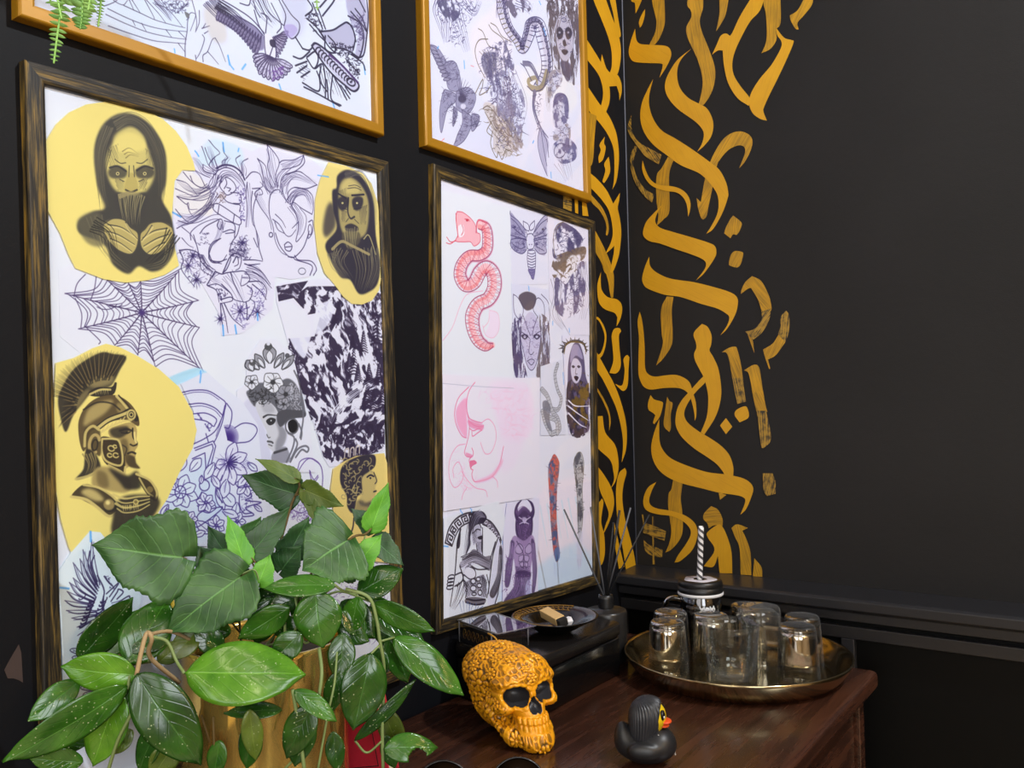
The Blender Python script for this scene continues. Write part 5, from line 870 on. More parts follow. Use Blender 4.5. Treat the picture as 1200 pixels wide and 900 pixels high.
def box(x0, x1, y0, y1, z0, z1):
    V = [(x, y, z) for x in (x0, x1) for y in (y0, y1) for z in (z0, z1)]
    return V, [(0, 1, 3, 2), (4, 6, 7, 5), (0, 4, 5, 1), (2, 3, 7, 6), (0, 2, 6, 4), (1, 5, 7, 3)]
def join(parts):
    V, F = [], []
    for v, f in parts:
        n = len(V); V += [tuple(p) for p in v]; F += [tuple(i+n for i in q) for q in f]
    return V, F
def lathe(prof, seg=48, c=(0, 0, 0), closed=False, wob=None):
    V, F = [], []; n = len(prof)
    for i in range(seg):
        a = 2*math.pi*i/seg; k = 1 if wob is None else wob(a)
        for r, z in prof: V.append((c[0]+r*k*math.cos(a), c[1]+r*k*math.sin(a), c[2]+z))
    for i in range(seg):
        j = (i+1) % seg
        for q in range(n if closed else n-1):
            w = (q+1) % n; F.append((i*n+q, j*n+q, j*n+w, i*n+w))
    if not closed:
        if prof[0][0] < 1e-6: pass
    return V, F
def tube(P, r, seg=8, cap=True):
    P = np.asarray(P, float); n = len(P); R = np.full(n, r) if np.isscalar(r) else np.interp(np.linspace(0, 1, n), np.linspace(0, 1, len(r)), r)
    T = np.gradient(P, axis=0); T /= np.linalg.norm(T, axis=1)[:, None]+1e-9
    a = np.array([0, 0, 1.]) if abs(T[0][2]) < .9 else np.array([1., 0, 0]); V, F = [], []
    for i in range(n):
        s = np.cross(T[i], a); s /= np.linalg.norm(s)+1e-9; u = np.cross(s, T[i]); a = u
        for k in range(seg): t = 2*math.pi*k/seg; V.append(P[i]+(s*math.cos(t)+u*math.sin(t))*R[i])
    for i in range(n-1):
        for k in range(seg): m = (k+1) % seg; F.append((i*seg+k, i*seg+m, (i+1)*seg+m, (i+1)*seg+k))
    if cap: F.append(tuple(range(seg))[::-1]); F.append(tuple((n-1)*seg+k for k in range(seg)))
    return V, F
def smooth_outline(pts, n=5, sharp=68):
    P = np.asarray(pts, float); m = len(P); cor = []
    for i in range(m):
        a, b = P[i]-P[i-1], P[(i+1) % m]-P[i]; la, lb = np.hypot(*a)+1e-9, np.hypot(*b)+1e-9
        if math.degrees(math.acos(max(-1, min(1, (a@b)/(la*lb))))) > sharp: cor.append(i)
    if not cor: return spline(P, n, True)
    out = []
    for k, i in enumerate(cor):
        j = cor[(k+1) % len(cor)]; idx = [(i+t) % m for t in range(((j-i) % m or m)+1)]
        out.append(spline(P[idx], n)[:-1] if len(idx) > 2 else P[idx[:1]])
    return np.vstack(out)
from mathutils.geometry import tessellate_polygon
def flat_poly(P3):
    """triangles of a flat outline given as 3-D points"""
    V = [Vector(p) for p in P3]; return [tuple(p) for p in P3], [tuple(t) for t in tessellate_polygon([V])]
# ---- signed distance shapes turned into a mesh by surface nets
def nets(f, lo, hi, h):
    lo = np.array(lo, float); n = np.ceil((np.array(hi)-lo)/h).astype(int)+1
    ax = [lo[i]+h*np.arange(n[i]) for i in range(3)]; X, Y, Z = np.meshgrid(*ax, indexing='ij'); S = f(X, Y, Z); ins = S < 0
    nc = n-1; cnt = np.zeros(nc); acc = np.zeros((*nc, 3)); E = []
    cs = lambda d: tuple(slice(d[i], d[i]+nc[i]) for i in range(3))
    off = [(i, j, k) for i in (0, 1) for j in (0, 1) for k in (0, 1)]
    for a in off:
        for d in range(3):
            if a[d]: continue
            b = list(a); b[d] = 1; sa, sb = S[cs(a)], S[cs(b)]; cr = (sa < 0) != (sb < 0)
            t = np.where(cr, sa/(sa-sb+1e-12), 0); cnt += cr
            for q in range(3): acc[..., q] += np.where(cr, a[q]+(t if q == d else 0), 0)
    act = cnt > 0; idx = -np.ones(nc, int); idx[act] = np.arange(act.sum())
    g = np.argwhere(act); V = lo+h*(g+acc[act]/cnt[act][:, None]); F = []
    for d in range(3):
        u, w = (d+1) % 3, (d+2) % 3; sl = [slice(1, nc[i]) for i in range(3)]; s2 = list(sl); sl[d] = slice(0, nc[d]); s2 = [slice(1, nc[i]) for i in range(3)]; s2[d] = slice(1, nc[d]+1)
        a, b = ins[tuple(sl)], ins[tuple(s2)]
        for cr, flip in ((a & ~b, False), (~a & b, True)):
            p = np.argwhere(cr)+1; p[:, d] -= 1
            q = []
            for du, dw in ((-1, -1), (0, -1), (0, 0), (-1, 0)):
                r = p.copy(); r[:, u] += du; r[:, w] += dw; q.append(idx[r[:, 0], r[:, 1], r[:, 2]])
            Q = np.stack(q, 1); F.append(Q[:, ::-1] if flip else Q)
    return V, np.vstack(F)
def grad(f, V, e=4e-4):
    G = np.stack([f(*(V+np.eye(3)[i]*e).T)-f(*(V-np.eye(3)[i]*e).T) for i in range(3)], 1); return G/(np.linalg.norm(G, axis=1)[:, None]+1e-12)
def ell(X, Y, Z, c, r):
    k = np.sqrt(((X-c[0])/r[0])**2+((Y-c[1])/r[1])**2+((Z-c[2])/r[2])**2); return (k-1)*min(r)
def capsule(X, Y, Z, a, b, r):
    a, b = np.array(a), np.array(b); d = b-a; t = np.clip(((X-a[0])*d[0]+(Y-a[1])*d[1]+(Z-a[2])*d[2])/(d@d), 0, 1)
    return np.sqrt((X-a[0]-t*d[0])**2+(Y-a[1]-t*d[1])**2+(Z-a[2]-t*d[2])**2)-r
def smin(a, b, k): h = np.clip(.5+.5*(b-a)/k, 0, 1); return b*(1-h)+a*h-k*h*(1-h)
def smax(a, b, k): return -smin(-a, -b, k)
def attr(o, name, vals):
    a = o.data.attributes.new(name, 'FLOAT', 'POINT'); a.data.foreach_set('value', np.asarray(vals, np.float32))
# ---------------------------------------------------------------- the room
M_WL = wall_mat('black wall paint', c255(11, 12, 16), c255(15, 16, 21)); M_WR = wall_mat('black wall paint, calligraphy wall', c255(28, 27, 27), c255(35, 34, 34))
M_TR = plain('black satin trim paint', c255(34, 34, 37), .34, bump=.15, bscale=160); M_TR2 = plain('black satin panel paint', c255(3, 3, 3), .5, Specular_IOR_Level=.15, bump=.2, bscale=90)
M_FL = plain('pale floor', c255(205, 184, 150), .5); M_CE = plain('off white ceiling paint', c255(190, 188, 184), .8)
wl = struct(mesh('wall_left', *box(-.1, 0, -3.6, 0, 0, 2.9), M_WL, smooth=False)); wr = struct(mesh('wall_right', *box(-.1, 3.6, 0, .1, 0, 2.9), M_WR, smooth=False))
struct(mesh('floor', *box(-.1, 3.6, -3.6, .1, -.08, 0), M_FL, smooth=False)); struct(mesh('ceiling', *box(-.1, 3.6, -3.6, .1, 2.9, 2.98), M_CE, smooth=False))
M_BK = plain('pale plaster', c255(196, 182, 158), .85)
struct(mesh('wall_front', *box(-.1, 3.7, -3.7, -3.6, 0, 2.9), M_BK, smooth=False)); struct(mesh('wall_far', *box(3.6, 3.7, -3.6, .1, 0, 2.9), M_BK, smooth=False))
def zz(v): return v+ZS
def prism_x(x0, x1, prof):      # profile in (y, z), run along x
    n = len(prof); V = [(x0, y, z) for y, z in prof]+[(x1, y, z) for y, z in prof]
    return V, [(i, (i+1) % n, n+(i+1) % n, n+i) for i in range(n)]+[tuple(range(n))[::-1], tuple(n+i for i in range(n))]
led = mesh('trim_1', *prism_x(0, 3.6, [(0, zz(-.331)), (-.086, zz(-.335)), (-.092, zz(-.339)), (-.092, zz(-.3545)), (-.086, zz(-.3575)), (-.080, zz(-.361)), (-.080, zz(-.3765)), (-.066, zz(-.3765)), (0, zz(-.3765))]), M_TR, smooth=False); struct(bevel(led, .0015))
struct(mesh('trim_2', *prism_x(0, 3.6, [(0, zz(-.3765)), (-.058, zz(-.3765)), (-.058, .10), (0, .10)]), M_TR2, smooth=False))
struct(bevel(mesh('trim_3', *join([box(0, 3.6, -.074, -.058, zz(-.409), zz(-.387))]+[box(a, b, -.074, -.058, .20, zz(-.4085)) for a, b in ((0, .010), (.440, .463), (1.35, 1.375), (2.3, 2.325))]), M_TR, smooth=False), .002))
struct(mesh('baseboard_right', *prism_x(0, 3.6, [(0, 0), (-.09, 0), (-.09, .18), (-.075, .20), (0, .20)]), M_TR, smooth=False))
struct(mesh('trim_4', *tube([(.0012, -.0012, zz(-.331)), (.0012, -.0012, 2.9)], .0014, 6), plain('corner sealant', c255(92, 96, 110), .6)))
pp = on_x(24, 765); wp = [(5, 785), (12, 772), (22, 755), (25, 765), (27, 800), (22, 797), (16, 795), (9, 795)]
mesh('worn_paint', *flat_poly([on_x(x, y, .0005) for x, y in wp]), plain('worn brown undercoat', c255(58, 45, 42), .7), wl, smooth=False)
# ---------------------------------------------------------------- gold calligraphy brushed on both walls
def lettering(name, plane, strokes, parent, label):
    V, F, U, MI = [], [], [], []
    for k, (ox, oy, s, kind, pts) in enumerate(strokes):
        P = np.asarray(pts, float)/s+np.array([ox, oy])
        W = np.array([plane(x, y, (1 if plane is on_x else -1)*(.0005+.00012*(k % 9))) for x, y in P])
        q = W[:, 1:] if plane is on_x else W[:, [0, 2]]
        q = smooth_outline(q, 5)
        d = (.0005+.00012*(k % 9)); P3 = [(d, a, b) for a, b in q] if plane is on_x else [(a, -d, b) for a, b in q]
        v, f = flat_poly(P3); n = len(V); c = q-q.mean(0); ev, ew = np.linalg.eigh(c.T@c); ax, ay = ew[:, 1], ew[:, 0]
        V += v; F += [tuple(i+n for i in t) for t in f]; U += [(float(p@ax)+k*.37, float(p@ay)) for p in q]; MI += [kind]*len(f)
    return mesh(name, V, F, [gold_paint('gold wall paint', 0), gold_paint('gold wall paint, thin', 1), gold_paint('gold wall paint, dry brush', 2)], parent, False, U, mi=MI, label=label)
A = (680, 0, 3.75); B = (680, 220, 3.75); Cc = (680, 440, 3.75); K3 = (660, 200, 7.5)
RS = [(A, 0, [(215, -30), (225, 5), (240, 15), (243, 60), (258, 30), (282, -30)]), (A, 0, [(285, 40), (272, 60), (258, 95), (262, 122), (272, 108), (283, 70)]),
 (A, 1, [(310, -40), (318, 20), (330, 70), (335, 100), (328, 145), (303, 197), (325, 197), (350, 165), (370, 110), (372, 60), (368, -40)]),
 (A, 0, [(241, 126), (222, 180), (213, 225), (220, 255), (240, 272), (300, 277), (352, 279), (362, 290), (348, 342), (375, 300), (397, 255), (399, 228), (388, 208), (365, 200), (310, 197), (265, 193), (248, 178), (243, 150)]),
 (A, 1, [(478, -40), (470, 20), (485, 45), (488, 75), (466, 120), (470, 160), (487, 200), (520, 275), (538, 360), (525, 440), (515, 462), (540, 462), (575, 410), (592, 350), (590, 290), (565, 215), (535, 140), (525, 90), (540, 30), (538, -40)]),
 (A, 0, [(488, 214), (430, 260), (395, 310), (375, 355), (373, 395), (390, 435), (430, 480), (500, 530), (532, 562), (543, 590), (535, 630), (514, 667), (545, 640), (575, 600), (585, 555), (578, 515), (555, 475), (520, 455), (475, 430), (440, 390), (426, 340), (430, 290), (450, 252)]),
 (A, 1, [(610, -40), (612, 50), (605, 100), (597, 137), (615, 110), (640, 60), (657, -40)]),
 (A, 1, [(806, -20), (806, 20), (815, 60), (820, 140), (815, 190), (796, 234), (835, 215), (862, 175), (861, 130), (880, 100), (880, -20)]),
 (A, 0, [(770, -40), (745, 0), (700, 75), (670, 140), (658, 158), (640, 147), (617, 158), (600, 195), (579, 240), (605, 222), (626, 222), (632, 290), (650, 365), (690, 430), (740, 465), (745, 432), (705, 380), (675, 330), (668, 280), (680, 225), (712, 155), (748, 92), (790, 45), (820, -40)]),
 (A, 0, [(859, 120), (866, 155), (884, 183), (880, 215), (840, 285), (790, 345), (755, 400), (742, 440), (745, 470), (760, 500), (790, 522), (820, 530), (805, 490), (808, 470), (830, 420), (865, 350), (905, 265), (937, 188), (928, 176), (895, 165)]),
 (A, 1, [(1000, -40), (980, 0), (955, 45), (921, 68), (925, 90), (945, 125), (960, 130), (955, 100), (985, 65), (1018, 20), (1030, -40)]),
 (A, 1, [(385, 690), (358, 738), (335, 775), (335, 880), (343, 945), (336, 992), (365, 965), (392, 925), (390, 780), (400, 730), (412, 700)]),
 (A, 1, [(698, 740), (718, 690), (725, 660), (715, 642), (690, 640), (650, 660), (615, 700), (600, 730), (580, 830), (565, 900), (555, 950), (540, 965), (530, 955), (518, 915), (511, 870), (530, 888), (545, 800), (560, 740), (590, 670), (630, 610), (670, 583), (710, 578), (745, 595), (757, 625), (745, 670), (722, 712)]),
 (A, 0, [(320, 348), (295, 395), (270, 455), (264, 520), (280, 580), (320, 635), (380, 682), (440, 725), (520, 760), (565, 800), (600, 850), (608, 900), (600, 945), (575, 995), (553, 1028), (585, 1005), (625, 935), (648, 870), (650, 845), (640, 800), (610, 745), (560, 705), (490, 655), (420, 610), (360, 575), (325, 530), (305, 475), (303, 420)]),
 (A, 2, [(225, 505), (208, 555), (215, 590), (240, 630), (262, 660), (290, 690), (345, 722), (357, 680), (310, 655), (265, 630), (238, 600), (225, 560)]), (A, 2, [(240, 640), (222, 680), (222, 735), (240, 800), (280, 860), (315, 890), (325, 855), (285, 830), (255, 790), (238, 745), (235, 700), (250, 650)]),
 (A, 0, [(274, 704), (272, 745), (290, 790), (320, 820), (370, 838), (420, 845), (450, 865), (468, 900), (474, 952), (482, 925), (484, 890), (470, 855), (440, 830), (400, 818), (345, 812), (310, 790), (288, 750)]),
 (B, 0, [(362, 73), (320, 115), (290, 150), (276, 190), (280, 215), (305, 235), (350, 245), (420, 270), (480, 290), (530, 310), (552, 330), (545, 360), (508, 408), (545, 375), (590, 310), (598, 280), (590, 255), (560, 240), (480, 215), (400, 192), (350, 175), (330, 150), (337, 115)]),
 (B, 1, [(672, 122), (658, 140), (640, 175), (632, 200), (660, 222), (672, 205), (690, 205), (708, 170), (706, 150)]), (B, 1, [(680, 278), (662, 295), (653, 335), (665, 345), (690, 350), (705, 335), (716, 295), (710, 282)]),
 (B, 1, [(380, 478), (355, 535), (358, 640), (362, 690), (333, 782), (365, 750), (400, 695), (406, 640), (402, 540), (410, 480)]),
 (B, 0, [(303, 303), (285, 345), (272, 395), (278, 425), (300, 445), (370, 470), (440, 480), (530, 510), (600, 530), (640, 552), (655, 570), (645, 605), (616, 648), (645, 620), (680, 560), (692, 515), (690, 485), (665, 462), (600, 440), (500, 415), (400, 400), (340, 375), (308, 345)]),
 (B, 0, [(261, 545), (252, 590), (258, 660), (256, 740), (256, 815), (265, 850), (280, 875), (310, 887), (370, 880), (430, 880), (465, 895), (485, 925), (500, 985), (503, 1024), (510, 1000), (508, 945), (495, 900), (480, 855), (450, 832), (415, 822), (370, 825), (330, 830), (300, 820), (285, 790), (283, 700), (278, 630), (270, 575)]),
 (B, 0, [(535, 598), (505, 628), (498, 650), (508, 680), (510, 705), (500, 730), (505, 760), (525, 800), (545, 840), (560, 900), (562, 950), (555, 1010), (530, 1075), (545, 1085), (590, 1015), (612, 955), (620, 890), (608, 800), (585, 745), (568, 715), (575, 690), (577, 650), (560, 612)]),
 (Cc, 0, [(545, 0), (520, 25), (480, 70), (445, 110), (425, 150), (418, 200), (425, 235), (450, 275), (500, 320), (560, 360), (600, 390), (625, 420), (640, 442), (672, 442), (672, 400), (655, 350), (620, 310), (570, 275), (520, 245), (475, 210), (458, 180), (460, 150), (480, 110), (510, 70), (550, 28)]),
 (B, 1, [(755, 388), (725, 415), (708, 450), (706, 467), (735, 445), (750, 440), (780, 490), (795, 535), (800, 560), (838, 540), (836, 500), (825, 465), (795, 410)]), (B, 2, [(796, 545), (796, 580), (765, 620), (725, 632), (760, 668), (800, 635), (830, 580), (838, 530)]), (B, 1, [(733, 635), (748, 680), (765, 727), (757, 670)]),
 (B, 2, [(905, 540), (880, 570), (880, 610), (870, 650), (900, 680), (915, 640), (920, 590), (915, 555)]), (B, 1, [(872, 645), (845, 685), (803, 711), (812, 745), (830, 797), (835, 795), (825, 755), (860, 735), (900, 680)]),
 (B, 1, [(680, 698), (650, 705), (622, 723), (642, 725), (655, 760), (668, 840), (715, 840), (705, 770), (690, 712)]), (B, 2, [(668, 835), (680, 900), (690, 950), (728, 940), (722, 900), (714, 835)]),
 (B, 1, [(762, 778), (720, 802), (738, 813), (748, 850), (757, 905), (803, 895), (795, 840), (785, 788)]), (Cc, 1, [(757, 78), (765, 120), (775, 160), (822, 160), (812, 120), (803, 65)]), (Cc, 2, [(775, 155), (785, 230), (795, 310), (805, 320), (835, 290), (835, 240), (822, 180), (818, 155)]), (Cc, 2, [(802, 430), (805, 500), (820, 530), (858, 520), (858, 470), (845, 430)]),
 (Cc, 0, [(640, 187), (614, 220), (640, 258), (668, 225)]), (Cc, 0, [(722, 135), (686, 152), (679, 175), (700, 206), (739, 185), (736, 148)]), (Cc, 0, [(309, 86), (298, 120), (300, 150), (320, 165), (330, 175), (320, 205), (325, 214), (350, 180), (363, 130), (358, 115), (325, 105)]),
 (Cc, 1, [(382, 93), (372, 160), (367, 220), (391, 249), (398, 230), (398, 170), (406, 124), (392, 112)]),
 (Cc, 1, [(410, 450), (400, 500), (388, 520), (386, 570), (395, 640), (400, 690), (390, 740), (374, 778), (400, 765), (435, 725), (450, 680), (448, 600), (442, 540), (450, 470)]),
 (Cc, 0, [(347, 192), (325, 250), (312, 310), (318, 365), (345, 415), (390, 450), (450, 475), (530, 495), (610, 515), (680, 525), (715, 535), (725, 555), (703, 613), (730, 585), (755, 525), (760, 495), (745, 470), (710, 450), (640, 435), (560, 425), (480, 400), (400, 365), (362, 325), (348, 280)]), (Cc, 1, [(608, 512), (614, 547), (642, 525)]),
 (Cc, 0, [(334, 468), (300, 490), (280, 530), (278, 570), (295, 595), (340, 610), (400, 618), (450, 640), (480, 670), (485, 700), (465, 740), (430, 790), (414, 822), (440, 815), (490, 770), (512, 720), (515, 680), (500, 645), (460, 615), (400, 595), (340, 585), (310, 570), (303, 545), (315, 505)]),
 (Cc, 2, [(277, 645), (275, 690), (290, 697), (370, 728), (377, 685), (330, 663)]), (Cc, 2, [(278, 720), (285, 768), (310, 790), (360, 800), (362, 766), (300, 742)]), (Cc, 2, [(316, 620), (318, 830), (327, 830), (322, 620)]), (Cc, 2, [(270, 610), (276, 650), (282, 650), (277, 612)]),
 (Cc, 1, [(575, 574), (545, 605), (541, 630), (558, 650), (565, 672), (590, 658), (625, 662), (625, 630), (605, 590)]), (Cc, 0, [(605, 656), (558, 690), (562, 715), (590, 768), (543, 838), (585, 840), (605, 793), (612, 868), (668, 870), (665, 780), (650, 720), (627, 668)]),
 (Cc, 1, [(690, 654), (664, 670), (680, 710), (700, 760), (705, 875), (752, 878), (748, 780), (730, 720), (712, 682), (737, 670)]), (Cc, 1, [(765, 803), (758, 882), (800, 885), (796, 842)])]
LS = [(A, 0, [(50, -40), (58, 0), (95, 90), (125, 170), (138, 230), (138, 290), (130, 320), (160, 330), (175, 280), (178, 210), (165, 140), (140, 75), (95, -40)]), (A, 0, [(125, -40), (130, 0), (145, 60), (155, 120), (172, 165), (178, 150), (165, 70), (150, -40)]),
 (A, 0, [(95, 238), (92, 280), (110, 320), (128, 380), (160, 378), (170, 410), (172, 442), (182, 405), (180, 365), (165, 330), (140, 325), (115, 300)]), (A, 0, [(20, 160), (65, 230), (100, 290), (120, 340), (130, 400), (128, 450), (113, 494), (90, 470), (100, 420), (95, 370), (75, 320), (20, 250)]),
 (A, 0, [(20, 360), (30, 470), (85, 540), (120, 590), (145, 650), (150, 720), (148, 790), (141, 833), (160, 790), (170, 700), (165, 620), (150, 560), (120, 500), (80, 450)]), (A, 1, [(30, 490), (35, 740), (55, 710), (63, 600), (72, 510)]),
 (A, 0, [(108, 600), (85, 635), (90, 660), (80, 690), (82, 717), (100, 700), (112, 650), (105, 630)]), (A, 0, [(125, 688), (105, 720), (110, 750), (97, 797), (107, 802), (130, 760), (130, 720)]),
 (K3, 0, [(200, -30), (238, 20), (300, 75), (380, 170), (440, 290), (470, 240), (498, 195), (492, 260), (480, 330), (498, 420), (510, 530), (503, 650), (488, 750), (455, 850), (430, 897), (413, 887), (425, 820), (445, 720), (448, 660), (420, 690), (376, 728), (378, 715), (415, 640), (435, 560), (428, 460), (400, 350), (350, 270), (290, 200), (200, 110)]),
 (K3, 1, [(248, 213), (290, 260), (340, 320), (380, 400), (400, 480), (398, 540), (386, 572), (374, 562), (380, 490), (360, 420), (320, 350), (260, 290), (245, 260)]), (K3, 1, [(286, 565), (330, 640), (380, 720), (410, 800), (437, 897), (370, 902), (340, 820), (300, 740), (270, 660)]),
 (K3, 2, [(0, 200), (75, 230), (75, 360), (0, 330)]), (K3, 0, [(100, 240), (130, 250), (132, 380), (105, 370)]), (K3, 0, [(165, 270), (205, 290), (222, 400), (170, 395)]),
 (B, 1, [(60, 180), (75, 205), (110, 275), (140, 350), (148, 400), (145, 482), (133, 477), (120, 400), (95, 330), (65, 275)]), (B, 0, [(91, 370), (76, 420), (76, 470), (85, 510), (110, 535), (150, 550), (163, 570), (159, 610), (175, 580), (184, 540), (180, 510), (160, 490), (120, 480), (95, 450), (90, 410)]),
 (B, 0, [(60, 570), (85, 590), (105, 640), (105, 680), (90, 725), (65, 740), (78, 750), (95, 740), (110, 700), (115, 650), (105, 610), (80, 570)]), (B, 0, [(150, 620), (138, 650), (142, 700), (145, 760), (128, 814), (160, 815), (178, 780), (172, 700), (170, 650), (180, 630), (172, 617)]),
 (B, 0, [(55, 690), (70, 790), (100, 845), (130, 905), (160, 975), (180, 1055), (188, 1125), (182, 1208), (200, 1155), (205, 1095), (200, 1025), (180, 945), (150, 865), (115, 800)]), (B, 0, [(205, 735), (190, 755), (195, 800), (190, 850), (180, 870), (153, 862), (170, 880), (190, 893), (208, 870), (212, 800), (216, 745)]),
 (Cc, 1, [(70, 60), (105, 125), (125, 180), (127, 244), (134, 200), (125, 150), (105, 105), (75, 55)]), (Cc, 0, [(60, 180), (65, 300), (130, 370), (145, 420), (148, 460), (133, 498), (155, 465), (168, 410), (165, 350), (150, 300), (110, 250), (98, 178)]),
 (Cc, 0, [(60, 380), (85, 500), (110, 560), (125, 610), (110, 660), (98, 704), (125, 650), (145, 590), (148, 540), (135, 490), (100, 430)]), (Cc, 0, [(196, 406), (170, 430), (158, 490), (158, 560), (162, 620), (170, 690), (185, 750), (203, 870), (245, 840), (235, 780), (215, 700), (195, 620), (185, 540), (190, 480), (203, 428)]),
 (Cc, 0, [(95, 540), (70, 600), (75, 830), (95, 830), (108, 780), (105, 700), (92, 640), (102, 560)]), (Cc, 0, [(150, 648), (152, 740), (170, 850), (194, 840), (170, 740)])]
lettering('gold_calligraphy', on_y, [(*a, k, p) for a, k, p in RS], wr, 'gold brush calligraphy on the right wall'); lettering('gold_calligraphy', on_x, [(*a, k, p) for a, k, p in LS], wl, 'gold brush calligraphy on the left wall')
# ---------------------------------------------------------------- framed pictures
ART = {'D1': art_d1(), 'D2': art_d2(), 'G1': art_g1(), 'G2': art_g2()}
PANE = pane_mat()
def framed(key, label, fm, prof, sheets):
    y0, z0, W, H, dl = FR[key]; m = MOULD[key]
    root = empty('framed_picture', tuple(fr_pt(key, W/2, H, 0)), label, 'picture', 'framed tattoo drawings on the left wall')
    V, F, U = [], [], []
    for a0, b0, a1, b1 in ((0, 0, 1, 0), (1, 0, 1, 1), (1, 1, 0, 1), (0, 1, 0, 0)):
        n = len(V)
        for w, h in prof:
            for e, (a, b) in enumerate(((a0, b0), (a1, b1))):
                p = (w+(W-2*w)*a, w+(H-2*w)*b); V.append(fr_pt(key, p[0], p[1], h)); l = W if a0 != a1 else H
                U.append((e*l+1.7*a0+2.9*b0, w+h*.5+.1*a1))
        for i in range(len(prof)-1): F.append((n+2*i, n+2*i+1, n+2*i+3, n+2*i+2))
    mesh('moulding', V, F, fm, root, False, U)
    def slab(name, pts, X, material, th=.0004, label=None):
        q = [fr_inv(key, p) for p in pts]; n = len(q)
        v = [fr_pt(key, a, b, X) for a, b in q]; t = [tuple(i) for i in flat_poly([(a, b, 0) for a, b in q])[1]]
        uv = [(a/W, 1-b/H) for a, b in q]
        back = [fr_pt(key, a, b, X-th) for a, b in q]
        o = mesh(name, v+back, t+[(i, (i+1) % n, n+(i+1) % n, n+i) for i in range(n)], material, root, False, uv+uv, label=label); fix(o); return o
    im = image_mat(key, ART[key])
    rect = [fr_pt(key, a, b, 0) for a, b in ((m*.7, m*.7), (W-m*.7, m*.7), (W-m*.7, H-m*.7), (m*.7, H-m*.7))]
    slab('backing_sheet', rect, .0055, im, .004)
    for i, (nm, lab) in enumerate(sheets):
        pts = SHEET[(key, nm)]; q = np.array([fr_inv(key, on_x(x, y, PAPER_X)) for x, y in pts])
        q[:, 0] = np.clip(q[:, 0], m*.72, W-m*.72); q[:, 1] = np.clip(q[:, 1], m*.72, H-m*.72)
        slab('drawing_sheet', [fr_pt(key, a, b, 0) for a, b in q], 0.0058+.00022*i, im, .0002, lab)
    mesh('glass_pane', *box(.0084, .0096, *sorted((rect[0][1]+.004, rect[1][1]-.004)), rect[2][2]+.006, rect[0][2]-.006), PANE, root, False)
def fix(o):
    b = __import__('bmesh').new(); b.from_mesh(o.data); __import__('bmesh').ops.recalc_face_normals(b, faces=b.faces); b.to_mesh(o.data); b.free()
PD = [(0, 0), (0, .0100), (.0008, .0116), (.0022, .0122), (.0160, .0112), (.0182, .0104), (.0194, .0090), (.0202, .0050)]
PG = [(0, 0), (0, .0105), (.0005, .0128), (.0016, .0143), (.0030, .0148), (.0132, .0148), (.0150, .0143), (.0162, .0128), (.0170, .0105), (.0176, .0050)]
GF = gold_frame_mat(); DF = distressed()
framed('D1', 'wide black and gold picture frame holding pasted drawings and yellow stencil portraits, behind the plant', DF, PD, [('web', 'spider web drawing'), ('sketch', 'purple line drawing of two women'), ('forest', 'black and white mountain forest print'), ('crowned', 'grey portrait of a woman in a flower crown'), ('lilies', 'purple line drawing of lilies'), ('hooded', 'yellow stencil sheet with a hooded bearded portrait'), ('cloaked', 'yellow oval stencil sheet with a cloaked portrait'), ('warrior', 'yellow stencil sheet with a crested helmet warrior'), ('curly', 'yellow stencil sheet with a curly haired profile'), ('wings', 'pale sheet with a pair of wings')])
framed('D2', 'narrow black and gold picture frame with a red snake and a pink profile drawing', DF, PD, [('snake', 'red snake drawing'), ('moth', 'moth drawing'), ('masked', 'drawing of a woman with dressed hair'), ('horned', 'purple drawing of a horned woman'), ('coil', 'grey drawing of a small coiled snake'), ('veiled', 'dark drawing of a veiled woman'), ('pink', 'pink pencil drawing of a face in profile'), ('soldier', 'ink drawing of an ancient soldier'), ('raider', 'purple drawing of a fighter in a horned helmet')])
framed('G1', 'gold picture frame with a diving dove drawing, the fern hanging over its lower left edge', GF, PG, [])
framed('G2', 'gold picture frame with a scaled serpent drawing, touching the painted corner', GF, PG, [])
# ---------------------------------------------------------------- chest of drawers
WOOD = wood_mat()
t = empty('wooden_chest', (.26, -.70, 0), 'dark brown stained wooden chest standing in the corner under the framed pictures', 'chest')
X0, X1, Y0, Y1 = .004, .519, -1.30, -.146
bevel(mesh('chest_top', *box(X0, X1, Y0, Y1, TZ-.030, TZ), WOOD, t, False), .009, 4)
mesh('chest_body', *box(X0+.012, X1-.040, Y0+.03, Y1-.012, .10, TZ-.030), WOOD, t, False)
for y in (Y1-.038, Y0+.03): bevel(mesh('corner_post', *box(X1-.042, X1-.022, y, y+.026, .0006, TZ-.030), WOOD, t, False), .002)
for y in (Y1-.038, Y0+.03): bevel(mesh('corner_post', *box(X0+.006, X0+.026, y, y+.026, .0006, TZ-.030), WOOD, t, False), .002)
ys = np.linspace(Y0+.056, Y1-.038, 3)
for z0, z1 in ((.13, .33), (.34, .54), (.55, .775)):
    for a, b in zip(ys[:-1], ys[1:]):
        d = bevel(mesh('drawer', *box(X1-.044, X1-.030, a+.006, b-.006, z0, z1), WOOD, t, False), .004)
        mesh('drawer_knob', *lathe([(0, .026), (.009, .025), (.013, .018), (.009, .010), (.006, .004), (.006, 0)], 20), plain('aged brass knob', (.35, .22, .08), .35, 1), d, True, local=True)
        k = d.children[0]; k.location = (X1-.030-t.location.x, (a+b)/2-t.location.y, (z0+z1)/2); k.rotation_euler = (0, math.pi/2, 0)
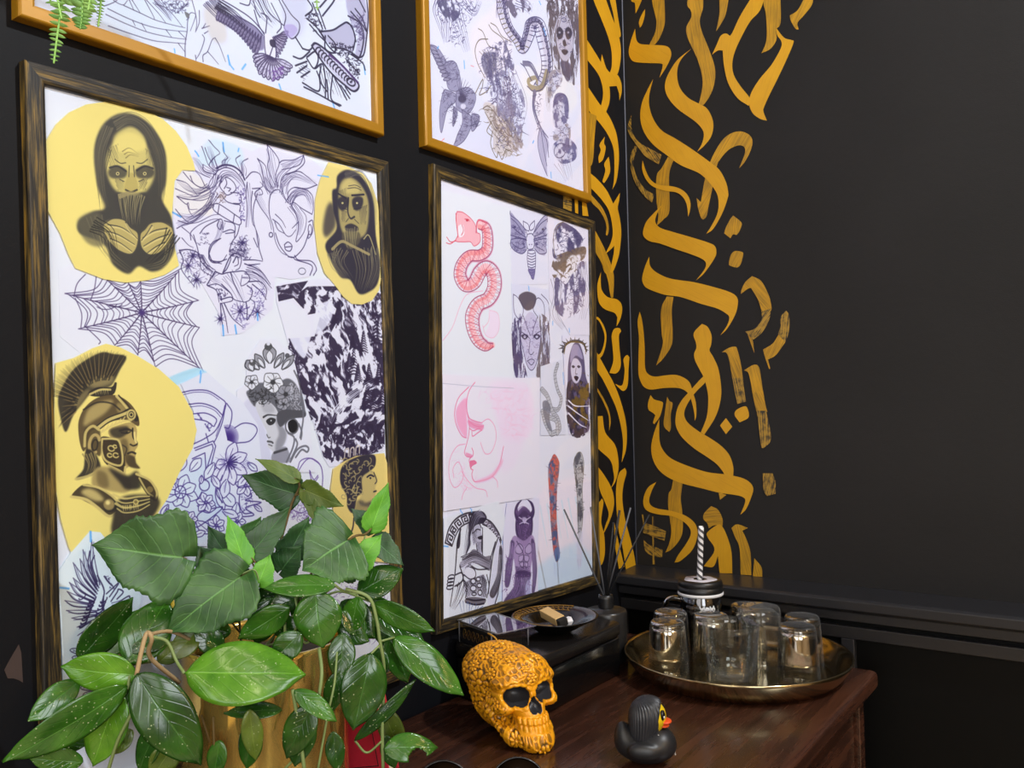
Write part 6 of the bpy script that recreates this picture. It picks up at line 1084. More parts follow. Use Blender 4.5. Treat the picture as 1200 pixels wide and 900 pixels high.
# ---------------------------------------------------------------- brass tray and the glasses on it
BRASS = plain('worn brass', (.53, .43, .25), .16, 1, bump=.04, bscale=60, var=.2)
TC = np.array([.327, -.276])
t = empty('serving_tray', (TC[0], TC[1], TZ), 'round brass serving tray crowded with glasses', 'tray')
mesh('tray_dish', *lathe([(0, .0022), (.12, .0022), (.150, .0024), (.158, .005), (.166, .013), (.174, .025), (.1785, .0335), (.1805, .0355), (.1825, .0362), (.1835, .0345), (.182, .031), (.176, .020), (.168, .010), (.160, .002), (.152, 0), (.08, 0), (0, 0)], 96), BRASS, t, local=True)
def cup(r0, r1, h, base, wall, inverted=False, seg=56, flute=0):
    """closed wall of a tumbler standing on its base (radius r0) with its mouth (radius r1) up; inverted turns it over"""
    o = [(0, 0), (r0*.72, 0), (r0*.88, .0012), (r0*.96, .004), (r0*.995, .0085)]
    for i in range(1, 9): s = i/8; o.append((r0+(r1-r0)*s**.85, .0085+(h-.0105)*s))
    o += [(r1-wall*.2, h), (r1-wall*.8, h)]
    for i in range(7, -1, -1): s = i/8; o.append((max(r0+(r1-r0)*s**.85-wall, .004), base+.008+(h-base-.010)*s))
    o += [(r0*.7, base+.0006), (0, base)]
    if inverted: o = [(r, h-z) for r, z in o][::-1]
    return lathe(o, seg)
SMK = clear_mat('smoked clear glass', .001, (.86, .85, .82)); CLR = glass_mat('clear glass', (.985, .99, .985)); CLT = clear_mat('thin clear glass', .005); CLR2 = clear_mat('ribbed clear glass', .012, (.95, .95, .92)); LIN = lining_mat()
ZG = TZ+.0026
tumb = None
for x, y, lab in ((.2105, -.2765, 'upturned smoked glass tumbler at the left end of the brass tray, behind another tumbler'), (.236, -.3415, 'upturned smoked glass tumbler nearest the left rim of the brass tray'),
                  (.279, -.262, 'upturned smoked glass tumbler directly behind the clear open tumbler'), (.305, -.165, 'upturned smoked glass tumbler standing farthest back, by the jar'),
                  (.4245, -.260, 'upturned smoked glass tumbler nearest the right front rim of the brass tray'), (.4113, -.194, 'upturned smoked glass tumbler at the right end of the tray, behind another')):
    P = np.array([x, y, ZG])
    if tumb is None:
        tumb = empty('glass_tumbler', tuple(P), lab, 'glass', 'smoked tumblers upside down on the tray')
        mesh('tumbler_wall', *cup(.0290, .0334, .085, .010, .0022, True), SMK, tumb, local=True)
        mesh('mirror_lining', *lathe([(.0297, .024), (.0303, .0245), (.0301, .028)]+[(.0301-.0030*(i/8), .028+.042*i/8) for i in range(1, 9)]+[(.0258, .0735), (.022, .0752), (0, .0756)], 56), LIN, tumb, local=True); mesh('tumbler_base', *lathe([(0, .0848), (.020, .0848), (.0255, .0838), (.0280, .0805), (.0272, .0775), (.018, .0762), (0, .0760)], 48), CLR, tumb, local=True); o = tumb
    else:
        o = tumb.copy(); COL.objects.link(o); o['label'] = lab; o.location = tuple(P)
        for c in tumb.children: d = c.copy(); COL.objects.link(d); d.parent = o
P = np.array([.335, -.3145, ZG]); o = empty('water_glass', tuple(P), 'clear open water glass standing upright at the front of the tray', 'glass'); mesh('glass_bowl', *cup(.0365, .0455, .088, .005, .0014), CLT, o, local=True)
P = np.array([.351, -.226, ZG]); o = empty('highball_glass', tuple(P), 'tall clear upturned glass in the middle of the tray, between smoked tumblers', 'glass'); mesh('glass_bowl', *cup(.0340, .0345, .100, .007, .0020, True), CLR2, o, local=True)
# jar mug
P = np.array([.235, -.203, ZG]); J = empty('jar_mug', tuple(P), 'dark glass jar mug with screw lid and side handle at the back of the tray', 'jar')
DKG = glass_mat('dark smoke glass', (.10, .10, .11), .10, (.7, .7, .72))
mesh('jar_body', *lathe([(0, 0), (.030, 0), (.0355, .004), (.037, .012), (.037, .086), (.0355, .096), (.033, .101), (.033, .108), (.031, .108), (.031, .101), (.0335, .094), (.035, .085), (.035, .012), (.032, .006), (0, .005)], 56), DKG, J, local=True)
BLK = plain('glossy black lacquer', c255(14, 14, 15), .14); BKP = plain('black satin plastic', c255(20, 20, 21), .38)
lid = mesh('screw_lid', *lathe([(.0064, .124), (.0064, .128), (.0345, .128), (.0378, .1268), (.0388, .1235), (.0392, .118), (.0382, .117), (.0396, .116), (.0398, .108), (.0388, .1065), (.036, .1065)], 64), BKP, J, local=True)
mesh('lid_ring', *lathe([(.0390, .1015), (.0402, .1022), (.0404, .1042), (.0400, .1065), (.0390, .1068), (.0340, .105)], 64), plain('white rubber ring', c255(214, 214, 216), .5), J, local=True)
stk = mesh('lid_sticker', *lathe([(.012, .12805), (.0285, .12805), (.0285, .1284), (.012, .1284)], 40, wob=lambda a: 1+.06*math.sin(5*a)), plain('pale lid sticker', c255(196, 192, 200), .5), lid, local=True)
dv = -CR[:2]*.95+CF[:2]*.35; dv = dv/np.linalg.norm(dv)
hp = [np.array([dv[0]*r, dv[1]*r, z]) for r, z in ((.033, .090), (.048, .092), (.060, .086), (.065, .070), (.063, .048), (.054, .034), (.036, .030))]
mesh('jar_handle', *tube(spline(hp, 6), [.0052, .0045, .0045, .0052], 12), DKG, J, local=True)
sq = []
for i in range(41):
    a = math.atan2(-CF[1], -CF[0])+.10+(i/40-.5)*.75; z = .083+.0035*math.sin(i*1.9)+.002*math.sin(i*.7+1); sq.append((math.cos(a)*.0374, math.sin(a)*.0374, z))
mesh('jar_print', *tube(sq, .0009, 6), plain('white print', c255(225, 225, 228), .5), J, local=True)
# straw through the lid
S0 = P+np.array([0, 0, .012]); tip = at_depth(821.5, 617, (P-CAM)@CF-.004); mid = P+np.array([-.001, 0, .128])
def straw_mat(t):
    uv = t.coords('UV', (1, 1, 1)); sp = t.add('ShaderNodeSeparateXYZ'); t.link(uv, sp.inputs[0])
    f = t.math('FRACT', t.math('ADD', t.math('MULTIPLY', sp.outputs[0], 2.0), t.math('MULTIPLY', sp.outputs[1], 85.0)))
    return t.set(t.ramp(f, [(.0, c255(228, 228, 230)), (.50, c255(222, 222, 225)), (.55, c255(70, 70, 74)), (.95, c255(70, 70, 74)), (1, c255(228, 228, 230))]), .35)
d = tip-mid; S0 = mid-d/np.linalg.norm(d)*.112; L = np.linalg.norm(tip-S0); ax = (tip-S0)/L; sx = np.cross(ax, [0, 1, 0]); sx /= np.linalg.norm(sx); sy = np.cross(ax, sx); V, F, U = [], [], []
for i in range(25):
    for k in range(15): a = 2*math.pi*k/14; V.append(S0+ax*L*i/24+(sx*math.cos(a)+sy*math.sin(a))*.0050); U.append((k/14, L*i/24))
F = [(i*15+k, i*15+k+1, (i+1)*15+k+1, (i+1)*15+k) for i in range(24) for k in range(14)]
n = len(V)
for k in range(15): a = 2*math.pi*k/14; V.append(S0+ax*L+(sx*math.cos(a)+sy*math.sin(a))*.0042); U.append((k/14, L))
for k in range(15): a = 2*math.pi*k/14; V.append(S0+ax*(L-.02)+(sx*math.cos(a)+sy*math.sin(a))*.0042); U.append((k/14, L-.02))
F += [(24*15+k, 24*15+k+1, n+k+1, n+k) for k in range(14)]+[(n+k, n+k+1, n+15+k+1, n+15+k) for k in range(14)]
st = empty('drinking_straw', tuple(S0), 'white and grey spiral striped straw rising from the lidded jar', 'straw'); mesh('straw_tube', V, F, mat('spiral striped paper', straw_mat), st, True, U)
# ---------------------------------------------------------------- long black lacquer box against the wall, and what stands on it
def rrect(x0, x1, y0, y1, r, n=6):
    o = []
    for cx, cy, a0 in ((x1-r, y1-r, 0), (x0+r, y1-r, 90), (x0+r, y0+r, 180), (x1-r, y0+r, 270)):
        for i in range(n+1): a = math.radians(a0+90*i/n); o.append((cx+r*math.cos(a), cy+r*math.sin(a)))
    return o
def rbox(x0, x1, y0, y1, z0, z1, r, b=.003):
    V, F, rings = [], [], [(b, z0), (0, z0+b), (0, z1-b), (b*.35, z1-b*.3), (b, z1)]
    for ins, z in rings: V += [(x, y, z) for x, y in rrect(x0+ins, x1-ins, y0+ins, y1-ins, max(r-ins, .001))]
    n = len(V)//len(rings)
    for k in range(len(rings)-1): F += [(k*n+i, k*n+(i+1) % n, (k+1)*n+(i+1) % n, (k+1)*n+i) for i in range(n)]
    return V, F+[tuple(range(n))[::-1], tuple((len(rings)-1)*n+i for i in range(n))]
BZ = TZ+.085
bx = empty('lacquer_box', (.088, -.49, TZ), 'long glossy black box lying along the wall below the narrow frame', 'box')
mesh('box_base', *rbox(.005, .172, -.622, -.376, TZ, TZ+.062, .020), BLK, bx); mesh('box_lid', *rbox(.0035, .1735, -.6235, -.3745, TZ+.0632, BZ, .021, .004), plain('black lacquer lid', c255(24, 22, 22), .26), bx)
# reed diffuser just past the box
DC = np.array([.114, -.3310, TZ+.0004])
df = empty('reed_diffuser', tuple(DC), 'squat black diffuser bottle with a ribbed neck holding reeds in the corner', 'diffuser')
mesh('bottle', *lathe([(0, 0), (.033, 0), (.0362, .004), (.0362, .084), (.0350, .0872), (.032, .0885), (.013, .0895), (.0125, .0925), (.0, .0925)], 56), plain('black satin glass', c255(34, 33, 33), .3), df, local=True)
mesh('bottle_neck', *lathe([(.0118, .0890), (.0128, .0900)]+[(.0128+.0011*(i % 2), .0915+i*.0030) for i in range(7)]+[(.0122, .1135), (.0085, .1145), (.0080, .1000), (0, .1000)], 40), BKP, df, local=True)
for k, (tx, ty, dd, col, lab) in enumerate(((661, 597, -.015, 1, 'grey reed leaning farthest left in the black diffuser bottle'), (692, 594, .02, 1, 'grey reed leaning slightly left in the black diffuser bottle'), (726, 598, -.005, 0, 'thick black reed rising in the middle of the diffuser'), (739, 595, -.02, 1, 'pale grey reed leaning right in the black diffuser bottle'), (761, 603, .015, 0, 'thin dark reed leaning farthest right in the diffuser'), (719, 612, .03, 0, 'short black reed behind the thick black reed of the diffuser'))):
    b = DC+np.array([CR[0], CR[1], 0])*.0050*(tx-708)/53+np.array([CF[0], CF[1], 0])*(-.0030, .0030, -.0042, .003, -.0015, .0058)[k]+np.array([0, 0, .1145]); tp = at_depth(tx, ty, (DC-CAM)@CF+dd); v = tp-b; b = b-v*(.0130/v[2]); v = tp-b; o = empty('diffuser_reed', tuple(b), lab, 'reed', 'reeds in the diffuser')
    mesh('reed_stick', *tube([b, b+v*.5, tp], (.0015, .0015, .0022, .0015, .0014, .0016)[k], 8), plain('grey reed', c255(86, 88, 94), .6) if col else plain('black reed', c255(16, 16, 18), .6), o, True)
# clear case with a dark pack in it, set askew so that one corner hangs over the end of the box
GLD = plain('gold foil print', c255(150, 112, 45), .4, .6)
kc = empty('clear_case', (.0145, -.616, BZ), 'clear plastic case over a dark gold printed pack, set askew on the black box', 'case', rotz=math.radians(-18))
pk = bevel(mesh('dark_pack', *box(.005, .080, .005, .064, .0006, .0270), plain('black printed card', c255(22, 21, 21), .3), kc, False, local=True), .0012)
orn = []
for i in range(6):
    x = .012+i*.0118; orn.append(tube([(x+.0042*math.cos(a), .0047, .0135+.0075*math.sin(a)) for a in np.linspace(0, 6.3, 12)], .0006, 5)); orn.append(tube([(x-.003, .0047, .0105), (x+.003, .0047, .0170)], .0007, 5))
for i in range(5): orn.append(tube([(.018+i*.0105+.011*math.cos(a), .034+.020*math.sin(a), .0272) for a in np.linspace(0, 6.3, 20)], .0005, 5))
mesh('gold_print', *join(orn), GLD, pk, local=True)
PLX = pane_mat('clear acrylic', 4.0)
mesh('acrylic_cover', *join([rbox(0, .108, 0, .070, .0310, .0330, .006, .0006), box(.001, .0022, .001, .069, .0004, .031), box(.0885, .0900, .001, .069, .0004, .031), box(.001, .09, .001, .0022, .0004, .031), box(.001, .09, .0678, .069, .0004, .031)]), PLX, kc, False, local=True)
mesh('case_edge', *join([tube([(x, y, .0008), (x, y, .031)], .0009, 6) for x in (.0015, .0895) for y in (.0015, .0685)]+[tube([(0, 0, .0331), (.108, 0, .0331), (.108, .0697, .0331), (0, .0697, .0331), (0, 0, .0331)], .0008, 6)]), plain('clear plastic edge', c255(120, 120, 124), .2), kc, local=True)
# shallow black dish with a gold patterned rim
pc = on_z(644, 722, BZ+.026); D = empty('incense_dish', (pc[0]+.004, pc[1]+.009, BZ+.0006), 'shallow glossy black dish with gold pattern on its rim, on the black box', 'dish')
mesh('dish_bowl', *lathe([(0, .004), (.020, .005), (.036, .011), (.046, .019), (.060, .0235), (.0685, .026), (.0700, .0253), (.0685, .0235), (.058, .019), (.044, .011), (.030, .003), (.024, 0), (0, 0)], 72), BLK, D, local=True)
g = []
for r, w in ((.0525, .0006), (.0672, .0008), (.0605, .0004)): g.append(tube([(r*math.cos(a), r*math.sin(a), .0208+(r-.0525)*.27+.0011) for a in np.linspace(math.radians(95), math.radians(300), 40)], w, 5))
for a in np.linspace(math.radians(100), math.radians(290), 24):
    g.append(tube([(r*math.cos(a+q), r*math.sin(a+q), .0208+(r-.0525)*.27+.0011) for r, q in ((.0540, -.03), (.0570, .03), (.0610, 0), (.0655, .04))], .0008, 5))
mesh('gold_pattern', *join(g), GLD, D, local=True)
# stick of scented wood and a white crystal in the dish
a3, b3 = on_z(638, 717, BZ+.027), on_z(661, 730, BZ+.023); dirv = (b3-a3)/np.linalg.norm(b3-a3)
ws = empty('wood_stick', tuple((a3+b3)/2), 'short pale wood stick with a burnt end lying in the black dish', 'stick'); ln = np.linalg.norm(b3-a3)
o = bevel(mesh('stick_wood', *box(-ln/2, ln/2-.011, -.0085, .0085, -.0065, .0065), plain('pale scented wood', c255(214, 178, 118), .6, bump=.3, bscale=120), ws, False, local=True), .0012)
o2 = bevel(mesh('burnt_end', *box(ln/2-.0115, ln/2, -.0078, .0078, -.006, .006), plain('charred wood', c255(24, 21, 19), .9, bump=.6, bscale=300), ws, False, local=True), .002)
ws.rotation_euler = (.25, math.asin(-dirv[2]), math.atan2(dirv[1], dirv[0]))
cp = on_z(666.5, 727, BZ+.020); rr = random.Random(4); V, F = lathe([(0, 0), (.006, .001), (.0075, .006), (.005, .012), (0, .014)], 5, tuple(cp-np.array([0, 0, .007])))
V = [tuple(np.array(v)+np.array([rr.uniform(-.001, .001) for _ in range(3)])) for v in V]
tag(mesh('white_crystal', V, F, plain('white crystal', c255(225, 226, 232), .35), None, False), 'small white crystal chip beside the burnt stick in the dish', 'crystal')
# ---------------------------------------------------------------- carved skull candle
def skull_sdf(X, Y, Z):
    E = lambda c, r: ell(X, Y, Z, c, r)
    s = E((0, -.12, .63), (.385, .50, .37)); s = smin(s, E((0, .23, .69), (.33, .25, .28)), .08); s = smin(s, E((0, -.20, .31), (.295, .39, .285)), .10)
    ax = np.abs(X)
    s = smin(s, ell(ax, Y, Z, (.17, .31, .660), (.17, .12, .055)), .05); s = smin(s, ell(ax, Y, Z, (.26, .26, .385), (.10, .17, .085)), .06)
    s = smin(s, E((0, .33, .33), (.17, .19, .17)), .07); s = smin(s, E((0, .42, .52), (.055, .07, .13)), .04); s = smin(s, capsule(ax, Y, Z, (.285, .12, .41), (.24, .33, .385), .045), .04); s = smin(s, ell(ax, Y, Z, (.285, .25, .52), (.055, .13, .14)), .05)
    # mandible
    j = smin(E((0, .33, .120), (.205, .20, .125)), E((0, .43, .070), (.150, .13, .085)), .06); j = smin(j, capsule(ax, Y, Z, (.265, .02, .30), (.20, .26, .10), .075), .06); s = smin(s, j, .015)
    s = smin(s, E((0, .34, .20), (.155, .185, .12)), .03)
    s = smax(s, -ell(ax, Y, Z, (.168, .46, .500), (.132, .18, .122)), .025)
    s = smax(s, -smin(ell(ax, Y, Z, (.032, .52, .375), (.038, .10, .055)), E((0, .50, .42), (.028, .10, .06)), .02), .015)
    s = smax(s, -ell(ax, Y, Z, (.43, .20, .50), (.10, .17, .15)), .05); s = smax(s, -ell(ax, Y, Z, (.25, .24, .225), (.075, .15, .055)), .04); s = smax(s, Z*-1.0, .02)
    # two rows of teeth round the dental arch
    a = np.arctan2(X, (Y-.33)*.9); R = np.sqrt(X**2+((Y-.33)*.86)**2)
    for zc, rr_, h in ((.252, .170, .034), (.182, .164, .030)):
        ph = np.abs((a/.30+.5) % 1-.5)*.30*rr_; d = np.sqrt((np.maximum(ph-.005, 0))**2+(R-rr_)**2*.9+np.maximum(np.abs(Z-zc)-h*.6, 0)**2)-.0190
        s = np.where((np.abs(a) < 1.35), smin(s, d, .004), s)
    return s
SV, SF = nets(skull_sdf, (-.47, -.68, -.03), (.47, .62, 1.05), .0085)
SN = grad(skull_sdf, SV, .004)
rs = np.random.RandomState(5)
# raised flowers and scrolls
disp = np.zeros(len(SV)); cen = [(.33, .02, .60), (.30, -.14, .42), (.345, .13, .33), (.30, .20, .74), (.10, .26, .86), (.0, .40, .70), (-.12, .28, .85), (.36, -.28, .66), (.22, -.05, .92), (.25, -.38, .50), (-.33, .02, .60), (-.30, .2, .74), (-.3, -.14, .42), (0, -.1, 1.0), (0, -.55, .7), (.17, .33, .10), (-.17, .33, .10), (0, .50, .06), (.24, .14, .12), (-.24, .14, .12), (.26, -.1, .25), (.20, -.3, .28), (.15, -.3, .93), (-.15, -.3, .93), (-.36, -.28, .66), (0, .02, .98), (.36, -.1, .78), (.05, .36, .79), (.28, .30, .40), (-.28, .30, .40), (.30, -.34, .36), (.12, -.22, .98), (.20, .12, .90), (.31, .14, .50), (.20, -.5, .66)]
sz = [.115, .085, .075, .06, .05, .045, .05, .09, .07, .08, .115, .06, .085, .09, .1, .055, .055, .05, .06, .06, .07, .07, .06, .06, .09, .05, .06, .035, .045, .045, .075, .055, .055, .045, .08]
dmin = np.full(len(SV), 9.)
for c, R in zip(cen, [q*1.38 for q in sz]):
    c = np.array(c); i = np.argmin(((SV-c)**2).sum(1)); c = SV[i]; n = SN[i]; u = np.cross(n, [0, .3, 1]); u /= np.linalg.norm(u); w = np.cross(n, u); q = SV-c
    x, y, zn = q@u, q@w, q@n; r = np.hypot(x, y); th = np.arctan2(y, x); ok = (r < R*1.05) & (np.abs(zn) < R)
    npet = 9 if R > .07 else 6; edge = R*(.82+.18*np.abs(np.cos(th*npet/2))); pet = np.clip((edge-r)/(R*.12), 0, 1)*np.abs(np.cos(th*npet/2))**.6*(.55+.45*r/R)
    core = np.clip((R*.27-r)/(R*.1), 0, 1); h = np.maximum(pet*np.clip((r-R*.28)/(R*.08), 0, 1), core*1.1)
    disp = np.where(ok, h*.024-.007, disp); dmin = np.minimum(dmin, r/R+np.where(np.abs(zn) < R, 0, 9))
# filler scrolls between the flowers
def w3(s, f): 
    g = np.random.RandomState(s); a = np.zeros(len(SV))
    for _ in range(7): k = g.randn(3)*f; a += np.sin(SV@k+g.rand()*6.28)
    return a/7
scr = 1-np.clip(np.abs(w3(1, 25)+.3*w3(2, 44))*5, 0, 1); sc2 = 1-np.clip(np.abs(w3(3, 36))*6, 0, 1)
fill = np.maximum(scr, sc2*.8)*.013-.001+.002*w3(9, 60)
free = (dmin > 1.02) & ~((SV[:, 1] > .33) & (SV[:, 2] > .14) & (SV[:, 2] < .62) & (np.abs(SV[:, 0]) < .30))
disp = np.where(free, fill, disp)
ring = np.abs(np.sqrt(((np.abs(SV[:, 0])-.165)/.15)**2+((SV[:, 2]-.505)/.135)**2)-1.0); rim = (SV[:, 1] > .22) & (ring < .22)
tha = np.arctan2(SV[:, 2]-.505, np.abs(SV[:, 0])-.165); disp = np.where(rim & (dmin > 1), .018*(.45+.55*np.abs(np.cos(tha*6)))*(1-ring/.22), disp)
sock = (ell(np.abs(SV[:, 0]), SV[:, 1], SV[:, 2], (.168, .46, .500), (.132, .18, .122)) < .006) | (smin(ell(np.abs(SV[:, 0]), SV[:, 1], SV[:, 2], (.032, .52, .375), (.038, .10, .055)), ell(SV[:, 0], SV[:, 1], SV[:, 2], (0, .50, .42), (.028, .10, .06)), .02) < .005)
disp[sock] = 0
SC = .130; sp_ = on_z(634, 873, TZ)
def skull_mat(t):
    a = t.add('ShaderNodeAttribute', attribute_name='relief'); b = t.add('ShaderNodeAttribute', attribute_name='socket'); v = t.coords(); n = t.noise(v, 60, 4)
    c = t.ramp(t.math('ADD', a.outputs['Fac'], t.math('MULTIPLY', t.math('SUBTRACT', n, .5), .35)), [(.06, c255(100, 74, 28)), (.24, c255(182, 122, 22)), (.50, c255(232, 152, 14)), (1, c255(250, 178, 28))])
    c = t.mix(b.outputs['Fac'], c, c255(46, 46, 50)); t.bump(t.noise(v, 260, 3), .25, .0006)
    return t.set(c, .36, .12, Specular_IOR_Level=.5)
sk = empty('skull_candle', (sp_[0]-.062, sp_[1]+.013, TZ+.0008), 'golden yellow skull candle carved with flowers, on the chest beside the plant', 'candle', rotz=math.radians(-90-22))
SVd = SV+SN*disp[:, None]; SVd[:, 1] += .30*np.maximum(.50-SVd[:, 2], 0); SVd[:, 2] = np.interp(SVd[:, 2], [-.1, 0, .22, .38, .50, .70, 1.0, 1.2], [-.1, 0, .285, .45, .575, .755, 1.0, 1.2]); SVd *= SC; SVd[:, 2] *= .90
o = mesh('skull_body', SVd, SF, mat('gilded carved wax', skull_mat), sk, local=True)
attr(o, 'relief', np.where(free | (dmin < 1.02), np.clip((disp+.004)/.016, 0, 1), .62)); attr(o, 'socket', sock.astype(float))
mesh('wick', *tube(spline([(0, -.026, .885*SC), (.001, -.028, .93*SC), (.003, -.036, .955*SC), (.003, -.046, .96*SC)], 5), .0011, 8), plain('waxed yellow wick', c255(190, 140, 40), .6), sk, local=True)
# ---------------------------------------------------------------- rubber duck with long dark hair
def duck_body(X, Y, Z):
    s = ell(X, Y, Z, (0, 0, .019), (.027, .034, .020)); s = smin(s, ell(X, Y, Z, (0, .018, .026), (.019, .016, .016)), .012); s = smin(s, ell(X, Y, Z, (0, -.029, .032), (.012, .010, .016)), .012)
    s = smin(s, ell(np.abs(X), Y, Z, (.0255, -.004, .021), (.007, .018, .010)), .004); return smax(s, -Z, .002)
def duck_hair(X, Y, Z):
    s = ell(X, Y, Z, (0, .004, .060), (.0222, .0225, .0210)); s = smin(s, ell(X, Y, Z, (0, -.004, .040), (.0215, .0175, .026)), .012); s = smax(s, -ell(X, Y, Z, (0, .0315, .055), (.030, .0185, .025)), .003)
    return smax(s, -(Z-.0140), .003)
def duck_head(X, Y, Z): return smin(ell(X, Y, Z, (0, .0075, .057), (.0190, .0178, .0185)), capsule(X, Y, Z, (0, .006, .030), (0, .006, .045), .011), .008)
dp = on_z(758, 892, TZ); dk = empty('rubber_duck', (dp[0], dp[1], TZ), 'black rubber duck with long dark hair and yellow face, in front of the tray', 'duck', rotz=math.atan2(.45, .89)-math.pi/2)
def sdf_obj(nm, f, lo, hi, h, m, lines=0):
    V, Fq = nets(f, lo, hi, h)
    if lines:
        N = grad(f, V); an = np.arctan2(V[:, 0], V[:, 1]+.012); V = V+N*(.00055*np.sin(an*lines+V[:, 2]*60))[:, None]
    return mesh(nm, V, Fq, m, dk, local=True)
sdf_obj('duck_body', duck_body, (-.036, -.046, -.003), (.036, .042, .056), .0011, plain('matt black rubber', c255(30, 30, 32), .42))
sdf_obj('hair', duck_hair, (-.028, -.03, .012), (.028, .034, .086), .0008, plain('dark grey moulded hair', c255(44, 45, 49), .36), 46)
fc = sdf_obj('face', duck_head, (-.024, -.016, .015), (.024, .030, .08), .0010, plain('yellow rubber', c255(222, 190, 20), .4))
bm_o = plain('orange red rubber', c255(225, 84, 36), .35)
def bill(X, Y, Z): return smin(ell(X, Y, Z, (0, .0235, .0510), (.0105, .0085, .0026)), ell(X, Y, Z, (0, .0220, .0458), (.0085, .0070, .0026)), .001)
sdf_obj('bill', bill, (-.013, .012, .040), (.013, .040, .058), .0007, bm_o)
for s in (-1, 1):
    e = mesh('eye', *lathe([(0, .0022), (.0030, .0018), (.0048, 0), (.0046, -.002)], 20), plain('black eye paint', c255(12, 12, 13), .2), dk, local=True); e.location = (s*.0118, .0214, .0615); e.rotation_euler = (-math.pi/2, 0, -s*.62); e.scale = (.8, 1.35, 1)
    w = mesh('eye_glint', *lathe([(0, .0030), (.0012, .0026), (.0014, .0018)], 12), plain('white eye paint', c255(235, 235, 235), .3), e, local=True); w.location = (.0006, .0012, -.0002)
nk = [(.0155*math.sin(a), .0115+.0135*math.cos(a)+(.006 if abs(a) < .4 else 0), .0385-.010*(1-abs(a)/1.3)) for a in np.linspace(-1.3, 1.3, 27)]
mesh('necklace', *join([lathe([(0, -.0008), (.0007, -.0004), (.0009, 0), (.0007, .0004), (0, .0008)], 8, p) for p in nk]+[lathe([(0, -.0008), (.0007, -.0004), (.0009, 0), (.0007, .0004), (0, .0008)], 8, (.0006*i % .002, .0285+.0068*math.sin(i/11*1.5), .0285-i*.0017)) for i in range(12)]), plain('pale bead', c255(200, 196, 190), .35), dk, local=True)
# ---------------------------------------------------------------- sunglasses lying at the front
g0, g1 = on_z(519, 917, TZ+.020), on_z(607, 913, TZ+.020); ge = (g1-g0)/np.linalg.norm(g1-g0); gf = np.array([-ge[1], ge[0], 0]); gm = (g0+g1)/2; half = np.linalg.norm(g1-g0)/2
sg = empty('sunglasses', (gm[0], gm[1], TZ), 'dark rimmed sunglasses with brown lenses lying in front of the skull candle', 'sunglasses')
LENS = plain('brown tinted lens', c255(30, 20, 12), .08, 0, Specular_IOR_Level=.7); RIM = plain('thin dark metal rim', c255(40, 38, 38), .25, .6)
tilt = np.array([gf[0]*.35, gf[1]*.35, .94]); tilt /= np.linalg.norm(tilt)
for s in (-1, 1):
    c = gm+ge*half*s; c[2] = TZ+.0215; ring_ = []
    for a in np.linspace(0, 2*math.pi, 40, endpoint=False):
        rx, ry = .0275*(1+.06*math.cos(2*a)), .0205*(1+.05*math.sin(a)); ring_.append(c+ge*rx*math.cos(a)+tilt*ry*math.sin(a))
    fr = np.cross(ge, tilt); V = [c+fr*.003]+[p for p in ring_]+[c-fr*.0005+fr*.003]; F = [(0, 1+i, 1+(i+1) % 40) for i in range(40)]+[(41, 1+(i+1) % 40, 1+i) for i in range(40)]
    mesh('lens', V, F, LENS, sg); mesh('rim', *tube(ring_+ring_[:2], .0012, 8), RIM, sg)
    h0 = c+ge*s*.0285+tilt*.008; bk = -np.cross(ge, tilt) if np.cross(ge, tilt)@(CAM-gm) > 0 else np.cross(ge, tilt)
    hb = np.array([CAM[0]-gm[0], CAM[1]-gm[1], 0]); hb /= np.linalg.norm(hb)
    mesh('temple_arm', *tube(spline([h0, h0+hb*.02, h0+hb*.09-np.array([0, 0, .012]), h0+hb*.125-np.array([0, 0, h0[2]-TZ-.0022])], 6), .0016, 8), RIM, sg)
b0, b1 = gm-ge*(half-.0268), gm+ge*(half-.0268); mesh('bridge', *tube(spline([b0+np.array([0, 0, TZ+.026-b0[2]]), (b0+b1)/2+np.array([0, 0, TZ+.031-b0[2]]), b1+np.array([0, 0, TZ+.026-b1[2]])], 6), .0012, 8), RIM, sg)
# ---------------------------------------------------------------- red book by the pot
p0 = on_z(457, 928, TZ)+np.array([0, 0, .0185]); rt = np.array([CR[0], CR[1], 0]); rt /= np.linalg.norm(rt); vw = np.array([-rt[1], rt[0], 0]); rt = rt*.94-vw*.34; rt /= np.linalg.norm(rt); vw = np.array([-rt[1], rt[0], 0])
lean = math.radians(11); up = np.array([0, 0, math.cos(lean)])-rt*math.sin(lean); sd = rt*math.cos(lean)+np.array([0, 0, math.sin(lean)])
bk = empty('red_book', tuple(p0-rt*.05), 'red book with a thin black border line, standing beside the gold pot behind the leaves', 'book')
def bbox(a0, a1, b0, b1, d0, d1):
    V = [p0+sd*a+up*b+vw*d for a in (a0, a1) for b in (b0, b1) for d in (d0, d1)]
    return V, box(0, 1, 0, 1, 0, 1)[1]
RD = plain('red book cloth', c255(190, 34, 54), .55, bump=.2, bscale=500); z_ = .0005
mesh('cover', *join([bbox(-.094, 0, z_, .118, 0, .0025), bbox(-.094, 0, z_, .118, .0215, .024), bbox(-.094, -.0915, z_, .118, .0025, .0215)]), RD, bk, False)
mesh('pages', *bbox(-.0914, -.003, .003, .115, .0025, .0215), plain('cream page edges', c255(214, 200, 170), .8), bk, False)
BL = plain('black border print', c255(40, 12, 16), .6)
mesh('border_line', *join([bbox(-.082, -.012, .012, .0130, -.0003, 0), bbox(-.082, -.012, .089, .090, -.0003, 0), bbox(-.082, -.081, .012, .090, -.0003, 0), bbox(-.013, -.012, .012, .090, -.0003, 0)]), BL, bk, False)
mesh('head_band', *bbox(-.094, 0, .100, .1015, -.0003, 0), plain('pale rule', c255(214, 120, 120), .6), bk, False)
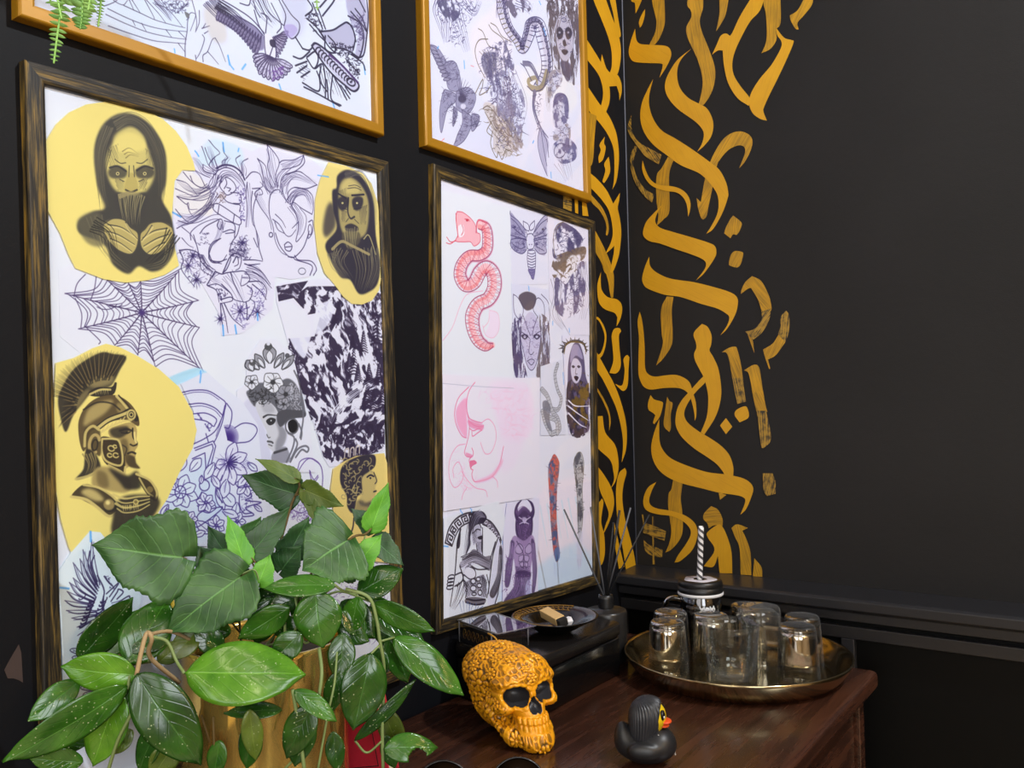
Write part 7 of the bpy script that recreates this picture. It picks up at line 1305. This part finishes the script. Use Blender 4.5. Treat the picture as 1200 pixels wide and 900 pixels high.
# ---------------------------------------------------------------- plant in a polished gold pot
PC = np.array([.110, -1.052, TZ]); PR, PH = .086, .206
pl = empty('potted_plant', tuple(PC), 'trailing wax plant with glossy speckled leaves in a polished gold pot, front left', 'plant')
GP = plain('polished gold pot', (1.0, .68, .17), .08, .80, var=.04)
mesh('pot', *lathe([(0, .0005), (PR*.93, .0005), (PR*.97, .003), (PR, .012), (PR, PH-.006), (PR+.0016, PH-.003), (PR+.0008, PH), (PR-.003, PH), (PR-.004, PH-.006), (PR-.0045, .03), (0, .03)], 96), GP, pl, local=True)
mesh('soil', *lathe([(0, PH-.022), (.03, PH-.020), (.06, PH-.023), (PR-.005, PH-.026), (PR-.006, PH-.05), (0, PH-.05)], 40), plain('dark potting soil', c255(38, 28, 22), .95, bump=.8, bscale=220), pl, local=True)
HO = {'d': leaf_mat('wax leaf dark', c255(26, 60, 16), c255(44, 88, 24), .17, .8, .16), 'm': leaf_mat('wax leaf mid', c255(38, 84, 20), c255(64, 116, 32), .18, .8, .16), 'b': leaf_mat('wax leaf bright', c255(62, 116, 20), c255(98, 152, 40), .18, .55, .14),
      'o': leaf_mat('wax leaf olive', c255(62, 84, 22), c255(98, 118, 40), .3, .3, .14), 'y': leaf_mat('wax leaf yellow', c255(196, 160, 26), c255(226, 196, 50), .4, 0, .1)}
IV = {'d': leaf_mat('ivy leaf deep', c255(28, 62, 30), c255(48, 92, 44), .46, 0, .32), 'm': leaf_mat('ivy leaf mid', c255(38, 78, 34), c255(70, 114, 54), .44, 0, .36), 'b': leaf_mat('ivy leaf light', c255(76, 150, 34), c255(110, 178, 56), .48, 0, .22), 'o': leaf_mat('ivy leaf olive', c255(66, 92, 24), c255(98, 116, 40), .5, 0, .2)}
LR = random.Random(21)
def leaf(parent, kind, M, base, tip, db, dt, w, roll=None, sag=.10, fold=.16, bite=None, name=None, curl=0.0):
    """base and tip as points on the photograph with their distance from the camera; w = leaf width on the photograph"""
    Bp, Tp = at_depth(base[0], base[1], db), at_depth(tip[0], tip[1], dt); ax = Tp-Bp; L = np.linalg.norm(ax); ax /= L
    vw = (Bp+Tp)/2-CAM; vw /= np.linalg.norm(vw); sd = np.cross(ax, vw); sd /= np.linalg.norm(sd); nr = np.cross(sd, ax); nr = nr if nr@vw < 0 else -nr
    roll = math.radians(LR.uniform(-26, 26) if roll is None else roll); s2 = sd*math.cos(roll)+nr*math.sin(roll); n2 = nr*math.cos(roll)-sd*math.sin(roll)
    W = w*(db+dt)/2/FPX/max(math.cos(roll), .45)/2; nu, nv = (34, 13) if kind == 'h' else (44, 17)
    ph = LR.random()*6.28; V, U, F = [], [], []
    for i in range(nu+1):
        t = i/nu
        if kind == 'h':
            wd = math.sin(math.pi*min(1, t**.86))**.72 if 0 < t < 1 else 0.0; wd *= 1-.10*t
            if t > .86: wd *= 1-.55*((t-.86)/.14)**1.2
        else:
            wd = float(np.interp(t, [0, .02, .07, .15, .24, .33, .45, .56, .68, .80, .90, 1], [.05, .42, .76, .96, 1.0, .84, .74, .74, .56, .33, .15, 0])); wd *= 1+.075*(2*abs((t*14) % 1-.5))-.03
        for j in range(nv+1):
            s = 2*j/nv-1; a = t*L
            if kind == 'i': a -= L*.16*abs(s)**1.6*max(0, 1-t*2.6)
            z = fold*abs(s)*W*wd-sag*L*(t-.15)**2+.03*W*math.sin(ph+t*9+s*3)+curl*L*t*t
            if kind == 'h': z -= .10*W*s*s
            p = Bp+ax*a+s2*(s*W*wd)+n2*z; V.append(p); U.append((t, (s+1)/2))
    for i in range(nu):
        for j in range(nv):
            if bite and ((i/nu-bite[0])/bite[2])**2+((2*j/nv-1-bite[1])/bite[3])**2 < 1: continue
            a = i*(nv+1)+j; F.append((a, a+1, a+nv+2, a+nv+1))
    o = mesh(name or 'leaf', V, F, M, parent, True, U); m = o.modifiers.new('thickness', 'SOLIDIFY'); m.thickness = .0006; m.offset = -1
    return o
def stem(parent, pts, r, m):
    P = spline([at_depth(x, y, d) for x, y, d in pts], 6); return mesh('stem', *tube(P, r*.52, 7), m, parent)
TAN = plain('tan woody stem', c255(172, 146, 106), .7, bump=.4, bscale=300); GST = plain('pale green stem', c255(122, 142, 84), .55); DST = plain('brown stem', c255(96, 78, 40), .65)
H = [('b', (217, 789), (357, 789), .800, .803, 76, -14, .04, .10), ('d', (160, 790), (234, 899), .792, .786, 66, 12, .12), ('b', (160, 791), (70, 783), .800, .785, 46, -18, .08), ('m', (150, 778), (197, 700), .838, .872, 58, -8, .05), ('d', (92, 772), (158, 703), .842, .868, 40, 26, .12), ('m', (118, 768), (176, 712), .856, .880, 36, -10, .1),
     ('m', (149, 805), (5, 901), .792, .742, 46, -30, .14), ('m', (93, 798), (33, 845), .800, .770, 34, 0, .1), ('b', (140, 812), (106, 900), .806, .797, 50, 16, .10), ('m', (97, 893), (34, 889), .792, .772, 30, -20, .05), ('o', (98, 848), (72, 880), .82, .80, 22, 10, .1), ('m', (369, 693), (377, 760), .846, .838, 58, 10, .12, .12),
     ('m', (393, 686), (308, 686), .850, .842, 27, 24, .14), ('m', (339, 711), (279, 751), .856, .846, 34, -16, .12), ('d', (434, 766), (415, 857), .852, .836, 56, -10, .10, .2), ('m', (461, 747), (545, 813), .880, .868, 40, -12, .14), ('m', (437, 707), (507, 742), .896, .884, 28, 24, .12), ('d', (430, 712), (498, 752), .905, .895, 34, -16, .06),
     ('m', (345, 809), (395, 844), .805, .800, 24, -14, .1), ('m', (450, 878), (510, 872), .862, .862, 34, -10, .50, .1), ('d', (416, 868), (489, 801), .860, .866, 17, 40, .1), ('o', (448, 826), (471, 890), .900, .900, 30, 20, .1), ('d', (419, 696), (471, 665), .885, .892, 38, -18, .1), ('d', (366, 826), (334, 890), .806, .800, 40, 10, .1),
     ('d', (300, 846), (286, 902), .812, .808, 30, 30, .1), ('m', (258, 868), (250, 912), .806, .802, 24, 20, .1), ('d', (330, 832), (262, 834), .812, .808, 20, 36, .05), ('d', (186, 850), (160, 906), .806, .800, 30, 30, .1), ('o', (204, 872), (178, 912), .806, .80, 34, -14, .1), ('d', (428, 742), (398, 716), .872, .866, 26, 10, .1),
     ('d', (446, 760), (438, 800), .895, .892, 30, 10, .1), ('d', (455, 745), (480, 800), .905, .900, 34, -20, .12), ('o', (230, 740), (202, 772), .868, .850, 30, 10, .1), ('d', (300, 700), (246, 728), .888, .874, 34, -10, .1), ('d', (320, 724), (352, 748), .874, .862, 28, 20, .1), ('d', (270, 742), (222, 730), .880, .868, 30, -20, .05),
     ('d', (396, 735), (432, 752), .868, .866, 26, 10, .1), ('d', (350, 700), (310, 716), .884, .870, 26, 10, .1), ('d', (240, 700), (170, 716), .884, .872, 30, 18, .1), ('d', (200, 742), (148, 762), .86, .84, 30, 14, .1), ('y', (212, 728), (203, 700), .875, .880, 15, 0, .05), ('o', (155, 856), (126, 884), .82, .81, 24, 10, .1), ('m', (420, 700), (410, 742), .872, .866, 30, 24, .1), ('d', (400, 705), (440, 748), .895, .89, 40, 0, .1), ('d', (440, 700), (468, 770), .915, .905, 40, 10, .1), ('d', (236, 720), (290, 690), .89, .885, 40, 0, .05), ('d', (330, 690), (290, 728), .895, .89, 40, 0, .05), ('d', (240, 752), (205, 728), .875, .87, 34, 0, .05), ('d', (425, 770), (445, 800), .90, .895, 30, 0, .1), ('d', (372, 690), (344, 730), .89, .885, 40, 0, .05), ('o', (186, 776), (214, 752), .85, .86, 26, 10, .1), ('d', (120, 845), (150, 800), .82, .83, 30, 0, .1), ('d', (352, 742), (318, 776), .826, .818, 34, 0, .1), ('d', (402, 742), (398, 800), .850, .838, 34, 0, .1), ('d', (398, 786), (384, 838), .842, .836, 26, 10, .1), ('o', (292, 832), (300, 892), .80, .80, 26, 0, .1), ('d', (360, 838), (346, 900), .812, .806, 34, -10, .1), ('d', (262, 760), (228, 742), .872, .862, 30, 0, .1), ('d', (318, 700), (300, 756), .88, .87, 40, 0, .1), ('d', (390, 858), (396, 905), .84, .84, 24, 0, .1), ('m', (176, 790), (196, 838), .84, .835, 30, 0, .1), ('d', (60, 876), (112, 862), .80, .805, 24, 12, .1), ('d', (452, 862), (462, 902), .885, .885, 22, 14, .1)]
for i, q in enumerate(H):
    k, b, t_, db, dt, w, rl, sg_ = q[:8]; leaf(pl, 'h', HO[k], b, t_, db, dt, w, rl, sg_, q[8] if len(q) > 8 else .16, bite=(.62, -.95, .17, .75) if i == 19 else None)
for p, r, m in (([(210, 800, .85), (176, 770, .82), (178, 748, .81), (172, 742, .81), (166, 762, .80), (160, 791, .795)], .0042, TAN), ([(172, 744, .81), (200, 740, .84), (228, 752, .87)], .0036, TAN), ([(178, 746, .81), (196, 752, .815), (207, 775, .812), (216, 789, .802)], .0030, GST), ([(160, 792, .796), (156, 830, .80), (138, 868, .80), (124, 912, .80)], .0032, GST), ([(152, 790, .80), (150, 805, .795), (148, 806, .795)], .0026, GST),
    ([(163, 795, .80), (172, 840, .81), (166, 900, .82)], .0022, TAN), ([(334, 730, .86), (334, 765, .84)], .0030, GST), ([(374, 760, .84), (377, 790, .82), (372, 826, .815)], .0034, GST), ([(343, 808, .806), (350, 850, .806), (357, 905, .806)], .0036, GST), ([(395, 762, .845), (392, 800, .83), (384, 838, .82), (372, 905, .815)], .0022, GST), ([(372, 826, .815), (360, 870, .81), (330, 905, .81)], .0022, GST),
    ([(405, 690, .86), (432, 700, .862), (441, 725, .862), (445, 750, .862), (450, 785, .865), (448, 850, .866), (449, 905, .868)], .0034, GST), ([(444, 752, .862), (462, 747, .878)], .0022, GST), ([(445, 756, .862), (434, 767, .853)], .0022, GST), ([(448, 868, .866), (430, 882, .866), (416, 868, .862)], .0022, GST), ([(392, 685, .85), (402, 692, .86), (437, 706, .893)], .0024, GST), ([(346, 700, .86), (356, 752, .85), (372, 740, .845)], .0022, GST), ([(250, 840, .806), (252, 905, .806)], .002, DST), ([(236, 838, .808), (246, 870, .806)], .0018, DST), ([(300, 760, .88), (340, 745, .862), (369, 694, .85)], .0022, GST), ([(300, 770, .89), (345, 720, .87), (394, 686, .852)], .0024, GST), ([(310, 775, .90), (380, 700, .885), (420, 696, .885)], .0024, GST), ([(220, 770, .88), (150, 780, .85), (92, 798, .80)], .0024, GST)): stem(pl, p, r, m)
iv = empty('artificial_ivy', tuple(PC+np.array([.012, .022, PH-.022])), 'matt artificial ivy sprig with lobed toothed leaves standing up out of the gold pot', 'ivy')
I = [('m', (214, 653), (106, 640), .850, .832, 112, -10, .10), ('m', (281, 676), (193, 742), .852, .836, 92, 12, .10), ('m', (407, 633), (354, 668), .870, .852, 102, 8, .10), ('o', (345, 560), (300, 536), .930, .925, 20, 30, .1), ('d', (345, 578), (283, 558), .938, .930, 48, -16, .1), ('o', (358, 574), (401, 594), .930, .925, 30, 20, .14), ('o', (363, 586), (370, 613), .93, .925, 15, 20, .1),
     ('d', (296, 647), (339, 594), .875, .885, 40, -10, .05), ('b', (285, 657), (267, 604), .868, .872, 30, 10, .05), ('b', (304, 683), (316, 650), .862, .866, 32, -12, .05), ('b', (436, 617), (455, 566), .895, .895, 30, 12, .05), ('b', (420, 660), (447, 626), .880, .885, 34, -10, .08), ('d', (437, 619), (412, 596), .905, .90, 26, 10, .1), ('d', (440, 634), (473, 662), .900, .893, 32, -12, .1),
     ('m', (282, 645), (306, 606), .905, .910, 40, 10, .05), ('d', (272, 660), (243, 616), .895, .89, 36, -14, .05), ('d', (338, 650), (362, 606), .910, .915, 38, 16, .05), ('d', (252, 672), (232, 640), .888, .88, 40, 18, .05), ('d', (330, 668), (352, 640), .895, .89, 42, -18, .05), ('d', (290, 690), (268, 664), .88, .876, 40, 10, .05), ('d', (390, 668), (372, 640), .905, .90, 44, 14, .05), ('d', (262, 700), (292, 672), .89, .885, 44, 10, .05), ('d', (400, 672), (425, 648), .905, .90, 36, 10, .05)]
for k, b, t_, db, dt, w, rl, sg_ in I: leaf(iv, 'i', IV[k], b, t_, db, dt, w, rl, sg_, .12)
for p, r, m in (([(300, 770, .93), (306, 700, .915), (330, 630, .925), (342, 590, .935), (351, 570, .935), (345, 560, .93)], .0026, DST), ([(345, 582, .935), (357, 575, .93)], .0018, DST), ([(350, 571, .935), (362, 578, .93), (372, 571, .93)], .0015, DST), ([(310, 770, .92), (350, 690, .90), (407, 634, .872), (428, 626, .888), (437, 616, .897), (446, 600, .897)], .0024, DST), ([(285, 770, .92), (280, 720, .90), (284, 690, .875), (281, 676, .855)], .0024, DST), ([(281, 677, .856), (300, 664, .868), (292, 650, .872)], .0018, DST), ([(280, 740, .90), (240, 690, .875), (222, 660, .856), (213, 653, .850)], .0022, DST), ([(280, 674, .856), (298, 668, .862), (304, 682, .862)], .0018, GST), ([(428, 626, .888), (424, 650, .882), (419, 661, .88)], .0016, GST), ([(300, 720, .91), (300, 670, .90), (284, 645, .905)], .002, DST)): stem(iv, p, r, m)
# ---------------------------------------------------------------- fern fronds hanging in from above
FE = leaf_mat('fern leaflet', c255(92, 146, 58), c255(140, 186, 96), .5, 0, .12)
fe = empty('hanging_fern', tuple(at_depth(84, -150, .72)), 'light green fern fronds hanging down over the left gold frame', 'fern')
FC = at_depth(84, -150, .72)
def frond(pts, n, ln, r=.0008, big=1.0, dens=1.0):
    P = spline([at_depth(x, y, d) for x, y, d in pts], 30); N_ = len(P); T = np.gradient(P, axis=0); T /= np.linalg.norm(T, axis=1)[:, None]
    V, F = tube(P, [r, r*.5], 6); U = [(.5, .5)]*len(V)
    for i in range(n):
        t = (i+.5)/n; k = int(t*(N_-1)); vw = P[k]-CAM; vw /= np.linalg.norm(vw); sd = np.cross(T[k], vw); sd /= np.linalg.norm(sd); l = ln*(1 if t < .45 else 1-.75*(t-.45)/.55)*LR.uniform(.85, 1.1)
        for s in (-1, 1):
            d = sd*s+T[k]*LR.uniform(-.12, .30)-vw*LR.uniform(-.1, .35); d /= np.linalg.norm(d); q = np.cross(d, vw); q /= np.linalg.norm(q); nn = np.cross(d, q); b = len(V); w = l*.21*big
            for j in range(7):
                u = j/6; ww = w*(math.sin(math.pi*(.12+.88*u)**.8)**.7 if u < 1 else 0)
                for e in (-1, 0, 1): V.append(P[k]+d*l*u+q*e*ww+nn*(abs(e)*w*.25-.12*l*u*u)); U.append((u, .5+.5*e))
            F += [(b+3*j+e, b+3*j+e+1, b+3*j+e+4, b+3*j+e+3) for j in range(6) for e in (0, 1)]
    o = mesh('frond', V, F, FE, fe, True, U); m = o.modifiers.new('thickness', 'SOLIDIFY'); m.thickness = .0004; return o
top = (84, -150, .72)
frond([top, (86, -70, .715), (75, -10, .71), (68, 35, .71), (63, 74, .71)], 26, .0118)
frond([top, (96, -70, .73), (97, -20, .73), (96, 15, .73), (94, 34, .73)], 20, .0165, big=1.1)
frond([top, (108, -80, .74), (118, -30, .74), (118, 5, .74), (115, 31, .74)], 30, .0062)
frond([top, (70, -80, .70), (64, -40, .70), (66, -10, .70), (72, 22, .70)], 18, .0150)
frond([top, (110, -90, .71), (112, -40, .71), (107, -10, .71), (103, 12, .71)], 18, .0150)
frond([top, (60, -100, .72), (52, -60, .71), (55, -20, .71), (60, 6, .71)], 16, .0140)
frond([top, (200, -190, .78), (330, -120, .88), (366, -40, .92), (372, 12, .93)], 34, .0110)
mesh('fern_crown', *lathe([(0, -.006), (.006, -.004), (.008, .004), (.005, .012), (0, .016)], 12, tuple(FC)), DST, fe)
# ---------------------------------------------------------------- light
def lamp(name, kind, loc, aim, energy, col, **kw):
    l = bpy.data.lights.new(name, kind); l.energy = energy; l.color = col
    for k, v in kw.items(): setattr(l, k, v)
    o = bpy.data.objects.new(name, l); COL.objects.link(o); o.location = loc; o.rotation_euler = (Vector(aim)-Vector(loc)).to_track_quat('-Z', 'Y').to_euler(); o['kind'] = 'helper'; return o
lamp('ceiling_spotlight', 'SPOT', (1.55, -.62, 2.72), (.0, -.75, 1.35), 118, (.93, .965, 1.0), spot_size=math.radians(92), spot_blend=.5, shadow_soft_size=.028)
lamp('daylight_window', 'AREA', (2.7, -3.1, 1.75), (.1, -.5, 1.1), 42, (.90, .95, 1.0), shape='RECTANGLE', size=1.1, size_y=1.5)
lamp('front_fill', 'AREA', (.95, -3.45, 1.6), (.35, -.9, 1.1), 17, (.93, .96, 1.0), shape='RECTANGLE', size=1.3, size_y=1.5)  # unseen area light added as soft fill from the front, no actual window
lamp('warm_pendant_bulb', 'POINT', (2.5, -.95, 2.15), (0, 0, 0), 16, (1.0, .62, .25), shadow_soft_size=.05)
lamp('wall_fill', 'AREA', (.75, -3.05, 2.75), (.65, -3.6, 1.35), 14, (1.0, .86, .62), shape='RECTANGLE', size=1.4, size_y=.12)  # added light: brightens the unseen wall so the gold pot mirrors amber
lamp('floor_fill', 'SPOT', (1.9, -2.3, 2.85), (1.9, -2.3, 0), 70, (1.0, .90, .74), spot_size=math.radians(95), spot_blend=.6, shadow_soft_size=.06)  # added light: brightens the unseen floor that the gold pot mirrors
lamp('wall_spotlight', 'SPOT', (2.55, -.75, 2.75), (1.55, 0, 2.0), 26, (1.0, .93, .88), spot_size=math.radians(85), spot_blend=1.0, shadow_soft_size=.05)
for q_, e_ in (((2.3, -2.7, 2.55), 5), ((1.3, -2.9, 2.6), 5), ((2.9, -.5, 2.5), 5)): lamp('glint_light', 'POINT', q_, (0, 0, 0), e_, (1.0, .84, .62), shadow_soft_size=.06)  # unseen point lights added to give the glasses and tray small highlights
lamp('second_warm_bulb', 'POINT', (3.0, -1.6, 2.05), (0, 0, 0), 16, (1.0, .62, .25), shadow_soft_size=.04)
w = bpy.data.worlds.new('dim room'); bpy.context.scene.world = w; w.use_nodes = True; w.node_tree.nodes['Background'].inputs[0].default_value = (.52, .56, .64, 1); w.node_tree.nodes['Background'].inputs[1].default_value = .16
# ---------------------------------------------------------------- camera
cd = bpy.data.cameras.new('camera'); cam = bpy.data.objects.new('camera', cd); COL.objects.link(cam); bpy.context.scene.camera = cam
cd.sensor_fit = 'HORIZONTAL'; cd.sensor_width = 36; cd.lens = FPX/1200*36; cd.clip_start = .05
cam.matrix_world = Matrix(((CR[0], CU[0], -CF[0], CAM[0]), (CR[1], CU[1], -CF[1], CAM[1]), (CR[2], CU[2], -CF[2], CAM[2]), (0, 0, 0, 1)))
sc = bpy.context.scene; sc.cycles.caustics_reflective = False; sc.cycles.caustics_refractive = False; sc.view_settings.view_transform = 'Standard'; sc.view_settings.look = 'None'; sc.view_settings.exposure = 0; sc.view_settings.gamma = 1; sc.view_settings.use_curve_mapping = False
